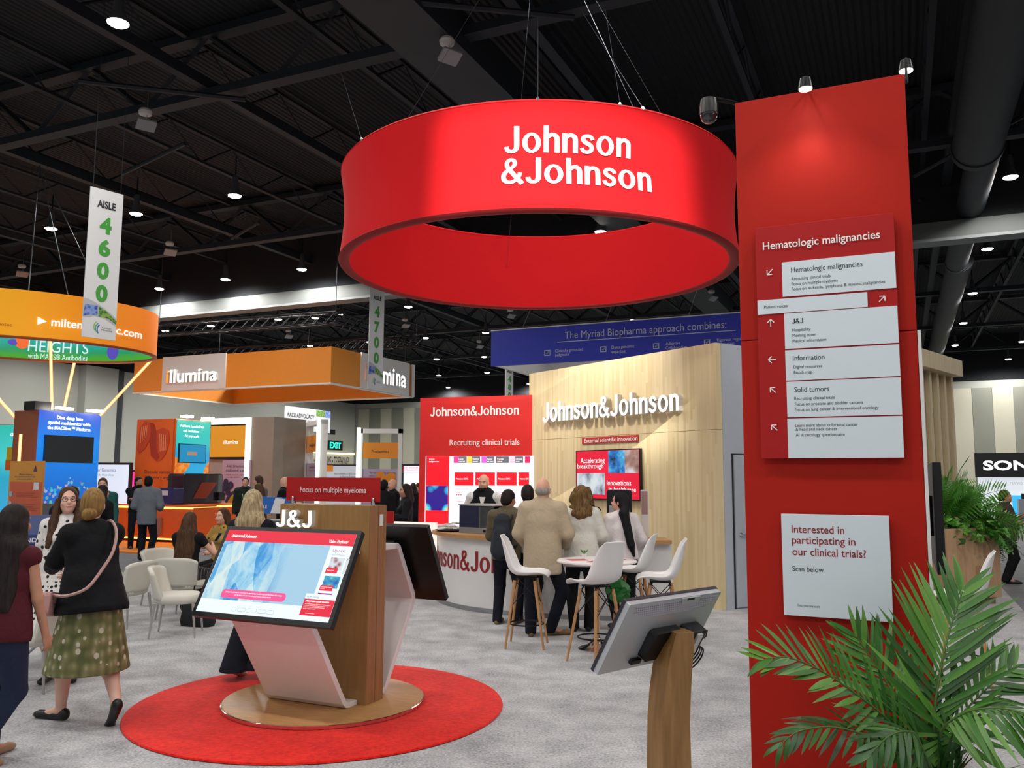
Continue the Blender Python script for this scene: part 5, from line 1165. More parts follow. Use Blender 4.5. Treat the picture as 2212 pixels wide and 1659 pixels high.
# ================================================================== bar stools
m_shell = M('white moulded plastic', '#e9e7e6', .32, var=.015)
def shell_mesh():
    prof = [(.235, -.018, .17), (.215, .006, .195), (.14, .012, .215), (.04, -.004, .228), (-.06, -.008, .232), (-.13, .008, .228), (-.18, .05, .22), (-.21, .115, .212), (-.232, .2, .2), (-.252, .29, .185), (-.27, .37, .168), (-.282, .412, .14)]
    lift = [(0, .004), (0, .012), (0, .03), (0, .045), (.01, .055), (.03, .065), (.06, .06), (.075, .04), (.07, .02), (.055, .01), (.035, .0), (.012, -.012)]
    P = smooth_path([np.array([*a, *b]) for a, b in zip(prof, lift)], 3); R_ = []
    for y, z, w, ly, lz in P:
        ring = []
        for j in range(15):
            s_ = -1+2*j/14; q = abs(s_)**2.4; ring.append((w*math.sin(s_*math.pi/2*.94)/math.sin(math.pi/2*.94), y+ly*q, z+lz*q))
        R_.append(ring)
    me = MB().rings(R_, closed=False).mesh('seat_shell', m_shell, 'all'); return me
sh_me = shell_mesh()
leg_me = MB().tube([(0, 0, 0), (0, 0, 1)], [.0115, .0175], 8).mesh('leg', m_wood_leg, True)
ringf_me = None
def bar_stool(label, p, rz):
    r = thing('bar_stool', label, 'bar stool', (p[0], p[1], 0), rz, 'white bar stools')
    s_ = link('seat_shell', sh_me, r, loc=(0, 0, .745)); m = s_.modifiers.new('thickness', 'SOLIDIFY'); m.thickness = .01; m.offset = -1
    tops = []
    for a in (-1, 1):
        for b in (-1, 1):
            p0 = np.array([a*.205, b*.2-.0, 0.]); p1 = np.array([a*.115, b*.105-.01, .69]); tops.append((p0, p1)); d_ = p1-p0; L_n = np.linalg.norm(d_)
            o = link('leg', leg_me, r, loc=p0, rot=Vector(d_).to_track_quat('Z', 'Y').to_euler()); o.scale = (1, 1, L_n)
    MB().tube([(.185*math.cos(a), .18*math.sin(a)-.003, .235) for a in [2*math.pi*i/32 for i in range(33)]], .008, 8).build('foot_ring', m_black_metal, r, smooth=True)
    fr = MB().box(-.1, .1, -.11, .1, .716, .728)
    for (p0, p1) in tops: fr.tube([p1+(0, 0, -.03), (p1[0]*.8, p1[1]*.8, .722)], .008, 6)
    fr.build('seat_bracket', m_black_metal, r)
    at = lambda q, f: tops[q][0]+(tops[q][1]-tops[q][0])*f
    for a, b in ((0, 1), (1, 3), (3, 2), (2, 0)):
        MB().tube([at(a, .62), at(b, 1.0)], .0045, 5).build('wire_brace', m_black_metal, r); MB().tube([at(b, .62), at(a, 1.0)], .0045, 5).build('wire_brace', m_black_metal, r)
bar_stool('white bar stool at the left of the round table, turned to the right', (.17, 9.22), math.radians(-98))
bar_stool('white bar stool nearest the camera, seen from behind at the round table', (.83, 8.45), math.radians(38))
bar_stool('white bar stool behind the round table by the woman with black hair', (1.33, 9.55), math.radians(70))
bar_stool('white bar stool in profile beside the white door', (1.52, 8.85), math.radians(82))
bar_stool('white bar stool in profile in front of the oak planter', (3.92, 7.55), math.radians(62))
# bar table
BT = thing('bar_table', 'round white bar table on a chrome column between the stools', 'table', (.90, 9.08, 0))
MB().lathe([(.0, .885), (.40, .885), (.418, .892), (.418, .905), (.41, .91), (.0, .91)], 48).build('table_top', m_pinkish, BT, smooth=True)
MB().lathe([(.2, 0), (.2, .008), (.17, .02), (.1, .045), (.05, .09), (.035, .13), (.032, .14)], 36).build('base', m_chrome, BT, smooth=True)
MB().lathe([(.032, .13), (.032, .5), (.026, .505), (.026, .86), (.06, .885)], 20).build('column', m_chrome, BT, smooth=True)
rn = random.Random(11)
for i, (x, y, a, lab) in enumerate(((-.2, -.02, .3, 'red leaflet on the left side of the round bar table'), (-.02, -.2, 1.0, 'red leaflet at the front of the round bar table'), (.2, .02, .8, 'red leaflet on the right side of the round bar table'))):
    tag(MB().rbox(-.1, .1, -.0, .002, -.07, .07, .01).build('leaflet', M('red leaflet', '#b84a4e', .5), loc=(.9+x, 9.08+y, .911), rot=(math.pi/2, 0, a)), lab, 'leaflet', 'leaflets on the bar table')
sp = thing('small_plant', 'tiny green plant in a white cup on the bar table', 'plant', (.78, 9.2, .91))
MB().lathe([(.02, 0), (.03, .05), (.027, .05)], 14).build('pot', m_white, sp, smooth=True)
for k in range(8): MB().add([(0, 0, .05), (.03*math.cos(k*.8)-.006, .03*math.sin(k*.8), .075), (.045*math.cos(k*.8), .045*math.sin(k*.8), .1), (.03*math.cos(k*.8)+.006, .03*math.sin(k*.8), .08)], [(0, 1, 2, 3)]).build('leaf', M('fresh leaf', '#4a7a2c', .5), sp)
gb = thing('green_bag', 'crumpled green plastic bag hanging under the bar table', 'bag', (1.16, 9.35, .44))
r_ = random.Random(4); R_ = []
for i in range(9):
    f = i/8; w = .11*math.sin(math.pi*min(1, .15+f*.85))+.012; R_.append([((w*(1+.25*r_.uniform(-1, 1)))*math.cos(2*math.pi*j/14), (w*.6*(1+.25*r_.uniform(-1, 1)))*math.sin(2*math.pi*j/14), .26*f) for j in range(14)])
MB().rings(R_).build('bag_body', M('glossy green foil', '#1f7a2c', .3), gb); MB().tube([(0, 0, .25), (-.02, 0, .36), (.03, 0, .33), (0, 0, .25)], .006, 6).build('handle', M('glossy green foil', '#1f7a2c', .3), gb)
# ================================================================== white upholstered chairs
m_velvet = M('cream velvet', '#d2d0c4', .85, var=.04, vscale=8)
m_leg_w = M('pale metal leg', '#b9b6b2', .35, .6)
def chair_meshes():
    R_ = []
    for i in range(10):                                   # backrest: wrap-round wings, wider at the top
        f = i/9; z = .40+.36*f; w = .21+.06*f; d_ = .10*(1-f*.35); ring = []
        n = 15
        for j in range(n):
            s_ = -1+2*j/(n-1); ring.append((w*math.sin(s_*1.25)/math.sin(1.25), -.2-.07*f + (1-math.cos(s_*1.25))*d_*1.6, z-.05*abs(s_)**3*f))
        outer = [(x*1.08, y-.05, zz) for x, y, zz in ring]; R_.append(ring+outer[::-1])
    back = MB().rings(R_).mesh('backrest', m_velvet, 'all')
    sR = [[(.235*k*math.copysign(abs(math.cos(a))**.7, math.cos(a)), .235*k*math.copysign(abs(math.sin(a))**.7, math.sin(a)), z) for a in [2*math.pi*j/28 for j in range(28)]] for k, z in ((.9, .36), (1, .375), (1.03, .41), (1, .445), (.92, .46), (.3, .468))]
    seat = MB().rings(sR).mesh('seat', m_velvet, 'all'); return back, seat
ch_back, ch_seat = chair_meshes()
ch_legs = [MB().tube([(a*.2, b*.2, .37), (a*.235, b*.24, 0)], [.017, .01], 8).mesh('leg', m_leg_w, True) for a in (-1, 1) for b in (-1, 1)]
def chair(label, p, rz, dz=0.0):
    r = thing('side_chair', label, 'chair', (p[0], p[1], 0), rz, 'white velvet chairs'); link('backrest', ch_back, r); link('seat', ch_seat, r)
    for l in ch_legs: link('leg', l, r)
chair('white velvet chair in front of the seated long-haired woman', (-3.74, 9.75), math.radians(-80))
chair('white velvet chair right behind the woman in the patterned skirt', (-4.62, 10.35), math.radians(78))
chair('white velvet chair with its back behind the long-haired woman', (-4.75, 12.0), math.radians(-120))
chair('white velvet chair at the left between the two walking women', (-4.02, 7.35), math.radians(90))
chair('white velvet chair holding the woman in the mustard blouse', (-4.12, 12.3), math.radians(150))
chair('white velvet chair carrying the long-haired seated woman', (-4.12, 10.95), math.radians(-8))
def low_table(label, p, rz):
    r = thing('low_table', label, 'table', (p[0], p[1], 0), rz)
    t = NT('table glass') if 'table glass' not in _mats else None
    if t: t.base('#dfe8e8').set(.03, 0, trans=.85); reg(t)
    MB().lathe([(.0, .48), (.36, .48), (.365, .486), (.36, .492), (0, .492)], 40).build('glass_top', _mats['table glass'], r, smooth=True)
    for a in (0, math.pi/2):
        for s_ in (1, -1): MB().tube([(s_*.26*math.cos(a), s_*.26*math.sin(a), 0.012), (-s_*.22*math.cos(a), -s_*.22*math.sin(a), .48)], .012, 8).build('leg', m_steel, r, smooth=True)
low_table('low glass table with crossed metal legs at the left edge', (-4.35, 8.2), .4)
low_table('low glass table with crossed metal legs beside the seated women', (-3.45, 11.3), .6)
wb = thing('water_bottle', 'clear bottle with red and blue label on the left low table', 'bottle', (-4.12, 8.05, .492))
t = NT('bottle plastic'); t.base('#e4eef0').set(.05, 0, trans=.8)
MB().lathe([(.03, 0), (.033, .02), (.033, .15), (.014, .2), (.014, .23)], 16).build('bottle_body', reg(t), wb, smooth=True); MB().lathe([(.034, .05), (.034, .09)], 16, cap=False).build('red_label', m_red_sign, wb); MB().lathe([(.034, .09), (.034, .11)], 16, cap=False).build('blue_label', m_navy, wb); MB().lathe([(.015, .225), (.015, .245)], 12).build('cap', m_white, wb)
bag2 = thing('tote_bag', 'black tote bag on the carpet under the white chair', 'bag', (-3.72, 10.35, 0), -.3)
MB().rings([[(w*math.copysign(abs(math.cos(a))**.6, math.cos(a)), d_*math.copysign(abs(math.sin(a))**.6, math.sin(a)), z) for a in [2*math.pi*j/20 for j in range(20)]] for w, d_, z in ((.2, .1, 0), (.22, .11, .05), (.19, .09, .22), (.14, .05, .34))]).build('bag_body', M('black canvas', '#15161b', .8), bag2, smooth=True)
MB().tube([(-.08, 0, .33), (-.07, 0, .46), (.07, 0, .46), (.08, 0, .33)], .008, 6).build('strap', M('black canvas', '#15161b', .8), bag2)
# ================================================================== people: one continuous body each, clothing and hair as children
class Sdf:
    def __init__(s): s.p = []
    def cap(s, a, b, ra, rb=None, k=.02, fr=None, fy=1.0):
        a, b = np.array(a, float), np.array(b, float); rb = ra if rb is None else rb; s.p.append(('c', a, b, ra, rb, k, fr, fy)); return s
    def ell(s, c, r, k=.02, R=None): s.p.append(('e', np.array(c, float), np.array(r, float), R, k)); return s
    def mesh(s, vox, name, mat, cuts=()):
        lo, hi = [], []; bb = []
        for p in s.p:
            if p[0] == 'c':
                r = max(p[3], p[4]); l = np.minimum(p[1], p[2])-r; h = np.maximum(p[1], p[2])+r; k = p[5]
            else: r = max(p[2]); l = p[1]-r; h = p[1]+r; k = p[4]
            bb.append((l-k-vox*2, h+k+vox*2)); lo.append(l); hi.append(h)
        lo = np.min(lo, 0)-3*vox; hi = np.max(hi, 0)+3*vox; n = np.ceil((hi-lo)/vox).astype(int)+1
        F = np.full(n, 1.0, np.float32); ax = [lo[i]+np.arange(n[i])*vox for i in range(3)]
        for p, (l, h) in zip(s.p, bb):
            i0 = np.maximum(((l-lo)/vox).astype(int), 0); i1 = np.minimum(((h-lo)/vox).astype(int)+2, n)
            sl = tuple(slice(i0[i], i1[i]) for i in range(3)); X, Y, Z = np.meshgrid(*[ax[i][sl[i]].astype(np.float32) for i in range(3)], indexing='ij', sparse=True)
            if p[0] == 'c':
                _, a, b, ra, rb, k, fr, fy = p
                if fr is not None:
                    r_, f_, u_ = fr; q = [X*v[0]+Y*v[1]+Z*v[2] for v in (r_, f_, u_)]; a2 = np.array([a@r_, (a@f_)/fy, a@u_]); b2 = np.array([b@r_, (b@f_)/fy, b@u_]); q[1] = q[1]/fy
                else: q = [X, Y, Z]; a2, b2 = a, b
                ab = b2-a2; t_ = ((q[0]-a2[0])*ab[0]+(q[1]-a2[1])*ab[1]+(q[2]-a2[2])*ab[2])/max(ab@ab, 1e-9); t_ = np.clip(t_, 0, 1)
                d_ = np.sqrt((q[0]-a2[0]-t_*ab[0])**2+(q[1]-a2[1]-t_*ab[1])**2+(q[2]-a2[2]-t_*ab[2])**2)-(ra+t_*(rb-ra))
                if fr is not None: d_ = d_*min(1, .5+.5*fy)
            else:
                _, c, r, R, k = p; q = [X-c[0], Y-c[1], Z-c[2]]
                if R is not None: q = [q[0]*R[0][i]+q[1]*R[1][i]+q[2]*R[2][i] for i in range(3)]
                k0 = np.sqrt((q[0]/r[0])**2+(q[1]/r[1])**2+(q[2]/r[2])**2); d_ = (k0-1)*float(min(r))*(.5+.5*float(max(r)/min(r))**.0)
            A = F[sl]; hh_ = np.clip(.5+.5*(A-d_)/k, 0, 1); F[sl] = A+(d_-A)*hh_-k*hh_*(1-hh_)
        if cuts:
            X, Y, Z = np.meshgrid(*[a.astype(np.float32) for a in ax], indexing='ij', sparse=True)
            for p0, nn in cuts: nn = np.array(nn, float)/np.linalg.norm(nn); F = np.maximum(F, (X-p0[0])*nn[0]+(Y-p0[1])*nn[1]+(Z-p0[2])*nn[2])
        ins = F < 0; cells = {}; st = np.array([n[1]*n[2], n[2], 1]); ids, pos, quads, sgn = [], [], [], []
        for a in range(3):
            s0 = [slice(None)]*3; s1 = [slice(None)]*3; s0[a] = slice(0, -1); s1[a] = slice(1, None)
            I = np.argwhere(ins[tuple(s0)] != ins[tuple(s1)])
            if not len(I): continue
            f0 = F[tuple(I.T)]; J = I.copy(); J[:, a] += 1; f1 = F[tuple(J.T)]; t_ = f0/(f0-f1); P = I.astype(np.float64); P[:, a] += t_
            b, c = (a+1) % 3, (a+2) % 3; q = []
            for db, dc in ((0, 0), (-1, 0), (-1, -1), (0, -1)):
                C_ = I.copy(); C_[:, b] += db; C_[:, c] += dc; q.append(C_@st); ids.append(C_@st); pos.append(P)
            quads.append(np.stack(q, 1)); sgn.append(f0 < 0)
        ids = np.concatenate(ids); pos = np.concatenate(pos); quads = np.concatenate(quads); sgn = np.concatenate(sgn)
        un, inv = np.unique(ids, return_inverse=True); cnt = np.bincount(inv); V = np.stack([np.bincount(inv, pos[:, i])/cnt for i in range(3)], 1)*vox+lo
        Q = np.searchsorted(un, quads); Q[~sgn] = Q[~sgn][:, ::-1]
        me = bpy.data.meshes.new(name); me.vertices.add(len(V)); me.vertices.foreach_set('co', V.astype(np.float32).ravel())
        me.loops.add(len(Q)*4); me.loops.foreach_set('vertex_index', Q.astype(np.int32).ravel()); me.polygons.add(len(Q)); me.polygons.foreach_set('loop_start', np.arange(len(Q), dtype=np.int32)*4)
        me.polygons.foreach_set('use_smooth', np.ones(len(Q), bool)); me.update(calc_edges=True); me.validate(); me.materials.append(mat); return me
def nrm(v): v = np.array(v, float); return v/(np.linalg.norm(v)+1e-9)
def ik(root, tgt, l1, l2, pole):
    d_ = tgt-root; L_n = np.linalg.norm(d_); L2_ = min(L_n, (l1+l2)*.995); u_ = d_/(L_n+1e-9); x = (L2_**2+l1**2-l2**2)/(2*L2_); h_ = math.sqrt(max(0, l1*l1-x*x))
    p = np.array(pole, float); p = p-u_*(p@u_); p = nrm(p); return root+u_*x+p*h_, root+u_*L2_
def Rz(a): c, s_ = math.cos(a), math.sin(a); return np.array([[c, -s_, 0], [s_, c, 0], [0, 0, 1]])
def Rx(a): c, s_ = math.cos(a), math.sin(a); return np.array([[1, 0, 0], [0, c, -s_], [0, s_, c]])
def Ry(a): c, s_ = math.cos(a), math.sin(a); return np.array([[c, 0, s_], [0, 1, 0], [-s_, 0, c]])
def skin_mat(name, col): return M('skin '+name, col, .55, var=.06, vscale=12)
def hair_mat(name, a, b):
    k = 'hair '+name
    if k in _mats: return _mats[k]
    t = NT(k); n = t.noise(t.co(scale=(60, 60, 5)), 1.0, 4, .6, .6); t.base(t.ramp(n, [(.3, a), (.7, b)])).set(.6, 0, bump=n, bstr=.5, bdist=.01, spec=.2); return reg(t)
def cloth(name, col, rough=.85, fold=True, var=.06):
    k = 'cloth '+name
    if k in _mats: return _mats[k]
    t = NT(k); co = t.co(); c = lin(col)[:3]; n = t.noise(co, 9, 3, .5, .8); t.base(t.mix(t.noise(co, 30, 3), tuple(x*(1-var) for x in c), tuple(min(1, x*(1+var)) for x in c))).set(rough, 0, bump=n, bstr=.5 if fold else .15, bdist=.03, spec=.25); return reg(t)
SK_L, SK_M, SK_D, SK_P = skin_mat('light', '#d9a58c'), skin_mat('medium', '#b98468'), skin_mat('deep', '#6b4632'), skin_mat('pale', '#e0b09c')
m_eye = M('eye white', '#e8e4e0', .25); m_iris = M('dark iris', '#221a16', .2); m_lip = M('lip', '#b0605c', .5); m_shoe_b = M('black shoe leather', '#141416', .4); m_lan = M('green lanyard', '#8fd03a', .6); m_badge = M('white badge', '#e8e8ea', .5)
def person(label, loc, heading, h=1.75, sex='m', lean=0, side=0, turn=0, hands=None, feet=None, head=(0, 0), sit=None, fat=1.0, skin=SK_L, hair=None, hairm=None, top=None, bottom=None, shoe=m_shoe_b, face=False, vox=.014, extras=(), curl=.5, beard=None, hlen=None, front_hair=False, hipx=0.0, group=None, elbow=None):
    s = h/1.75; root = thing('person', label, 'person', (loc[0], loc[1], loc[2] if len(loc) > 2 else 0), math.radians(heading), group); f = sex == 'f'
    J = {}; P = np.array([hipx, 0, (.93 if sit is None else sit/s+.10)]); ph, ps = math.radians(lean), math.radians(side)
    u = nrm([math.sin(ps), math.sin(ph), math.cos(ph)*math.cos(ps)]); tr = math.radians(turn); r = nrm(Rz(tr)@np.array([1., 0, 0])); r = nrm(r-u*(r@u)); fw = np.cross(u, r); fr = (r, fw, u)
    sw = .155 if f else .185; sh = P+u*.475; nb = P+u*.52; hy, hp = math.radians(head[0]), math.radians(head[1])
    RH = Rz(hy)@Rx(-hp); uh = nrm(u*.6+np.array([0, .15 if lean > 8 else .05, .9])); hc = nb+uh*.155+RH@np.array([0, .015, 0])
    hd = lambda x, y, z: hc+RH@np.array([x, y, z])
    B = Sdf(); tf = .64
    rp, rw, rc, ru = ((.162, .128, .142, .115) if f else (.152, .145, .165, .135)); rp, rw, rc = rp*fat, rw*fat*(1.0 if fat < 1.1 else 1.08), rc*(.5+.5*fat); fyb = tf*(.6+.4*fat)
    def torso(S, g, z0=-.04, zt=.46, k=.05, hem=None):
        pts = [(z0, rp), (.15, rw), (.33, rc), (zt-.02, ru)]
        if hem is not None: pts = [(hem, rp*1.04)] + ([(0, rp)] if hem < 0 else []) + pts[1:]
        for (a, ra), (b, rb) in zip(pts, pts[1:]): S.cap(P+u*a, P+u*b, ra+g, rb+g, k, fr, fyb)
        if f: S.ell(P+u*.335+fw*(.085*fyb/.64)+r*.06, (.062+g*.5, .058+g*.5, .06+g*.5), .04); S.ell(P+u*.335+fw*(.085*fyb/.64)-r*.06, (.062+g*.5, .058+g*.5, .06+g*.5), .04)
        if fat > 1.15: S.ell(P+u*.12+fw*.05, (.15*fat, .12*fat, .14), .05)
    torso(B, -.006); B.cap(nb-u*.06, nb+uh*.09, .056 if not f else .048, .052 if not f else .045, .03)
    B.ell(hd(0, -.008, .018), (.074, .096, .108), .02, RH); B.ell(hd(0, .02, -.05), (.058, .072, .07), .025, RH); B.ell(hd(0, .072, -.09), (.024, .02, .018), .025, RH)
    B.cap(hd(0, .088, .012), hd(0, .108, -.024), .009, .014, .012); B.ell(hd(0, .082, .03), (.05, .014, .012), .015, RH)
    for e in (-1, 1): B.ell(hd(e*.076, -.006, -.012), (.01, .02, .031), .008, RH); B.ell(hd(e*.036, .074, -.03), (.025, .022, .022), .02, RH)
    B.ell(hd(0, .09, -.058), (.026, .012, .011), .012, RH)
    arms = {}; hands = hands or {}
    for e, nm in ((-1, 'L'), (1, 'R')):
        S0 = sh+r*e*sw-u*.02; tg = hands.get(nm, (e*.25, .03, .80)); tg = np.array(tg, float); pole = (elbow or {}).get(nm, (e*.5, -1, -.3))
        E_, Wr = ik(S0, tg, .285, .25, pole); arms[nm] = (S0, E_, Wr); k_ = 1.0 if not f else .86; q = k_*(.75+.25*fat)
        B.cap(nb-u*.05+r*e*.05, S0, .05*k_, .052*q, .04); B.cap(S0, E_, .05*q, .04*q, .025); B.cap(E_, Wr, .041*q, .027*k_, .02)
        d_ = nrm(Wr-E_); inn = nrm(r*-e+fw*.2); inn = nrm(inn-d_*(inn@d_)); sd = np.cross(d_, inn)
        if sd@fw < 0: sd = -sd
        hs = .9 if f else 1.0; pc_ = Wr+d_*.045*hs; Rm = np.stack([sd, inn, d_], 1); B.ell(pc_, (.04*hs, .017*hs, .05*hs), .015, Rm); cu = (curl.get(nm, .5) if isinstance(curl, dict) else curl)
        for i, (o_, L_n) in enumerate(((-.029, .056), (-.01, .07), (.01, .074), (.029, .066))):
            b0 = pc_+d_*.038*hs+sd*o_*hs; d1 = nrm(d_*math.cos(cu*.9)+inn*math.sin(cu*.9)); b1 = b0+d1*L_n*.55*hs; d2 = nrm(d_*math.cos(cu*2.2)+inn*math.sin(cu*2.2)); b2 = b1+d2*L_n*.5*hs
            B.cap(b0, b1, .0088*hs, .0082*hs, .004); B.cap(b1, b2, .0082*hs, .007*hs, .003)
        t0 = pc_-d_*.012+sd*.028*hs; t1 = t0+nrm(d_*.7+sd*.7+inn*.3)*.035*hs; t2 = t1+nrm(d_*.9+sd*.25+inn*.5)*.03*hs; B.cap(t0, t1, .0115*hs, .0095*hs, .008); B.cap(t1, t2, .0095*hs, .008*hs, .003)
    legs = {}; feet = feet or {}
    for e, nm in ((-1, 'L'), (1, 'R')):
        fx, fy_, yaw, lf = (tuple(feet.get(nm, (e*.1, .0, e*-8, 0)))+(0,))[:4]; hp_ = P+np.array([e*.088, 0, -.03]); ya = math.radians(yaw); fd = np.array([-math.sin(ya), math.cos(ya), 0]); pt = math.radians(lf)  # lf = heel pitch in degrees
        toe = np.array([fx, fy_, 0])+fd*.12+EZ*.03; an = toe - (fd*math.cos(pt)-EZ*math.sin(pt))*.16 + EZ*.055
        K_, A_ = ik(hp_, an, .44, .42, fd*1.0+np.array([e*.1, 0, 0])); legs[nm] = (hp_, K_, A_, toe, fd); q = (.7+.3*fat)*(1.04 if f else 1)
        B.cap(hp_, K_, .082*q, .056*q, .03); B.cap(K_, K_+(A_-K_)*.35, .054*q, .056*q, .02); B.cap(K_+(A_-K_)*.35, A_, .055*q, .036, .02); B.cap(A_-EZ*.02, toe, .038, .026, .02)
    def put(name, S, mat, cuts=(), v=vox):
        for i, p in enumerate(S.p): S.p[i] = ('c', p[1]*s, p[2]*s, p[3]*s, p[4]*s, p[5]*s, p[6], p[7]) if p[0] == 'c' else ('e', p[1]*s, p[2]*s, p[3], p[4]*s)
        return link(name, S.mesh(v, name, mat, [(np.array(c[0])*s, c[1]) for c in cuts]), root)
    ctx = dict(root=root, P=P, u=u, r=r, fw=fw, fr=fr, sh=sh, nb=nb, hd=hd, RH=RH, arms=arms, legs=legs, s=s, put=put, torso=torso, rp=rp, vox=vox, hc=hc, fyb=fyb, rc=rc, sw=sw, f=f, fat=fat)
    put('body', B, skin)
    # trousers / skirt
    if bottom:
        S = Sdf(); g = bottom.get('g', .012); kind = bottom['kind']
        if kind in ('trousers', 'wide'):
            S.cap(P-u*.06, P+u*.07, rp+g, rp*.93+g, .04, fr, fyb)
            for nm, (a, k_, b, toe, fd) in legs.items():
                w_ = bottom.get('w', .075); S.cap(a, k_, .09*(.7+.3*fat)+g, .064+g, .03); end = k_+(b-k_)*bottom.get('len', 1.08 if sit is None else .97)
                S.cap(k_, end, .062+g, (w_ if kind == 'wide' else .05)+g, .02)
            put('trousers', S, bottom['mat'], [((0, 0, bottom.get('floor', .03)), (0, 0, -1))])
        else:
            hem = bottom['hem']; c0 = P+u*.06; mid = (legs['L'][1]+legs['R'][1])/2; c1 = np.array([mid[0]*.6, mid[1]*.5, hem/s]); S.cap(P-u*.02, P+u*.1, rp+g, rp*.9+g, .04, fr, fyb); S.cap(P-u*.04, c1, rp+g, bottom.get('w', .24), .05, fr, bottom.get('fy', .8))
            if bottom.get('seated'):
                for nm, (a, k_, b, toe, fd) in legs.items(): S.cap(a, k_, .1, .085, .05); S.cap(k_, b, .08, .1, .05)
                put('skirt', S, bottom['mat'])
            else: put('skirt', S, bottom['mat'], [((0, 0, hem/s), (.0, 0, -1))])
    if top:
        S = Sdf(); g = top.get('g', .014); torso(S, g, hem=top.get('hem', -.03)); sl = top.get('sleeve', 1.0)
        S.cap(nb-u*.07, nb-u*.02, .066+g*.3, .06+g*.3, .03)
        if top.get('flare'): S.cap(P+u*.08, P+u*top.get('hem', -.03), rp*.95+g, rp+g+top['flare'], .05, fr, top.get('ffy', fyb))
        for e, nm in ((-1, 'L'), (1, 'R')):
            a, b, c = arms[nm]; k_ = (1.0 if not f else .88)*(.75+.25*fat); S.cap(nb-u*.055+r*e*.05, a, .052*k_+g, .056*k_+g, .04)
            if sl > 0:
                e1 = a+(b-a)*min(1, sl*2); S.cap(a, e1, .056*k_+g, .046*k_+g, .03)
                if sl > .5: S.cap(b, b+(c-b)*min(1, (sl-.5)*2), .046*k_+g, (.034*k_+g)*top.get('cuff', 1), .02)
        put(top.get('name', 'shirt'), S, top['mat'], [(P+u*(top.get('hem', -.03)-.04), -u)])
    for nm in ('L', 'R'):
        if shoe is None: break
        a, k_, b, toe, fd = legs[nm]; S = Sdf(); fl_ = nrm(toe+EZ*-.005-(b-EZ*.055)); heel = b-EZ*.05-fl_*.035
        S.cap(heel, toe+fl_*.02, .036, .032, .02); S.cap(heel+EZ*.02, b-EZ*.03+fl_*.04, .036, .03, .02); S.ell(toe+fl_*.045, (.036, .04, .026), .02); put('shoe', S, shoe, [((0, 0, .004), (0, 0, -1))] if b[2] < .12 else (), max(vox*.7, .007))
    if hair:
        S = Sdf(); cut = [(hd(0, .052, .045), RH@np.array([0, 1, -.75]))]
        if hair in ('short', 'long', 'bob', 'bun', 'curly', 'tail', 'fringe'):
            S.ell(hd(0, -.014, .026), (.084, .106, .108), .02, RH); S.ell(hd(0, -.045, -.03), (.078, .07, .07), .03, RH)
        if hair == 'short': put('hair', S, hairm, cut+[(hd(0, 0, -.065), RH@np.array([0, .5, -1]))])
        elif hair == 'grey_ring':
            S.ell(hd(0, -.03, -.02), (.083, .085, .06), .02, RH); put('hair', S, hairm, [(hd(0, .02, 0), RH@np.array([0, 1, .1])), (hd(0, -.02, .045), RH@np.array([0, .4, 1])), (hd(0, 0, -.075), RH@np.array([0, .3, -1]))])
        else:
            L_n = (hlen or dict(long=.42, bob=.2, bun=0, curly=.26, tail=.55, fringe=.2)[hair]); put('hair', S, hairm, cut) if hair in ('bun',) else None
            if hair == 'bun':
                S2 = Sdf(); S2.ell(hd(0, -.095, -.055), (.055, .045, .05), .02); S2.ell(hd(.02, -.12, -.05), (.03, .02, .025), .02); S2.ell(hd(-.02, -.115, -.075), (.03, .02, .03), .02); put('hair_knot', S2, hairm)
            if hair in ('long', 'bob', 'fringe'):
                for e in (-1, 1):
                    a = hd(e*.07, -.02, -.02); b = nb+r*e*.10-fw*.03+u*(-.02); c = P+u*(.47-L_n)+r*e*.11-fw*.095
                    S.cap(a, b, .034, .04, .03); S.cap(b, c, .045, .03, .04) if hair == 'long' else None
                S.cap(hd(0, -.075, -.02), nb-fw*.075, .065, .075, .04)
                if hair == 'long': S.cap(nb-fw*.08, P+u*(.5-L_n)-fw*.125, .085, .075, .04, fr, .5); S.cap(nb-fw*.08+r*.05, P+u*(.5-L_n)-fw*.12+r*.07, .05, .04, .04); S.cap(nb-fw*.08-r*.05, P+u*(.5-L_n)-fw*.12-r*.07, .05, .04, .04)
                hc_ = [(hd(0, .058, .05), RH@np.array([0, 1, -.2]))]
                if front_hair:
                    put('hair', S, hairm, hc_); S = Sdf()
                    for e in (-1, 1): S.cap(hd(e*.082, .0, .0), nb+r*e*.1+fw*.06-u*.04, .026, .04, .03); S.cap(nb+r*e*.1+fw*.06-u*.04, P+u*.27+r*e*.13+fw*.17, .042, .022, .03)
                    put('front_hair', S, hairm)
                else: put('hair', S, hairm, hc_)
            if hair == 'tail':
                S.cap(hd(0, -.09, .0), nb-fw*.1+u*.0, .055, .06, .04); S.cap(nb-fw*.1, P+u*.12-fw*.15+r*.06, .062, .05, .03); S.cap(P+u*.12-fw*.15+r*.06, P+u*-.02-fw*.13+r*.1, .045, .015, .02); put('hair', S, hairm, [(hd(0, .05, .05), RH@np.array([0, 1, -.2]))])
            if hair == 'curly':
                rr_ = random.Random(5)
                for k in range(46):
                    a = rr_.uniform(0, 6.28); z = rr_.uniform(-.26, .10); rad = .085+.05*min(1, max(0, (.06-z)/.12)); y = rad*math.sin(a); 
                    if y > .045: continue
                    S.ell(hd(rad*math.cos(a), y-.02, z), (.03, .03, .035), .02)
                S.cap(hd(0, -.05, -.0), hd(0, -.075, -.2), .1, .1, .05); put('hair', S, hairm, [(hd(0, .05, .05), RH@np.array([0, 1, -.2]))])
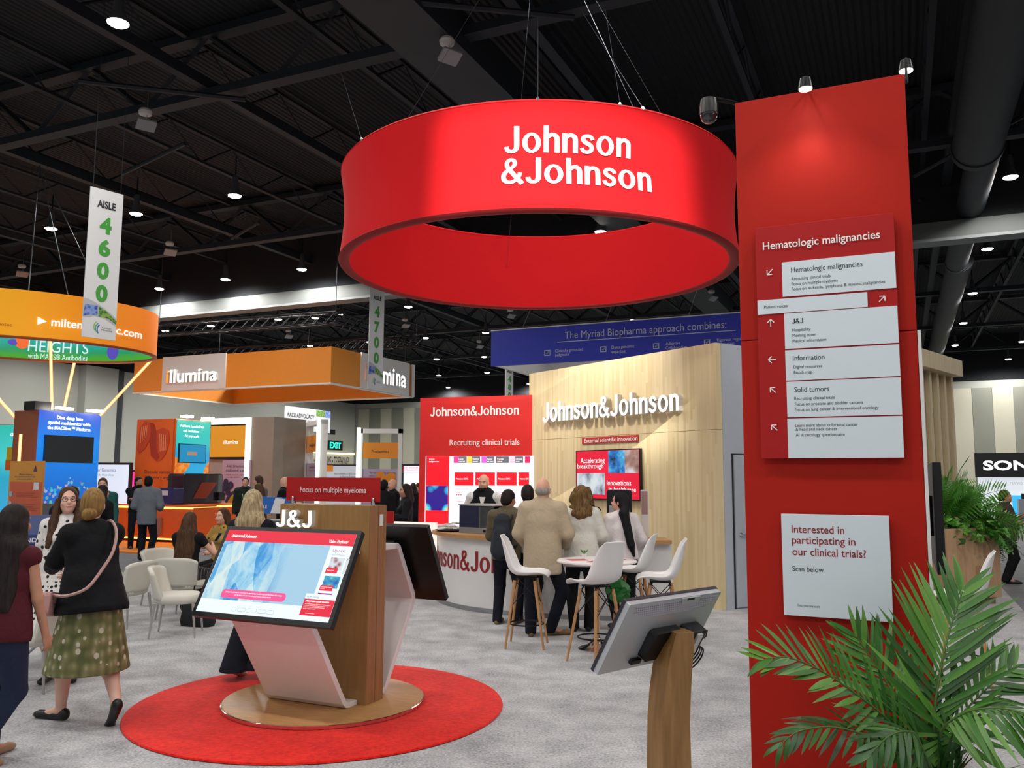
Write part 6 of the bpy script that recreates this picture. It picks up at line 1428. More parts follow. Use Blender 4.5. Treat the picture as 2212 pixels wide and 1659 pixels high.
    if face:
        for e in (-1, 1):
            mb = MB(); c = hd(e*.031, .08, .006); mb.ell(c*s, (.012*s, .007*s, .0055*s), 10, 6, RH); mb.build('eye', m_eye, root, smooth=True); MB().ell(hd(e*.031, .0865, .006)*s, (.0055*s, .0035*s, .0055*s), 8, 6, RH).build('iris', m_iris, root, smooth=True)
            MB().tube([hd(e*.016, .092, .027)*s, hd(e*.032, .09, .033)*s, hd(e*.05, .078, .027)*s], .0035*s, 6).build('eyebrow', hairm or m_iris, root)
        MB().tube([hd(-.024, .0945, -.055)*s, hd(-.01, .1015, -.06)*s, hd(.01, .1015, -.06)*s, hd(.024, .0945, -.055)*s], [.002*s, .0045*s, .0045*s, .002*s], 6).build('mouth', m_lip, root, smooth=True)
    if beard is not None:
        S = Sdf(); S.ell(hd(0, .032, -.078), (.06, .066, .045), .02, RH); S.ell(hd(0, .08, -.092), (.03, .024, .024), .02, RH); put('beard', S, beard, [(hd(0, 0, -.066), RH@np.array([0, -.1, 1]))])
    for ex in extras: ex(ctx)
    return root
def lanyard(mat=m_lan, back=False):
    def f(c):
        s, nb, fw, r, u, P = c['s'], c['nb'], c['fw'], c['r'], c['u'], c['P']; fy = c['rc']*c['fyb']+.035
        if back: MB().tube([(nb+r*.075+fw*.02-u*.01)*s, (nb+r*.05-fw*.07-u*.0)*s, (nb-fw*.085-u*.0)*s, (nb-r*.05-fw*.07-u*.0)*s, (nb-r*.075+fw*.02-u*.01)*s], .008*s, 6).build('lanyard', mat, c['root']); return
        for e in (-1, 1): MB().tube([(nb+r*e*.07+u*0)*s, (nb+r*e*.06+fw*.09-u*.1)*s, (P+u*.33+fw*(fy+.02)+r*e*.03)*s, (P+u*.12+fw*(fy+.01))*s], .007*s, 6).build('lanyard', mat, c['root'])
        q = P+u*.06+fw*(fy+.02); MB().box(-.045*s, .045*s, -.003, .003, -.065*s, .065*s).build('badge', m_badge, c['root'], loc=q*s)
    return f
def glasses(c):
    hd, s = c['hd'], c['s']; fm = m_print_dark
    for e in (-1, 1):
        MB().tube([hd(e*.033+.022*math.cos(a), .096, .004+.017*math.sin(a))*s for a in [2*math.pi*i/14 for i in range(15)]], .0022*s, 5).build('glasses_rim', fm, c['root']); MB().tube([hd(e*.055, .095, .008)*s, hd(e*.08, .0, .01)*s], .002*s, 5).build('glasses_arm', fm, c['root'])
    MB().tube([hd(-.011, .098, .008)*s, hd(.011, .098, .008)*s], .002*s, 5).build('glasses_bridge', fm, c['root'])
def backpack(mat):
    def f(c):
        S = Sdf(); P, u, fw, r = c['P'], c['u'], c['fw'], c['r']; S.cap(P+u*.02-fw*.2, P+u*.36-fw*.2, .15, .12, .04, c['fr'], .55); S.cap(P+u*.0-fw*.28, P+u*.2-fw*.27, .1, .09, .04, c['fr'], .4); c['put']('backpack', S, mat, (), .012)
        for e in (-1, 1):
            s = c['s']; MB().tube([(P+u*.38-fw*.17+r*e*.09)*s, (c['sh']+r*e*.1+u*.05-fw*.02)*s, (c['sh']+r*e*.11+fw*.12-u*.05)*s, (P+u*.12+fw*.1+r*e*.17)*s, (P+u*.06-fw*.12+r*e*.15)*s], .02*s, 6).build('strap', mat, c['root'], smooth=True)
    return f
def sleeve(nm, mat, f0, f1):
    def f(c):
        a, b, d_ = c['arms'][nm]; S = Sdf(); S.cap(a+(b-a)*f0, b, .066, .058, .02); S.cap(b, b+(d_-b)*f1, .058, .048, .02); c['put']('sleeve', S, mat)
    return f
def collar(mat, w=.012):
    def f(c): S = Sdf(); S.cap(c['nb']-c['u']*.055+c['fw']*.01, c['nb']-c['u']*.005-c['fw']*.01, .075, .068, .02); c['put']('collar', S, mat, (), .01)
    return f
# ---- hair and cloth kinds
H_DK = hair_mat('near black', '#120e0d', '#2c221e'); H_BR = hair_mat('brown', '#2c1c12', '#5d422c'); H_DB = hair_mat('dark blond', '#6a4d28', '#a4834c'); H_BL = hair_mat('blond', '#7d6848', '#d2bf98'); H_CU = hair_mat('curly brown', '#3c2a18', '#8d6c40'); H_BK = hair_mat('black', '#050506', '#16161a'); H_GR = hair_mat('grey', '#77706a', '#aaa49c')
c_black, c_navy, c_jeans = cloth('black', '#0e0f13'), cloth('navy', '#12151f'), cloth('denim', '#232c44'); c_white = cloth('white', '#dcdad8'); c_maroon = cloth('maroon', '#4d1720'); c_grey = cloth('grey jacket', '#6d747d'); c_beige = cloth('beige jacket', '#b7a68c'); c_olive = cloth('olive', '#5d5440'); c_teal = cloth('teal', '#1f5450'); c_pack = cloth('charcoal pack', '#2b2f36'); c_must = cloth('mustard', '#a8843c')
t = NT('dotted dress fabric'); co = t.co(); z_ = t.sep(co)[2]
v1 = t.n('TexVoronoi', Vector=co, Scale=17.0, Randomness=.5).outputs[0]; v2 = t.n('TexVoronoi', Vector=co, Scale=27.0, Randomness=.35).outputs[0]
hi_ = t.math('LESS_THAN', v1, .26); lo_ = t.math('LESS_THAN', v2, .36); sel = t.math('GREATER_THAN', z_, .86); t.base(t.mix(t.mix(sel, t.n('CombineXYZ', X=lo_, Y=lo_, Z=lo_).outputs[0], t.n('CombineXYZ', X=hi_, Y=hi_, Z=hi_).outputs[0]), '#dedad6', '#0c0c0e')).set(.8, bump=t.noise(co, 7, 3, .5, .8), bstr=.5, bdist=.03); c_dots = reg(t)
t = NT('scalloped skirt fabric'); co = t.co(scale=(1, 1, 1)); v = t.n('TexVoronoi', dict(feature='SMOOTH_F1'), Vector=t.co(scale=(1, 1, .62)), Scale=19, Randomness=.35); v2 = t.n('TexVoronoi', Vector=t.co(scale=(1, 1, .8), loc=(.3, .1, .2)), Scale=15, Randomness=.6)
cA_ = t.ramp(v.outputs[0], [(.05, '#b3ab90'), (.3, '#8a8758'), (.55, '#5a6034')]); sp_ = t.math('LESS_THAN', v2.outputs[0], .25); cB_ = t.mix(sp_, cA_, '#d6d1bb'); big = t.noise(co, 4.5, 2); t.base(t.mix(t.math('MULTIPLY', big, .3), cB_, '#5c5c42')).set(.8, bump=t.math('SUBTRACT', 1.0, v.outputs[0]), bstr=.9, bdist=.03); c_skirt = reg(t)
t = NT('pinstripe fabric'); tx = t.sep(t.co()); w_ = t.math('FRACT', t.math('MULTIPLY', t.math('ARCTAN2', tx[1], tx[0]), 7.0)); w2 = t.math('FRACT', t.math('MULTIPLY', t.math('ADD', tx[0], t.math('MULTIPLY', tx[1], .35)), 34.0)); t.base(t.mix(t.math('LESS_THAN', w2, .09), '#101116', '#8d8f94')).set(.8); c_pin = reg(t)
t = NT('mustard floral'); t.base(t.mix(t.math('LESS_THAN', t.n('TexVoronoi', Vector=t.co(), Scale=14).outputs[0], .2), '#a8843c', '#2c2418')).set(.8); c_floral = reg(t)
m_sole_tan = M('tan suede', '#8a6a48', .8); m_pale_shoe = M('pale nude shoe', '#d9bfa8', .4)
hang = lambda e, x=.25, y=.03, z=.8: (e*x, y, z)
# ---- foreground left
person('woman in sleeveless maroon top and jeans walking at the left picture edge', (-3.08, 5.25), -8, 1.6, 'f', lean=6, hands={'R': (.24, .14, .84), 'L': (-.24, -.1, .84)}, feet={'R': (-.1, .0, -10, 18), 'L': (-.22, .3, 0)}, skin=SK_M, hair='long', hlen=.36, hairm=H_DK, top=dict(mat=c_maroon, sleeve=0, hem=-.05, g=.022, flare=.01, ffy=.8), bottom=dict(kind='trousers', mat=c_jeans), shoe=M('tan sandal', '#a07a5c', .6), vox=.009, curl={'R': .55, 'L': .5}, fat=1.05)
W2 = person('smiling woman in glasses and white dress with black dots', (-3.9, 7.6), 198, 1.68, 'f', lean=-2, side=3, fat=1.28, hands={'L': (-.06, .27, 1.0), 'R': (.3, .0, .85)}, head=(14, -4), skin=SK_P, hair='long', hairm=H_BR, top=dict(mat=c_dots, sleeve=.3, hem=-.02, g=.014, name='dress_top'), bottom=dict(kind='skirt', mat=c_dots, hem=.42, w=.33, fy=.85, g=.016), face=True, front_hair=True, vox=.009, extras=[glasses, sleeve('L', c_black, .25, .45), lanyard(), collar(cloth('black collar', '#0e0e12'))])
W3 = person('woman in black blazer and green patterned skirt walking with a phone', (-3.02, 6.26), 48, 1.69, 'f', lean=8, hands={'L': (-.12, .5, 1.1), 'R': (.05, .47, 1.06)}, feet={'L': (-.09, .30, 25), 'R': (.1, -.28, -10, 42)}, head=(-34, -4), skin=SK_P, hair='bun', hairm=H_DB, top=dict(mat=c_black, sleeve=.86, hem=-.08, g=.03, name='blazer', flare=.045, ffy=1.0), bottom=dict(kind='skirt', mat=c_skirt, hem=.37, w=.30, fy=.95, g=.02), shoe=m_shoe_b, vox=.009, fat=1.1, curl={'L': .8, 'R': .9})
# seated women
person('seated woman with very long brown hair and pinstriped trousers holding a phone', (-4.12, 10.95), -8, 1.66, 'f', sit=.46, lean=4, hands={'R': (.2, .34, .92), 'L': (-.1, .34, .82)}, feet={'L': (-.12, .42, 0), 'R': (.12, .46, -5)}, head=(0, 10), hlen=.55, skin=SK_L, hair='long', hairm=H_BR, top=dict(mat=c_black, sleeve=.15, hem=-.02, g=.02), bottom=dict(kind='wide', mat=c_pin, g=.03, w=.1, len=.95), shoe=M('brown sandal', '#5c4430', .6), vox=.012)
person('seated woman in mustard floral blouse partly hidden by the kiosk screen', (-4.12, 12.3), 150, 1.66, 'f', sit=.46, hands={'L': (-.1, .3, .75), 'R': (.2, .32, .85)}, feet={'L': (-.1, .42, 0), 'R': (.1, .42, 0)}, skin=SK_L, hair='bob', hairm=H_BR, top=dict(mat=c_floral, sleeve=.45, g=.025), bottom=dict(kind='trousers', mat=c_black), face=True, vox=.014)
# woman behind the kiosk
person('blond woman in wide navy trousers standing behind the kiosk, seen from behind', (-2.30, 7.62), -10, 1.66, 'f', hands={'L': (-.18, .2, .95), 'R': (.2, .2, .95)}, feet={'L': (-.09, 0, 5, 20), 'R': (.12, .1, -25, 20)}, skin=SK_P, hair='long', hairm=H_BL, top=dict(mat=c_navy, sleeve=.9, hem=-.05, g=.022, name='blouse'), bottom=dict(kind='wide', mat=c_navy, g=.02, w=.125, len=1.35, floor=.1), shoe=m_pale_shoe, vox=.011)
# ---- bar group
def vest(mat):
    def f(c):
        S = Sdf(); c['torso'](S, .042, hem=-.05, zt=.47); P, u, fw, r, nb = c['P'], c['u'], c['fw'], c['r'], c['nb']
        for e in (-1, 1): S.cap(nb-u*.06+r*e*.06, c['sh']+r*e*.1-u*.0, .075, .078, .03, c['fr'], .95)
        c['put']('waistcoat', S, mat)
        s = c['s']; q = c['rc']*c['fyb']+.062
        tri = [P+u*.47+r*.045+fw*(q-.035), P+u*.47-r*.045+fw*(q-.035), P+u*.3+fw*(q+.006)]
        MB().add([v*s for v in tri]+[(v-fw*.05)*s for v in tri], [(0, 1, 2), (5, 4, 3), (0, 3, 4, 1), (1, 4, 5, 2), (2, 5, 3, 0)]).build('shirt_front', c_white, c['root'])
        e = P+u*.33+fw*(q+.005)-r*.09; MB().box(-.03, .03, -.004, .004, -.018, .018).build('name_badge', m_red_sign, c['root'], loc=e*s)
    return f
person('bald bartender in black waistcoat and white shirt behind the counter', (-.43, 13.4), 172, 1.84, 'm', hands={'L': (-.26, .16, .98), 'R': (.27, .16, .98)}, head=(-8, 4), skin=SK_L, top=dict(mat=c_white, sleeve=1.0, g=.02), bottom=dict(kind='trousers', mat=c_black), face=True, vox=.011, beard=H_DK, fat=1.1, extras=[vest(c_black), collar(c_white)])
person('man in olive shirt with charcoal backpack standing at the counter', (-.06, 10.6), -18, 1.64, 'm', lean=5, hands={'L': (-.2, .33, 1.02), 'R': (.2, .33, 1.02)}, feet={'L': (-.1, -.02, 5), 'R': (.12, .05, -8)}, head=(-25, 8), skin=SK_M, hair='short', hairm=H_DK, top=dict(mat=c_olive, sleeve=1.0, hem=-.08, g=.025), bottom=dict(kind='trousers', mat=c_navy), vox=.012, fat=1.05, shoe=m_sole_tan, extras=[backpack(c_pack), lanyard(m_lan, True)])
person('man mostly hidden between the backpack wearer and the beige jacket', (.2, 10.72), -15, 1.70, 'm', skin=SK_M, hair='short', hairm=H_DK, head=(20, 5), hands={'L': (-.1, .2, 1.05), 'R': (.1, .2, 1.05)}, top=dict(mat=c_white, sleeve=.5, g=.0), bottom=dict(kind='trousers', mat=c_navy, g=.0), vox=.014, fat=.9)
person('balding man in long beige jacket seen from behind at the counter', (.36, 9.85), -8, 1.78, 'm', hands={'L': (-.22, .22, 1.0), 'R': (.24, .22, 1.0)}, feet={'L': (-.13, -.05, 12), 'R': (.13, .02, -70)}, head=(-14, 4), skin=SK_L, hair='grey_ring', hairm=H_GR, top=dict(mat=c_beige, sleeve=1.02, hem=-.22, g=.03, name='jacket', cuff=1.1, flare=.02, ffy=.8), bottom=dict(kind='trousers', mat=c_navy), shoe=m_sole_tan, vox=.011, fat=1.08, extras=[collar(c_beige), glasses])
person('woman with curly light brown hair and white blouse seen from behind', (.83, 10.15), -4, 1.70, 'f', lean=6, hands={'L': (-.2, .24, 1.02), 'R': (.2, .24, 1.02)}, feet={'L': (-.1, 0, 8), 'R': (.09, .03, -8)}, skin=SK_P, hair='curly', hairm=H_CU, top=dict(mat=cloth('cream blouse', '#d3d0c6'), sleeve=1.0, hem=-.14, g=.03, name='blouse', flare=.02, ffy=.8), bottom=dict(kind='trousers', mat=c_black), vox=.012, extras=[collar(c_white)])
person('woman with long straight black hair and white blouse looking left', (1.33, 10.25), 12, 1.62, 'f', lean=6, hands={'L': (-.18, .27, 1.0), 'R': (.2, .2, 1.0)}, head=(52, 0), skin=SK_L, hair='tail', hairm=H_BK, top=dict(mat=cloth('pinkish blouse', '#ddd4d4'), sleeve=1.0, hem=-.02, g=.028, name='blouse'), bottom=dict(kind='trousers', mat=c_black), vox=.012, face=True, extras=[collar(c_white)])
person('woman with dark hair almost hidden behind the curly-haired woman', (1.02, 11.75), 180, 1.66, 'f', skin=SK_L, hair='bob', hairm=H_DK, top=dict(mat=c_black, sleeve=1.0), bottom=dict(kind='trousers', mat=c_black), vox=.016, face=True)
# ---- background left
person('man in grey jacket and navy trousers seen from behind by the orange counter', G(312, 1211), 5, 1.80, 'm', hands={'L': (-.18, .22, 1.05), 'R': (.2, .2, 1.05)}, feet={'L': (-.1, .1, 5), 'R': (.1, 0, -10)}, skin=SK_D, hair='short', hairm=H_BK, top=dict(mat=c_grey, sleeve=1.0, hem=-.16, g=.03, name='jacket'), bottom=dict(kind='trousers', mat=c_navy), vox=.016)
person('man in black tee with crossed arms and green lanyard', G(275, 1190)+np.array([0, .4, 0]), 215, 1.78, 'm', hands={'L': (.12, .28, 1.2), 'R': (-.12, .27, 1.18)}, elbow={'L': (-1, 0, -.5), 'R': (1, 0, -.5)}, head=(25, 0), skin=SK_M, hair='short', hairm=H_DK, top=dict(mat=c_black, sleeve=.45, g=.03), bottom=dict(kind='trousers', mat=c_navy), beard=H_DK, vox=.018, face=True, extras=[lanyard(), backpack(c_black)])
person('man in white shirt with dark vest smiling behind the orange counter', G(345, 1160)+np.array([-.2, 0, 0]), 185, 1.74, 'm', skin=SK_L, hair='short', hairm=H_BK, top=dict(mat=c_white, sleeve=1.0), bottom=dict(kind='trousers', mat=c_black), vox=.02, face=True, extras=[lanyard()])
bg = [
 ('dark-haired man behind the woman in dotted dress', (158, 1047, 11.2), 20, 'm', SK_L, 'short', H_DK, c_navy),
 ('dark-haired woman in teal and black by the genomics screen', (222, 1045, 14.0), -20, 'f', SK_L, 'bob', H_DK, c_black),
 ('tall short-haired man in teal by the genomics screen', (223, 1030, 16.0), 200, 'm', SK_L, 'short', H_BR, c_teal),
 ('man in dark green top beside the white light bar', (531, 1029, 22.0), 190, 'm', SK_L, 'short', H_DK, cloth('dark green', '#1e2a26')),
 ('tall man in grey jacket looking left beside the grey tower', (560, 1025, 20.0), 70, 'm', SK_L, 'short', H_BR, cloth('mid grey', '#6f7373')),
 ('woman with long brown hair in profile behind the blond woman', (560, 1043, 16.5), 85, 'f', SK_L, 'long', H_BR, cloth('stone', '#7d7a72')),
 ('bald man in black shirt looking down at papers', (613, 1028, 19.0), -80, 'm', SK_L, None, H_DK, c_black),
 ('man in dark suit seen from behind beside the red kiosk sign', (829, 1034, 17.5), -25, 'm', SK_D, 'short', H_BK, c_black),
 ('bald man in dark suit in front of the lilac kiosk print', (850, 1033, 18.8), 120, 'm', SK_L, None, H_GR, c_black),
 ('dark-haired woman in black talking with raised hands', (878, 1043, 14.8), 110, 'f', SK_M, 'bob', H_DK, c_black),
 ('small far person with dark hair by the red wall', (893, 1042, 22.0), 20, 'f', SK_L, 'bob', H_DK, c_navy),
 ('small far person in blue shirt at the red wall edge', (905, 1042, 24.0), 90, 'm', SK_L, 'short', H_BR, cloth('blue grey', '#5c6c80')),
]
for lab, (px, py, Y), hdg, sx, sk, hs, hm, tp in bg:
    d_ = ray(px, py); q = CC+d_*Y/d_[1]; hgt = max(1.5, min(1.92, q[2]+.0))
    person(lab, (q[0], q[1], 0), hdg, hgt, sx, skin=sk, hair=hs, hairm=hm, top=dict(mat=tp, sleeve=.45 if 'tee' in lab or 'bald man in black shirt' in lab else 1.0, hem=-.1, g=.028), bottom=dict(kind='trousers', mat=c_navy), hands={'L': (-.12, .3, 1.15), 'R': (.14, .28, 1.12)} if any(w in lab for w in ('papers', 'raised', 'suit in')) else {'L': (-.24, .05, .82), 'R': (.24, .05, .82)}, head=(0, 22 if 'papers' in lab else 0), vox=.018, face=hdg > 60 and hdg < 260, fat=1.05, extras=[lanyard()] if 'bald' in lab or 'green' in lab else ())
# right side
person('man in brown shirt with green lanyard and hand at chest by the planter', G(2180, 1260), -112, 1.62, 'm', hands={'L': (-.05, .3, 1.25), 'R': (.12, .28, 1.12)}, skin=SK_M, hair='short', hairm=H_BR, top=dict(mat=cloth('brown shirt', '#4c3f36'), sleeve=.45, hem=-.1, g=.03), bottom=dict(kind='trousers', mat=c_black), vox=.014, fat=1.35, face=True, extras=[lanyard()])
# ---- things the people carry
def at_hand(pr, dx, dy, dz):
    h = pr.rotation_euler[2]; v = Rz(h)@np.array([dx, dy, dz]); return np.array(pr.location)+v
ph_ = thing('phone', 'dark phone held by the woman in the black blazer', 'phone', at_hand(W3, -.07, .59, 1.1), math.radians(52)); MB().rbox(-.036, .036, -.004, .004, -.075, .075, .01).build('phone_body', m_black, ph_, rot=(-1.0, 0, .2)); MB().rect(-.032, .032, -.07, .07, -.0045).build('phone_screen', M('phone glass', '#15161a', .1), ph_, rot=(-1.0, 0, .2))
hbg = thing('handbag', 'small rose handbag on a thin strap over the black blazer', 'handbag', at_hand(W3, -.27, .05, .78), math.radians(100))
MB().rbox(-.12, .12, -.035, .035, 0, .16, .03).build('bag_body', M('rose leather', '#b78c88', .5), hbg, bevel=.01, rot=(0, .2, 0)); MB().box(-.1, .1, -.038, -.034, .08, .16).build('flap', M('rose leather dark', '#a57a78', .5), hbg, rot=(0, .2, 0))
u_ = smooth_path([at_hand(W3, *p)-np.array(hbg.location) for p in ((.10, .14, 1.36), (.11, .06, 1.425), (.115, -.02, 1.41), (.105, -.10, 1.34), (.06, -.165, 1.22), (-.02, -.19, 1.1), (-.12, -.2, .98), (-.22, -.12, .93), (-.27, .0, .93))], 4)
MB().tube([Rz(-math.radians(100))@p for p in u_], .011, 6).build('strap', M('rose strap', '#b8958c', .5), hbg, smooth=True)
ph2 = thing('phone', 'phone held up by the seated long-haired woman', 'phone', (-3.85, 11.32, .97), -.7); MB().rbox(-.036, .036, -.004, .004, -.07, .07, .01).build('phone_body', M('grey phone', '#5c606a', .3), ph2, rot=(-.6, 0, 0)); MB().rect(-.03, .03, -.06, .06, -.0045).build('phone_screen', M('phone glass', '#15161a', .1), ph2, rot=(-.6, 0, 0))
# ================================================================== palm in the foreground
def leaf_mat(name, a, b, c):
    t = NT(name); oi = t.n('ObjectInfo').outputs['Random']; n = t.noise(t.co(scale=(2, 30, 30)), 1.0, 3)
    t.base(t.ramp(t.math('ADD', t.math('MULTIPLY', n, .5), t.math('MULTIPLY', oi, .5)), [(.2, a), (.5, b), (.85, c)])).set(.38, 0, spec=.5); return reg(t)
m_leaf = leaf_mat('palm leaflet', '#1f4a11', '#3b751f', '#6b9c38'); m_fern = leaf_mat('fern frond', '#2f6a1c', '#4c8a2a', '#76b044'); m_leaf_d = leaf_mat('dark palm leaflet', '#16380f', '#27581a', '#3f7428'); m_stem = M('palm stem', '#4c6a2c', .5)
def leaflet_mesh(droop, twist=0.0, n=7):
    mb = MB(); R_ = []
    for i in range(n):
        t_ = i/(n-1); w = .5*(math.sin(math.pi*min(1, t_*.93+.07))**.75)*(1-t_*.25) if i < n-1 else .01; x = t_; z = -droop*t_**2; fold = .35
        R_.append([(x, -w, z+fold*w*.03/.03*.04), (x, 0, z), (x, w, z+fold*w*.04)])
    return mb.rings(R_, closed=False, cap=False)
LEAF = [leaflet_mesh(d_).mesh('leaflet', m_leaf, 'all') for d_ in (.0, .08, .2, .45)]
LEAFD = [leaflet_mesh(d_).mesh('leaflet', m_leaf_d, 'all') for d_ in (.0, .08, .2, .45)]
def place_leaf(me, parent, p, d_, nrm_, L_n, W_):
    ex = nrm(d_); ez = np.array(nrm_, float); ez = nrm(ez-ex*(ez@ex)); ey = np.cross(ez, ex)
    o = bpy.data.objects.new('leaflet', me); COL.objects.link(o); o.parent = parent; m = Matrix.Identity(4)
    for i in range(3): m[i][0], m[i][1], m[i][2], m[i][3] = ex[i]*L_n, ey[i]*W_, ez[i]*L_n, p[i]
    o.matrix_basis = m; return o
PALM = thing('palm', 'lush green palm with long arching fronds in front of the red pillar', 'plant', (2.08, 4.30, 0))
pr_ = random.Random(21); PO = np.array([2.08, 4.30, 0])
MB().lathe([(.16, 0), (.2, .24), (.205, .26), (.19, .26), (.185, .23)], 28).build('pot', M('dark plant pot', '#2b2b2d', .5), PALM, smooth=True)
MB().lathe([(.0, .225), (.186, .232)], 20, cap=False).build('soil', M('dark soil', '#2a2018', .95), PALM)
def frond(path, Lm, n, normal, up_lift=(0, 0, .15), wid=.03, droops=(0, 1), dark=False, side_len=(1, 1), spread=(72, 28)):
    P = smooth_path([np.array(p)-PO for p in path], 6); fo = MB().tube(P, [.008*(1-.75*i/(len(P)-1)) for i in range(len(P))], 6).build('frond', m_stem, PALM, smooth=True)
    cl_ = np.concatenate([[0], np.cumsum([np.linalg.norm(b-a) for a, b in zip(P, P[1:])])]); T_ = cl_[-1]
    for k in range(n):
        f = .22+.78*(k//2)/(n/2-1) if n > 2 else .5; sd = 1 if k % 2 else -1; i = min(max(int(np.searchsorted(cl_, f*T_)), 1), len(P)-1); q = (f*T_-cl_[i-1])/(cl_[i]-cl_[i-1]+1e-9); p = P[i-1]*(1-q)+P[i]*q; tg = nrm(P[i]-P[i-1])
        N_ = nrm(np.array(normal)-tg*(np.array(normal)@tg)); S_ = np.cross(N_, tg)*sd; a = math.radians(spread[0]+(spread[1]-spread[0])*f+pr_.uniform(-6, 6)); L_n = Lm*(math.sin(math.pi*(.2+.68*f))**.8)*pr_.uniform(.88, 1.08)*side_len[0 if sd < 0 else 1]
        d_ = nrm(tg*math.cos(a)+S_*math.sin(a)+np.array(up_lift)+N_*pr_.uniform(-.08, .08)); me = (LEAFD if dark else LEAF)[droops[pr_.randrange(len(droops))]]
        place_leaf(me, fo, p, d_, N_*1.0+EZ*.3, L_n, wid*pr_.uniform(.8, 1.1))
    return fo
px = lambda x, y, Y: atY(x, y, Y)
hub = np.array([2.08, 4.30, .24])
frond([hub, px(1935, 1575, 4.25), px(1850, 1500, 4.18), px(1770, 1447, 4.12), px(1700, 1420, 4.08), px(1650, 1425, 4.05)], .30, 46, (.1, -.75, .65), (0, 0, .1), .034, (0, 1))
frond([hub, px(2018, 1560, 4.30), px(2028, 1470, 4.32), px(2045, 1385, 4.36), px(2068, 1310, 4.42), px(2080, 1275, 4.45)], .46, 48, (-.15, -.95, .25), (0, 0, .12), .036, (0, 1))
frond([hub, px(2030, 1590, 4.2), px(2075, 1545, 4.1), px(2130, 1530, 4.0), px(2190, 1535, 3.95), px(2240, 1560, 3.9)], .34, 46, (.1, -.6, .75), (0, 0, -.55), .034, (1, 2, 3))
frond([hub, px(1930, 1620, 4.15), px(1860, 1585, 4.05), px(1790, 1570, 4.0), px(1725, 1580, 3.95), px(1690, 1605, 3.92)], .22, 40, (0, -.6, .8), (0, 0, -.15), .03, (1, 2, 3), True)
frond([hub, px(1960, 1560, 4.35), px(1920, 1480, 4.45), px(1880, 1420, 4.5), px(1850, 1375, 4.52)], .36, 40, (-.2, -.9, .4), (0, 0, .1), .034, (0, 1, 2))
frond([hub, px(2030, 1600, 4.25), px(2080, 1540, 4.3), px(2140, 1480, 4.35), px(2190, 1440, 4.4)], .32, 36, (.2, -.8, .55), (0, 0, .0), .032, (0, 1, 2))
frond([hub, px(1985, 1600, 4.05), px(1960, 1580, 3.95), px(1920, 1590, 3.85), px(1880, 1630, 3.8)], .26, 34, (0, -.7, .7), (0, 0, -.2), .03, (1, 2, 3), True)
# loose inner foliage, too dense to pick apart
mbF = MB()
for k in range(60):
    a = pr_.uniform(0, 6.28); el = pr_.uniform(.3, 1.35); L_n = pr_.uniform(.25, .5); d_ = np.array([math.cos(a)*math.cos(el), math.sin(a)*math.cos(el), math.sin(el)]); p0 = np.array([pr_.uniform(-.06, .06), pr_.uniform(-.06, .06), .24]); s_ = nrm(np.cross(d_, EZ))*.013
    q = [p0+d_*L_n*t_+EZ*(-.12*t_**2*L_n) for t_ in (0, .3, .65, 1)]; mbF.add([q[0]-s_*.4, q[0]+s_*.4, q[1]+s_, q[1]-s_, q[2]+s_*.8, q[2]-s_*.8, q[3]], [(0, 1, 2, 3), (3, 2, 4, 5), (5, 4, 6)])
tag(mbF.build('inner_foliage', m_leaf_d, PALM), kind='stuff')
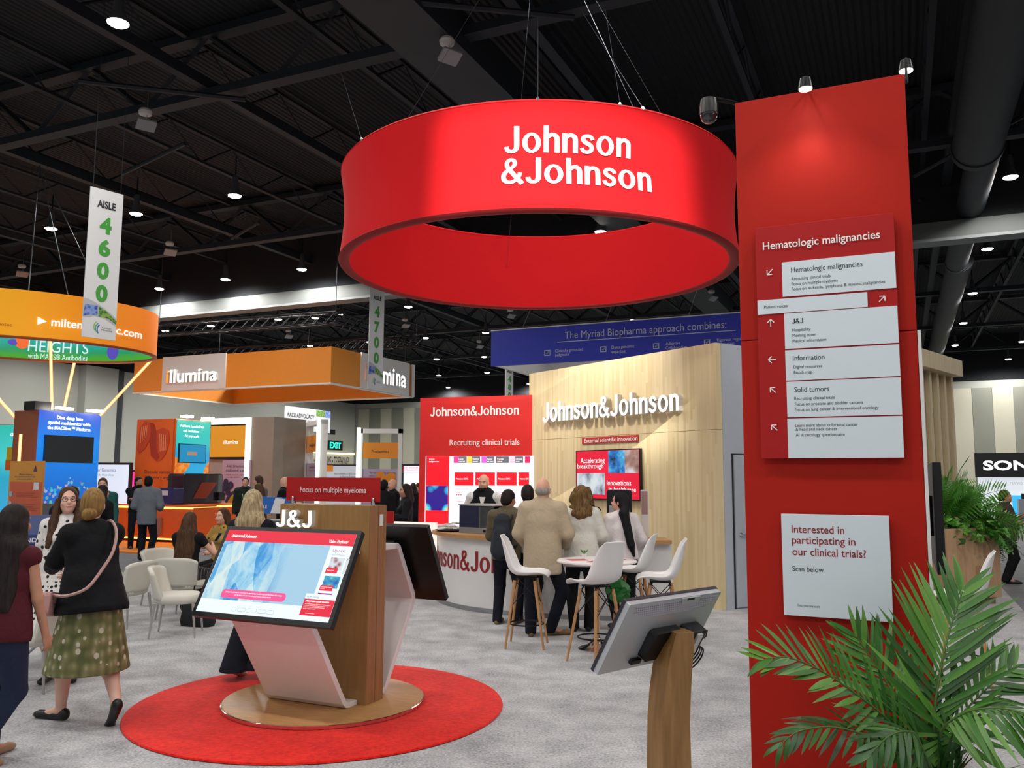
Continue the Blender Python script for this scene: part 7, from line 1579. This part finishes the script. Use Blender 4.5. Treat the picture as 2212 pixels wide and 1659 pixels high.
# ================================================================== planting in the oak planter
def bunch(name, label, loc, fronds, rnd_, mat, Lr, elr, leafL, leafW, nleaf, arch=.35, azr=(0, 6.28)):
    r = thing(name, label, 'plant', loc, 0)
    for _ in range(fronds):
        a = rnd_.uniform(*azr); el = rnd_.uniform(*elr); L_n = rnd_.uniform(*Lr); d_ = np.array([math.cos(a)*math.cos(el), math.sin(a)*math.cos(el), math.sin(el)]); P = [d_*L_n*t_-EZ*arch*L_n*t_**2 for t_ in (0, .25, .5, .75, 1)]
        rl = rnd_.uniform(-1.3, 1.3); mb = MB().tube(P, [.008, .007, .006, .004, .002], 4)
        for k in range(nleaf):
            f = .2+.8*k/nleaf; i = min(int(f*4), 3); p = P[i]+(P[i+1]-P[i])*(f*4-i); tg = nrm(P[i+1]-P[i]); s_ = nrm(np.cross(tg, EZ))*(1 if k % 2 else -1); s_ = nrm(s_*math.cos(rl)+np.cross(s_, tg)*math.sin(rl)); dd_ = nrm(tg*.6+s_+EZ*.1); Lf = leafL*math.sin(math.pi*(.2+.7*f)); w_ = nrm(np.cross(dd_, tg)+EZ*.2); w_ = nrm(np.cross(dd_, w_))*leafW
            mb.add([p, p+dd_*Lf*.4+w_, p+dd_*Lf-EZ*.15*Lf, p+dd_*Lf*.4-w_], [(0, 1, 2, 3)])
        mb.build('frond', mat, r)
    return r
b0 = random.Random(8); base = lambda x, y: PNF.W(x, y, 1.085)
bunch('potted_palm', 'tall feathery palm in the back of the oak planter', base(.5, .6), 34, b0, m_fern, (.8, 1.5), (.55, 1.5), .36, .014, 36, .28)
bunch('potted_palm', 'spreading palm leaning right over the planter edge', base(.8, .5), 18, b0, m_fern, (.7, 1.1), (.15, .9), .3, .013, 32, .4, (-1.2, 1.2))
bunch('fern', 'bright green fern spilling over the front of the planter', base(.75, .2), 34, b0, m_fern, (.35, .65), (.1, 1.0), .1, .02, 26, .8, (-2.9, .3))
bunch('fern', 'darker fern on the left side of the planter', base(.3, .3), 24, b0, m_fern, (.3, .55), (.2, 1.2), .1, .022, 22, .7)
iv = thing('trailing_ivy', 'trailing ivy with rounded leaves hanging over the left planter edge', 'plant', base(.2, .08), 0)
ivm = MB().add([(0, -.5, 0), (.45, -.35, .05), (1, 0, -.05), (.45, .35, .05), (0, .5, 0), (-.2, 0, 0)], [(0, 1, 2, 3, 4, 5)]).mesh('leaf', m_leaf)
for k in range(70):
    a = b0.uniform(0, 6.28); o = link('leaf', ivm, iv, loc=(b0.uniform(-.15, .7), b0.uniform(-.28, .02), b0.uniform(-.22, .12)), rot=(b0.uniform(-.6, 1.2), b0.uniform(-.6, .6), a)); k_ = b0.uniform(.05, .09); o.scale = (k_, k_, k_)
bunch('fan_palm', 'small fan palm leaf hanging beside the planter by the man', PNF.W(pw_-.05, .3, .95), 7, b0, m_leaf_d, (.3, .5), (-.9, -.1), .2, .012, 20, .2, (-1.4, .4))
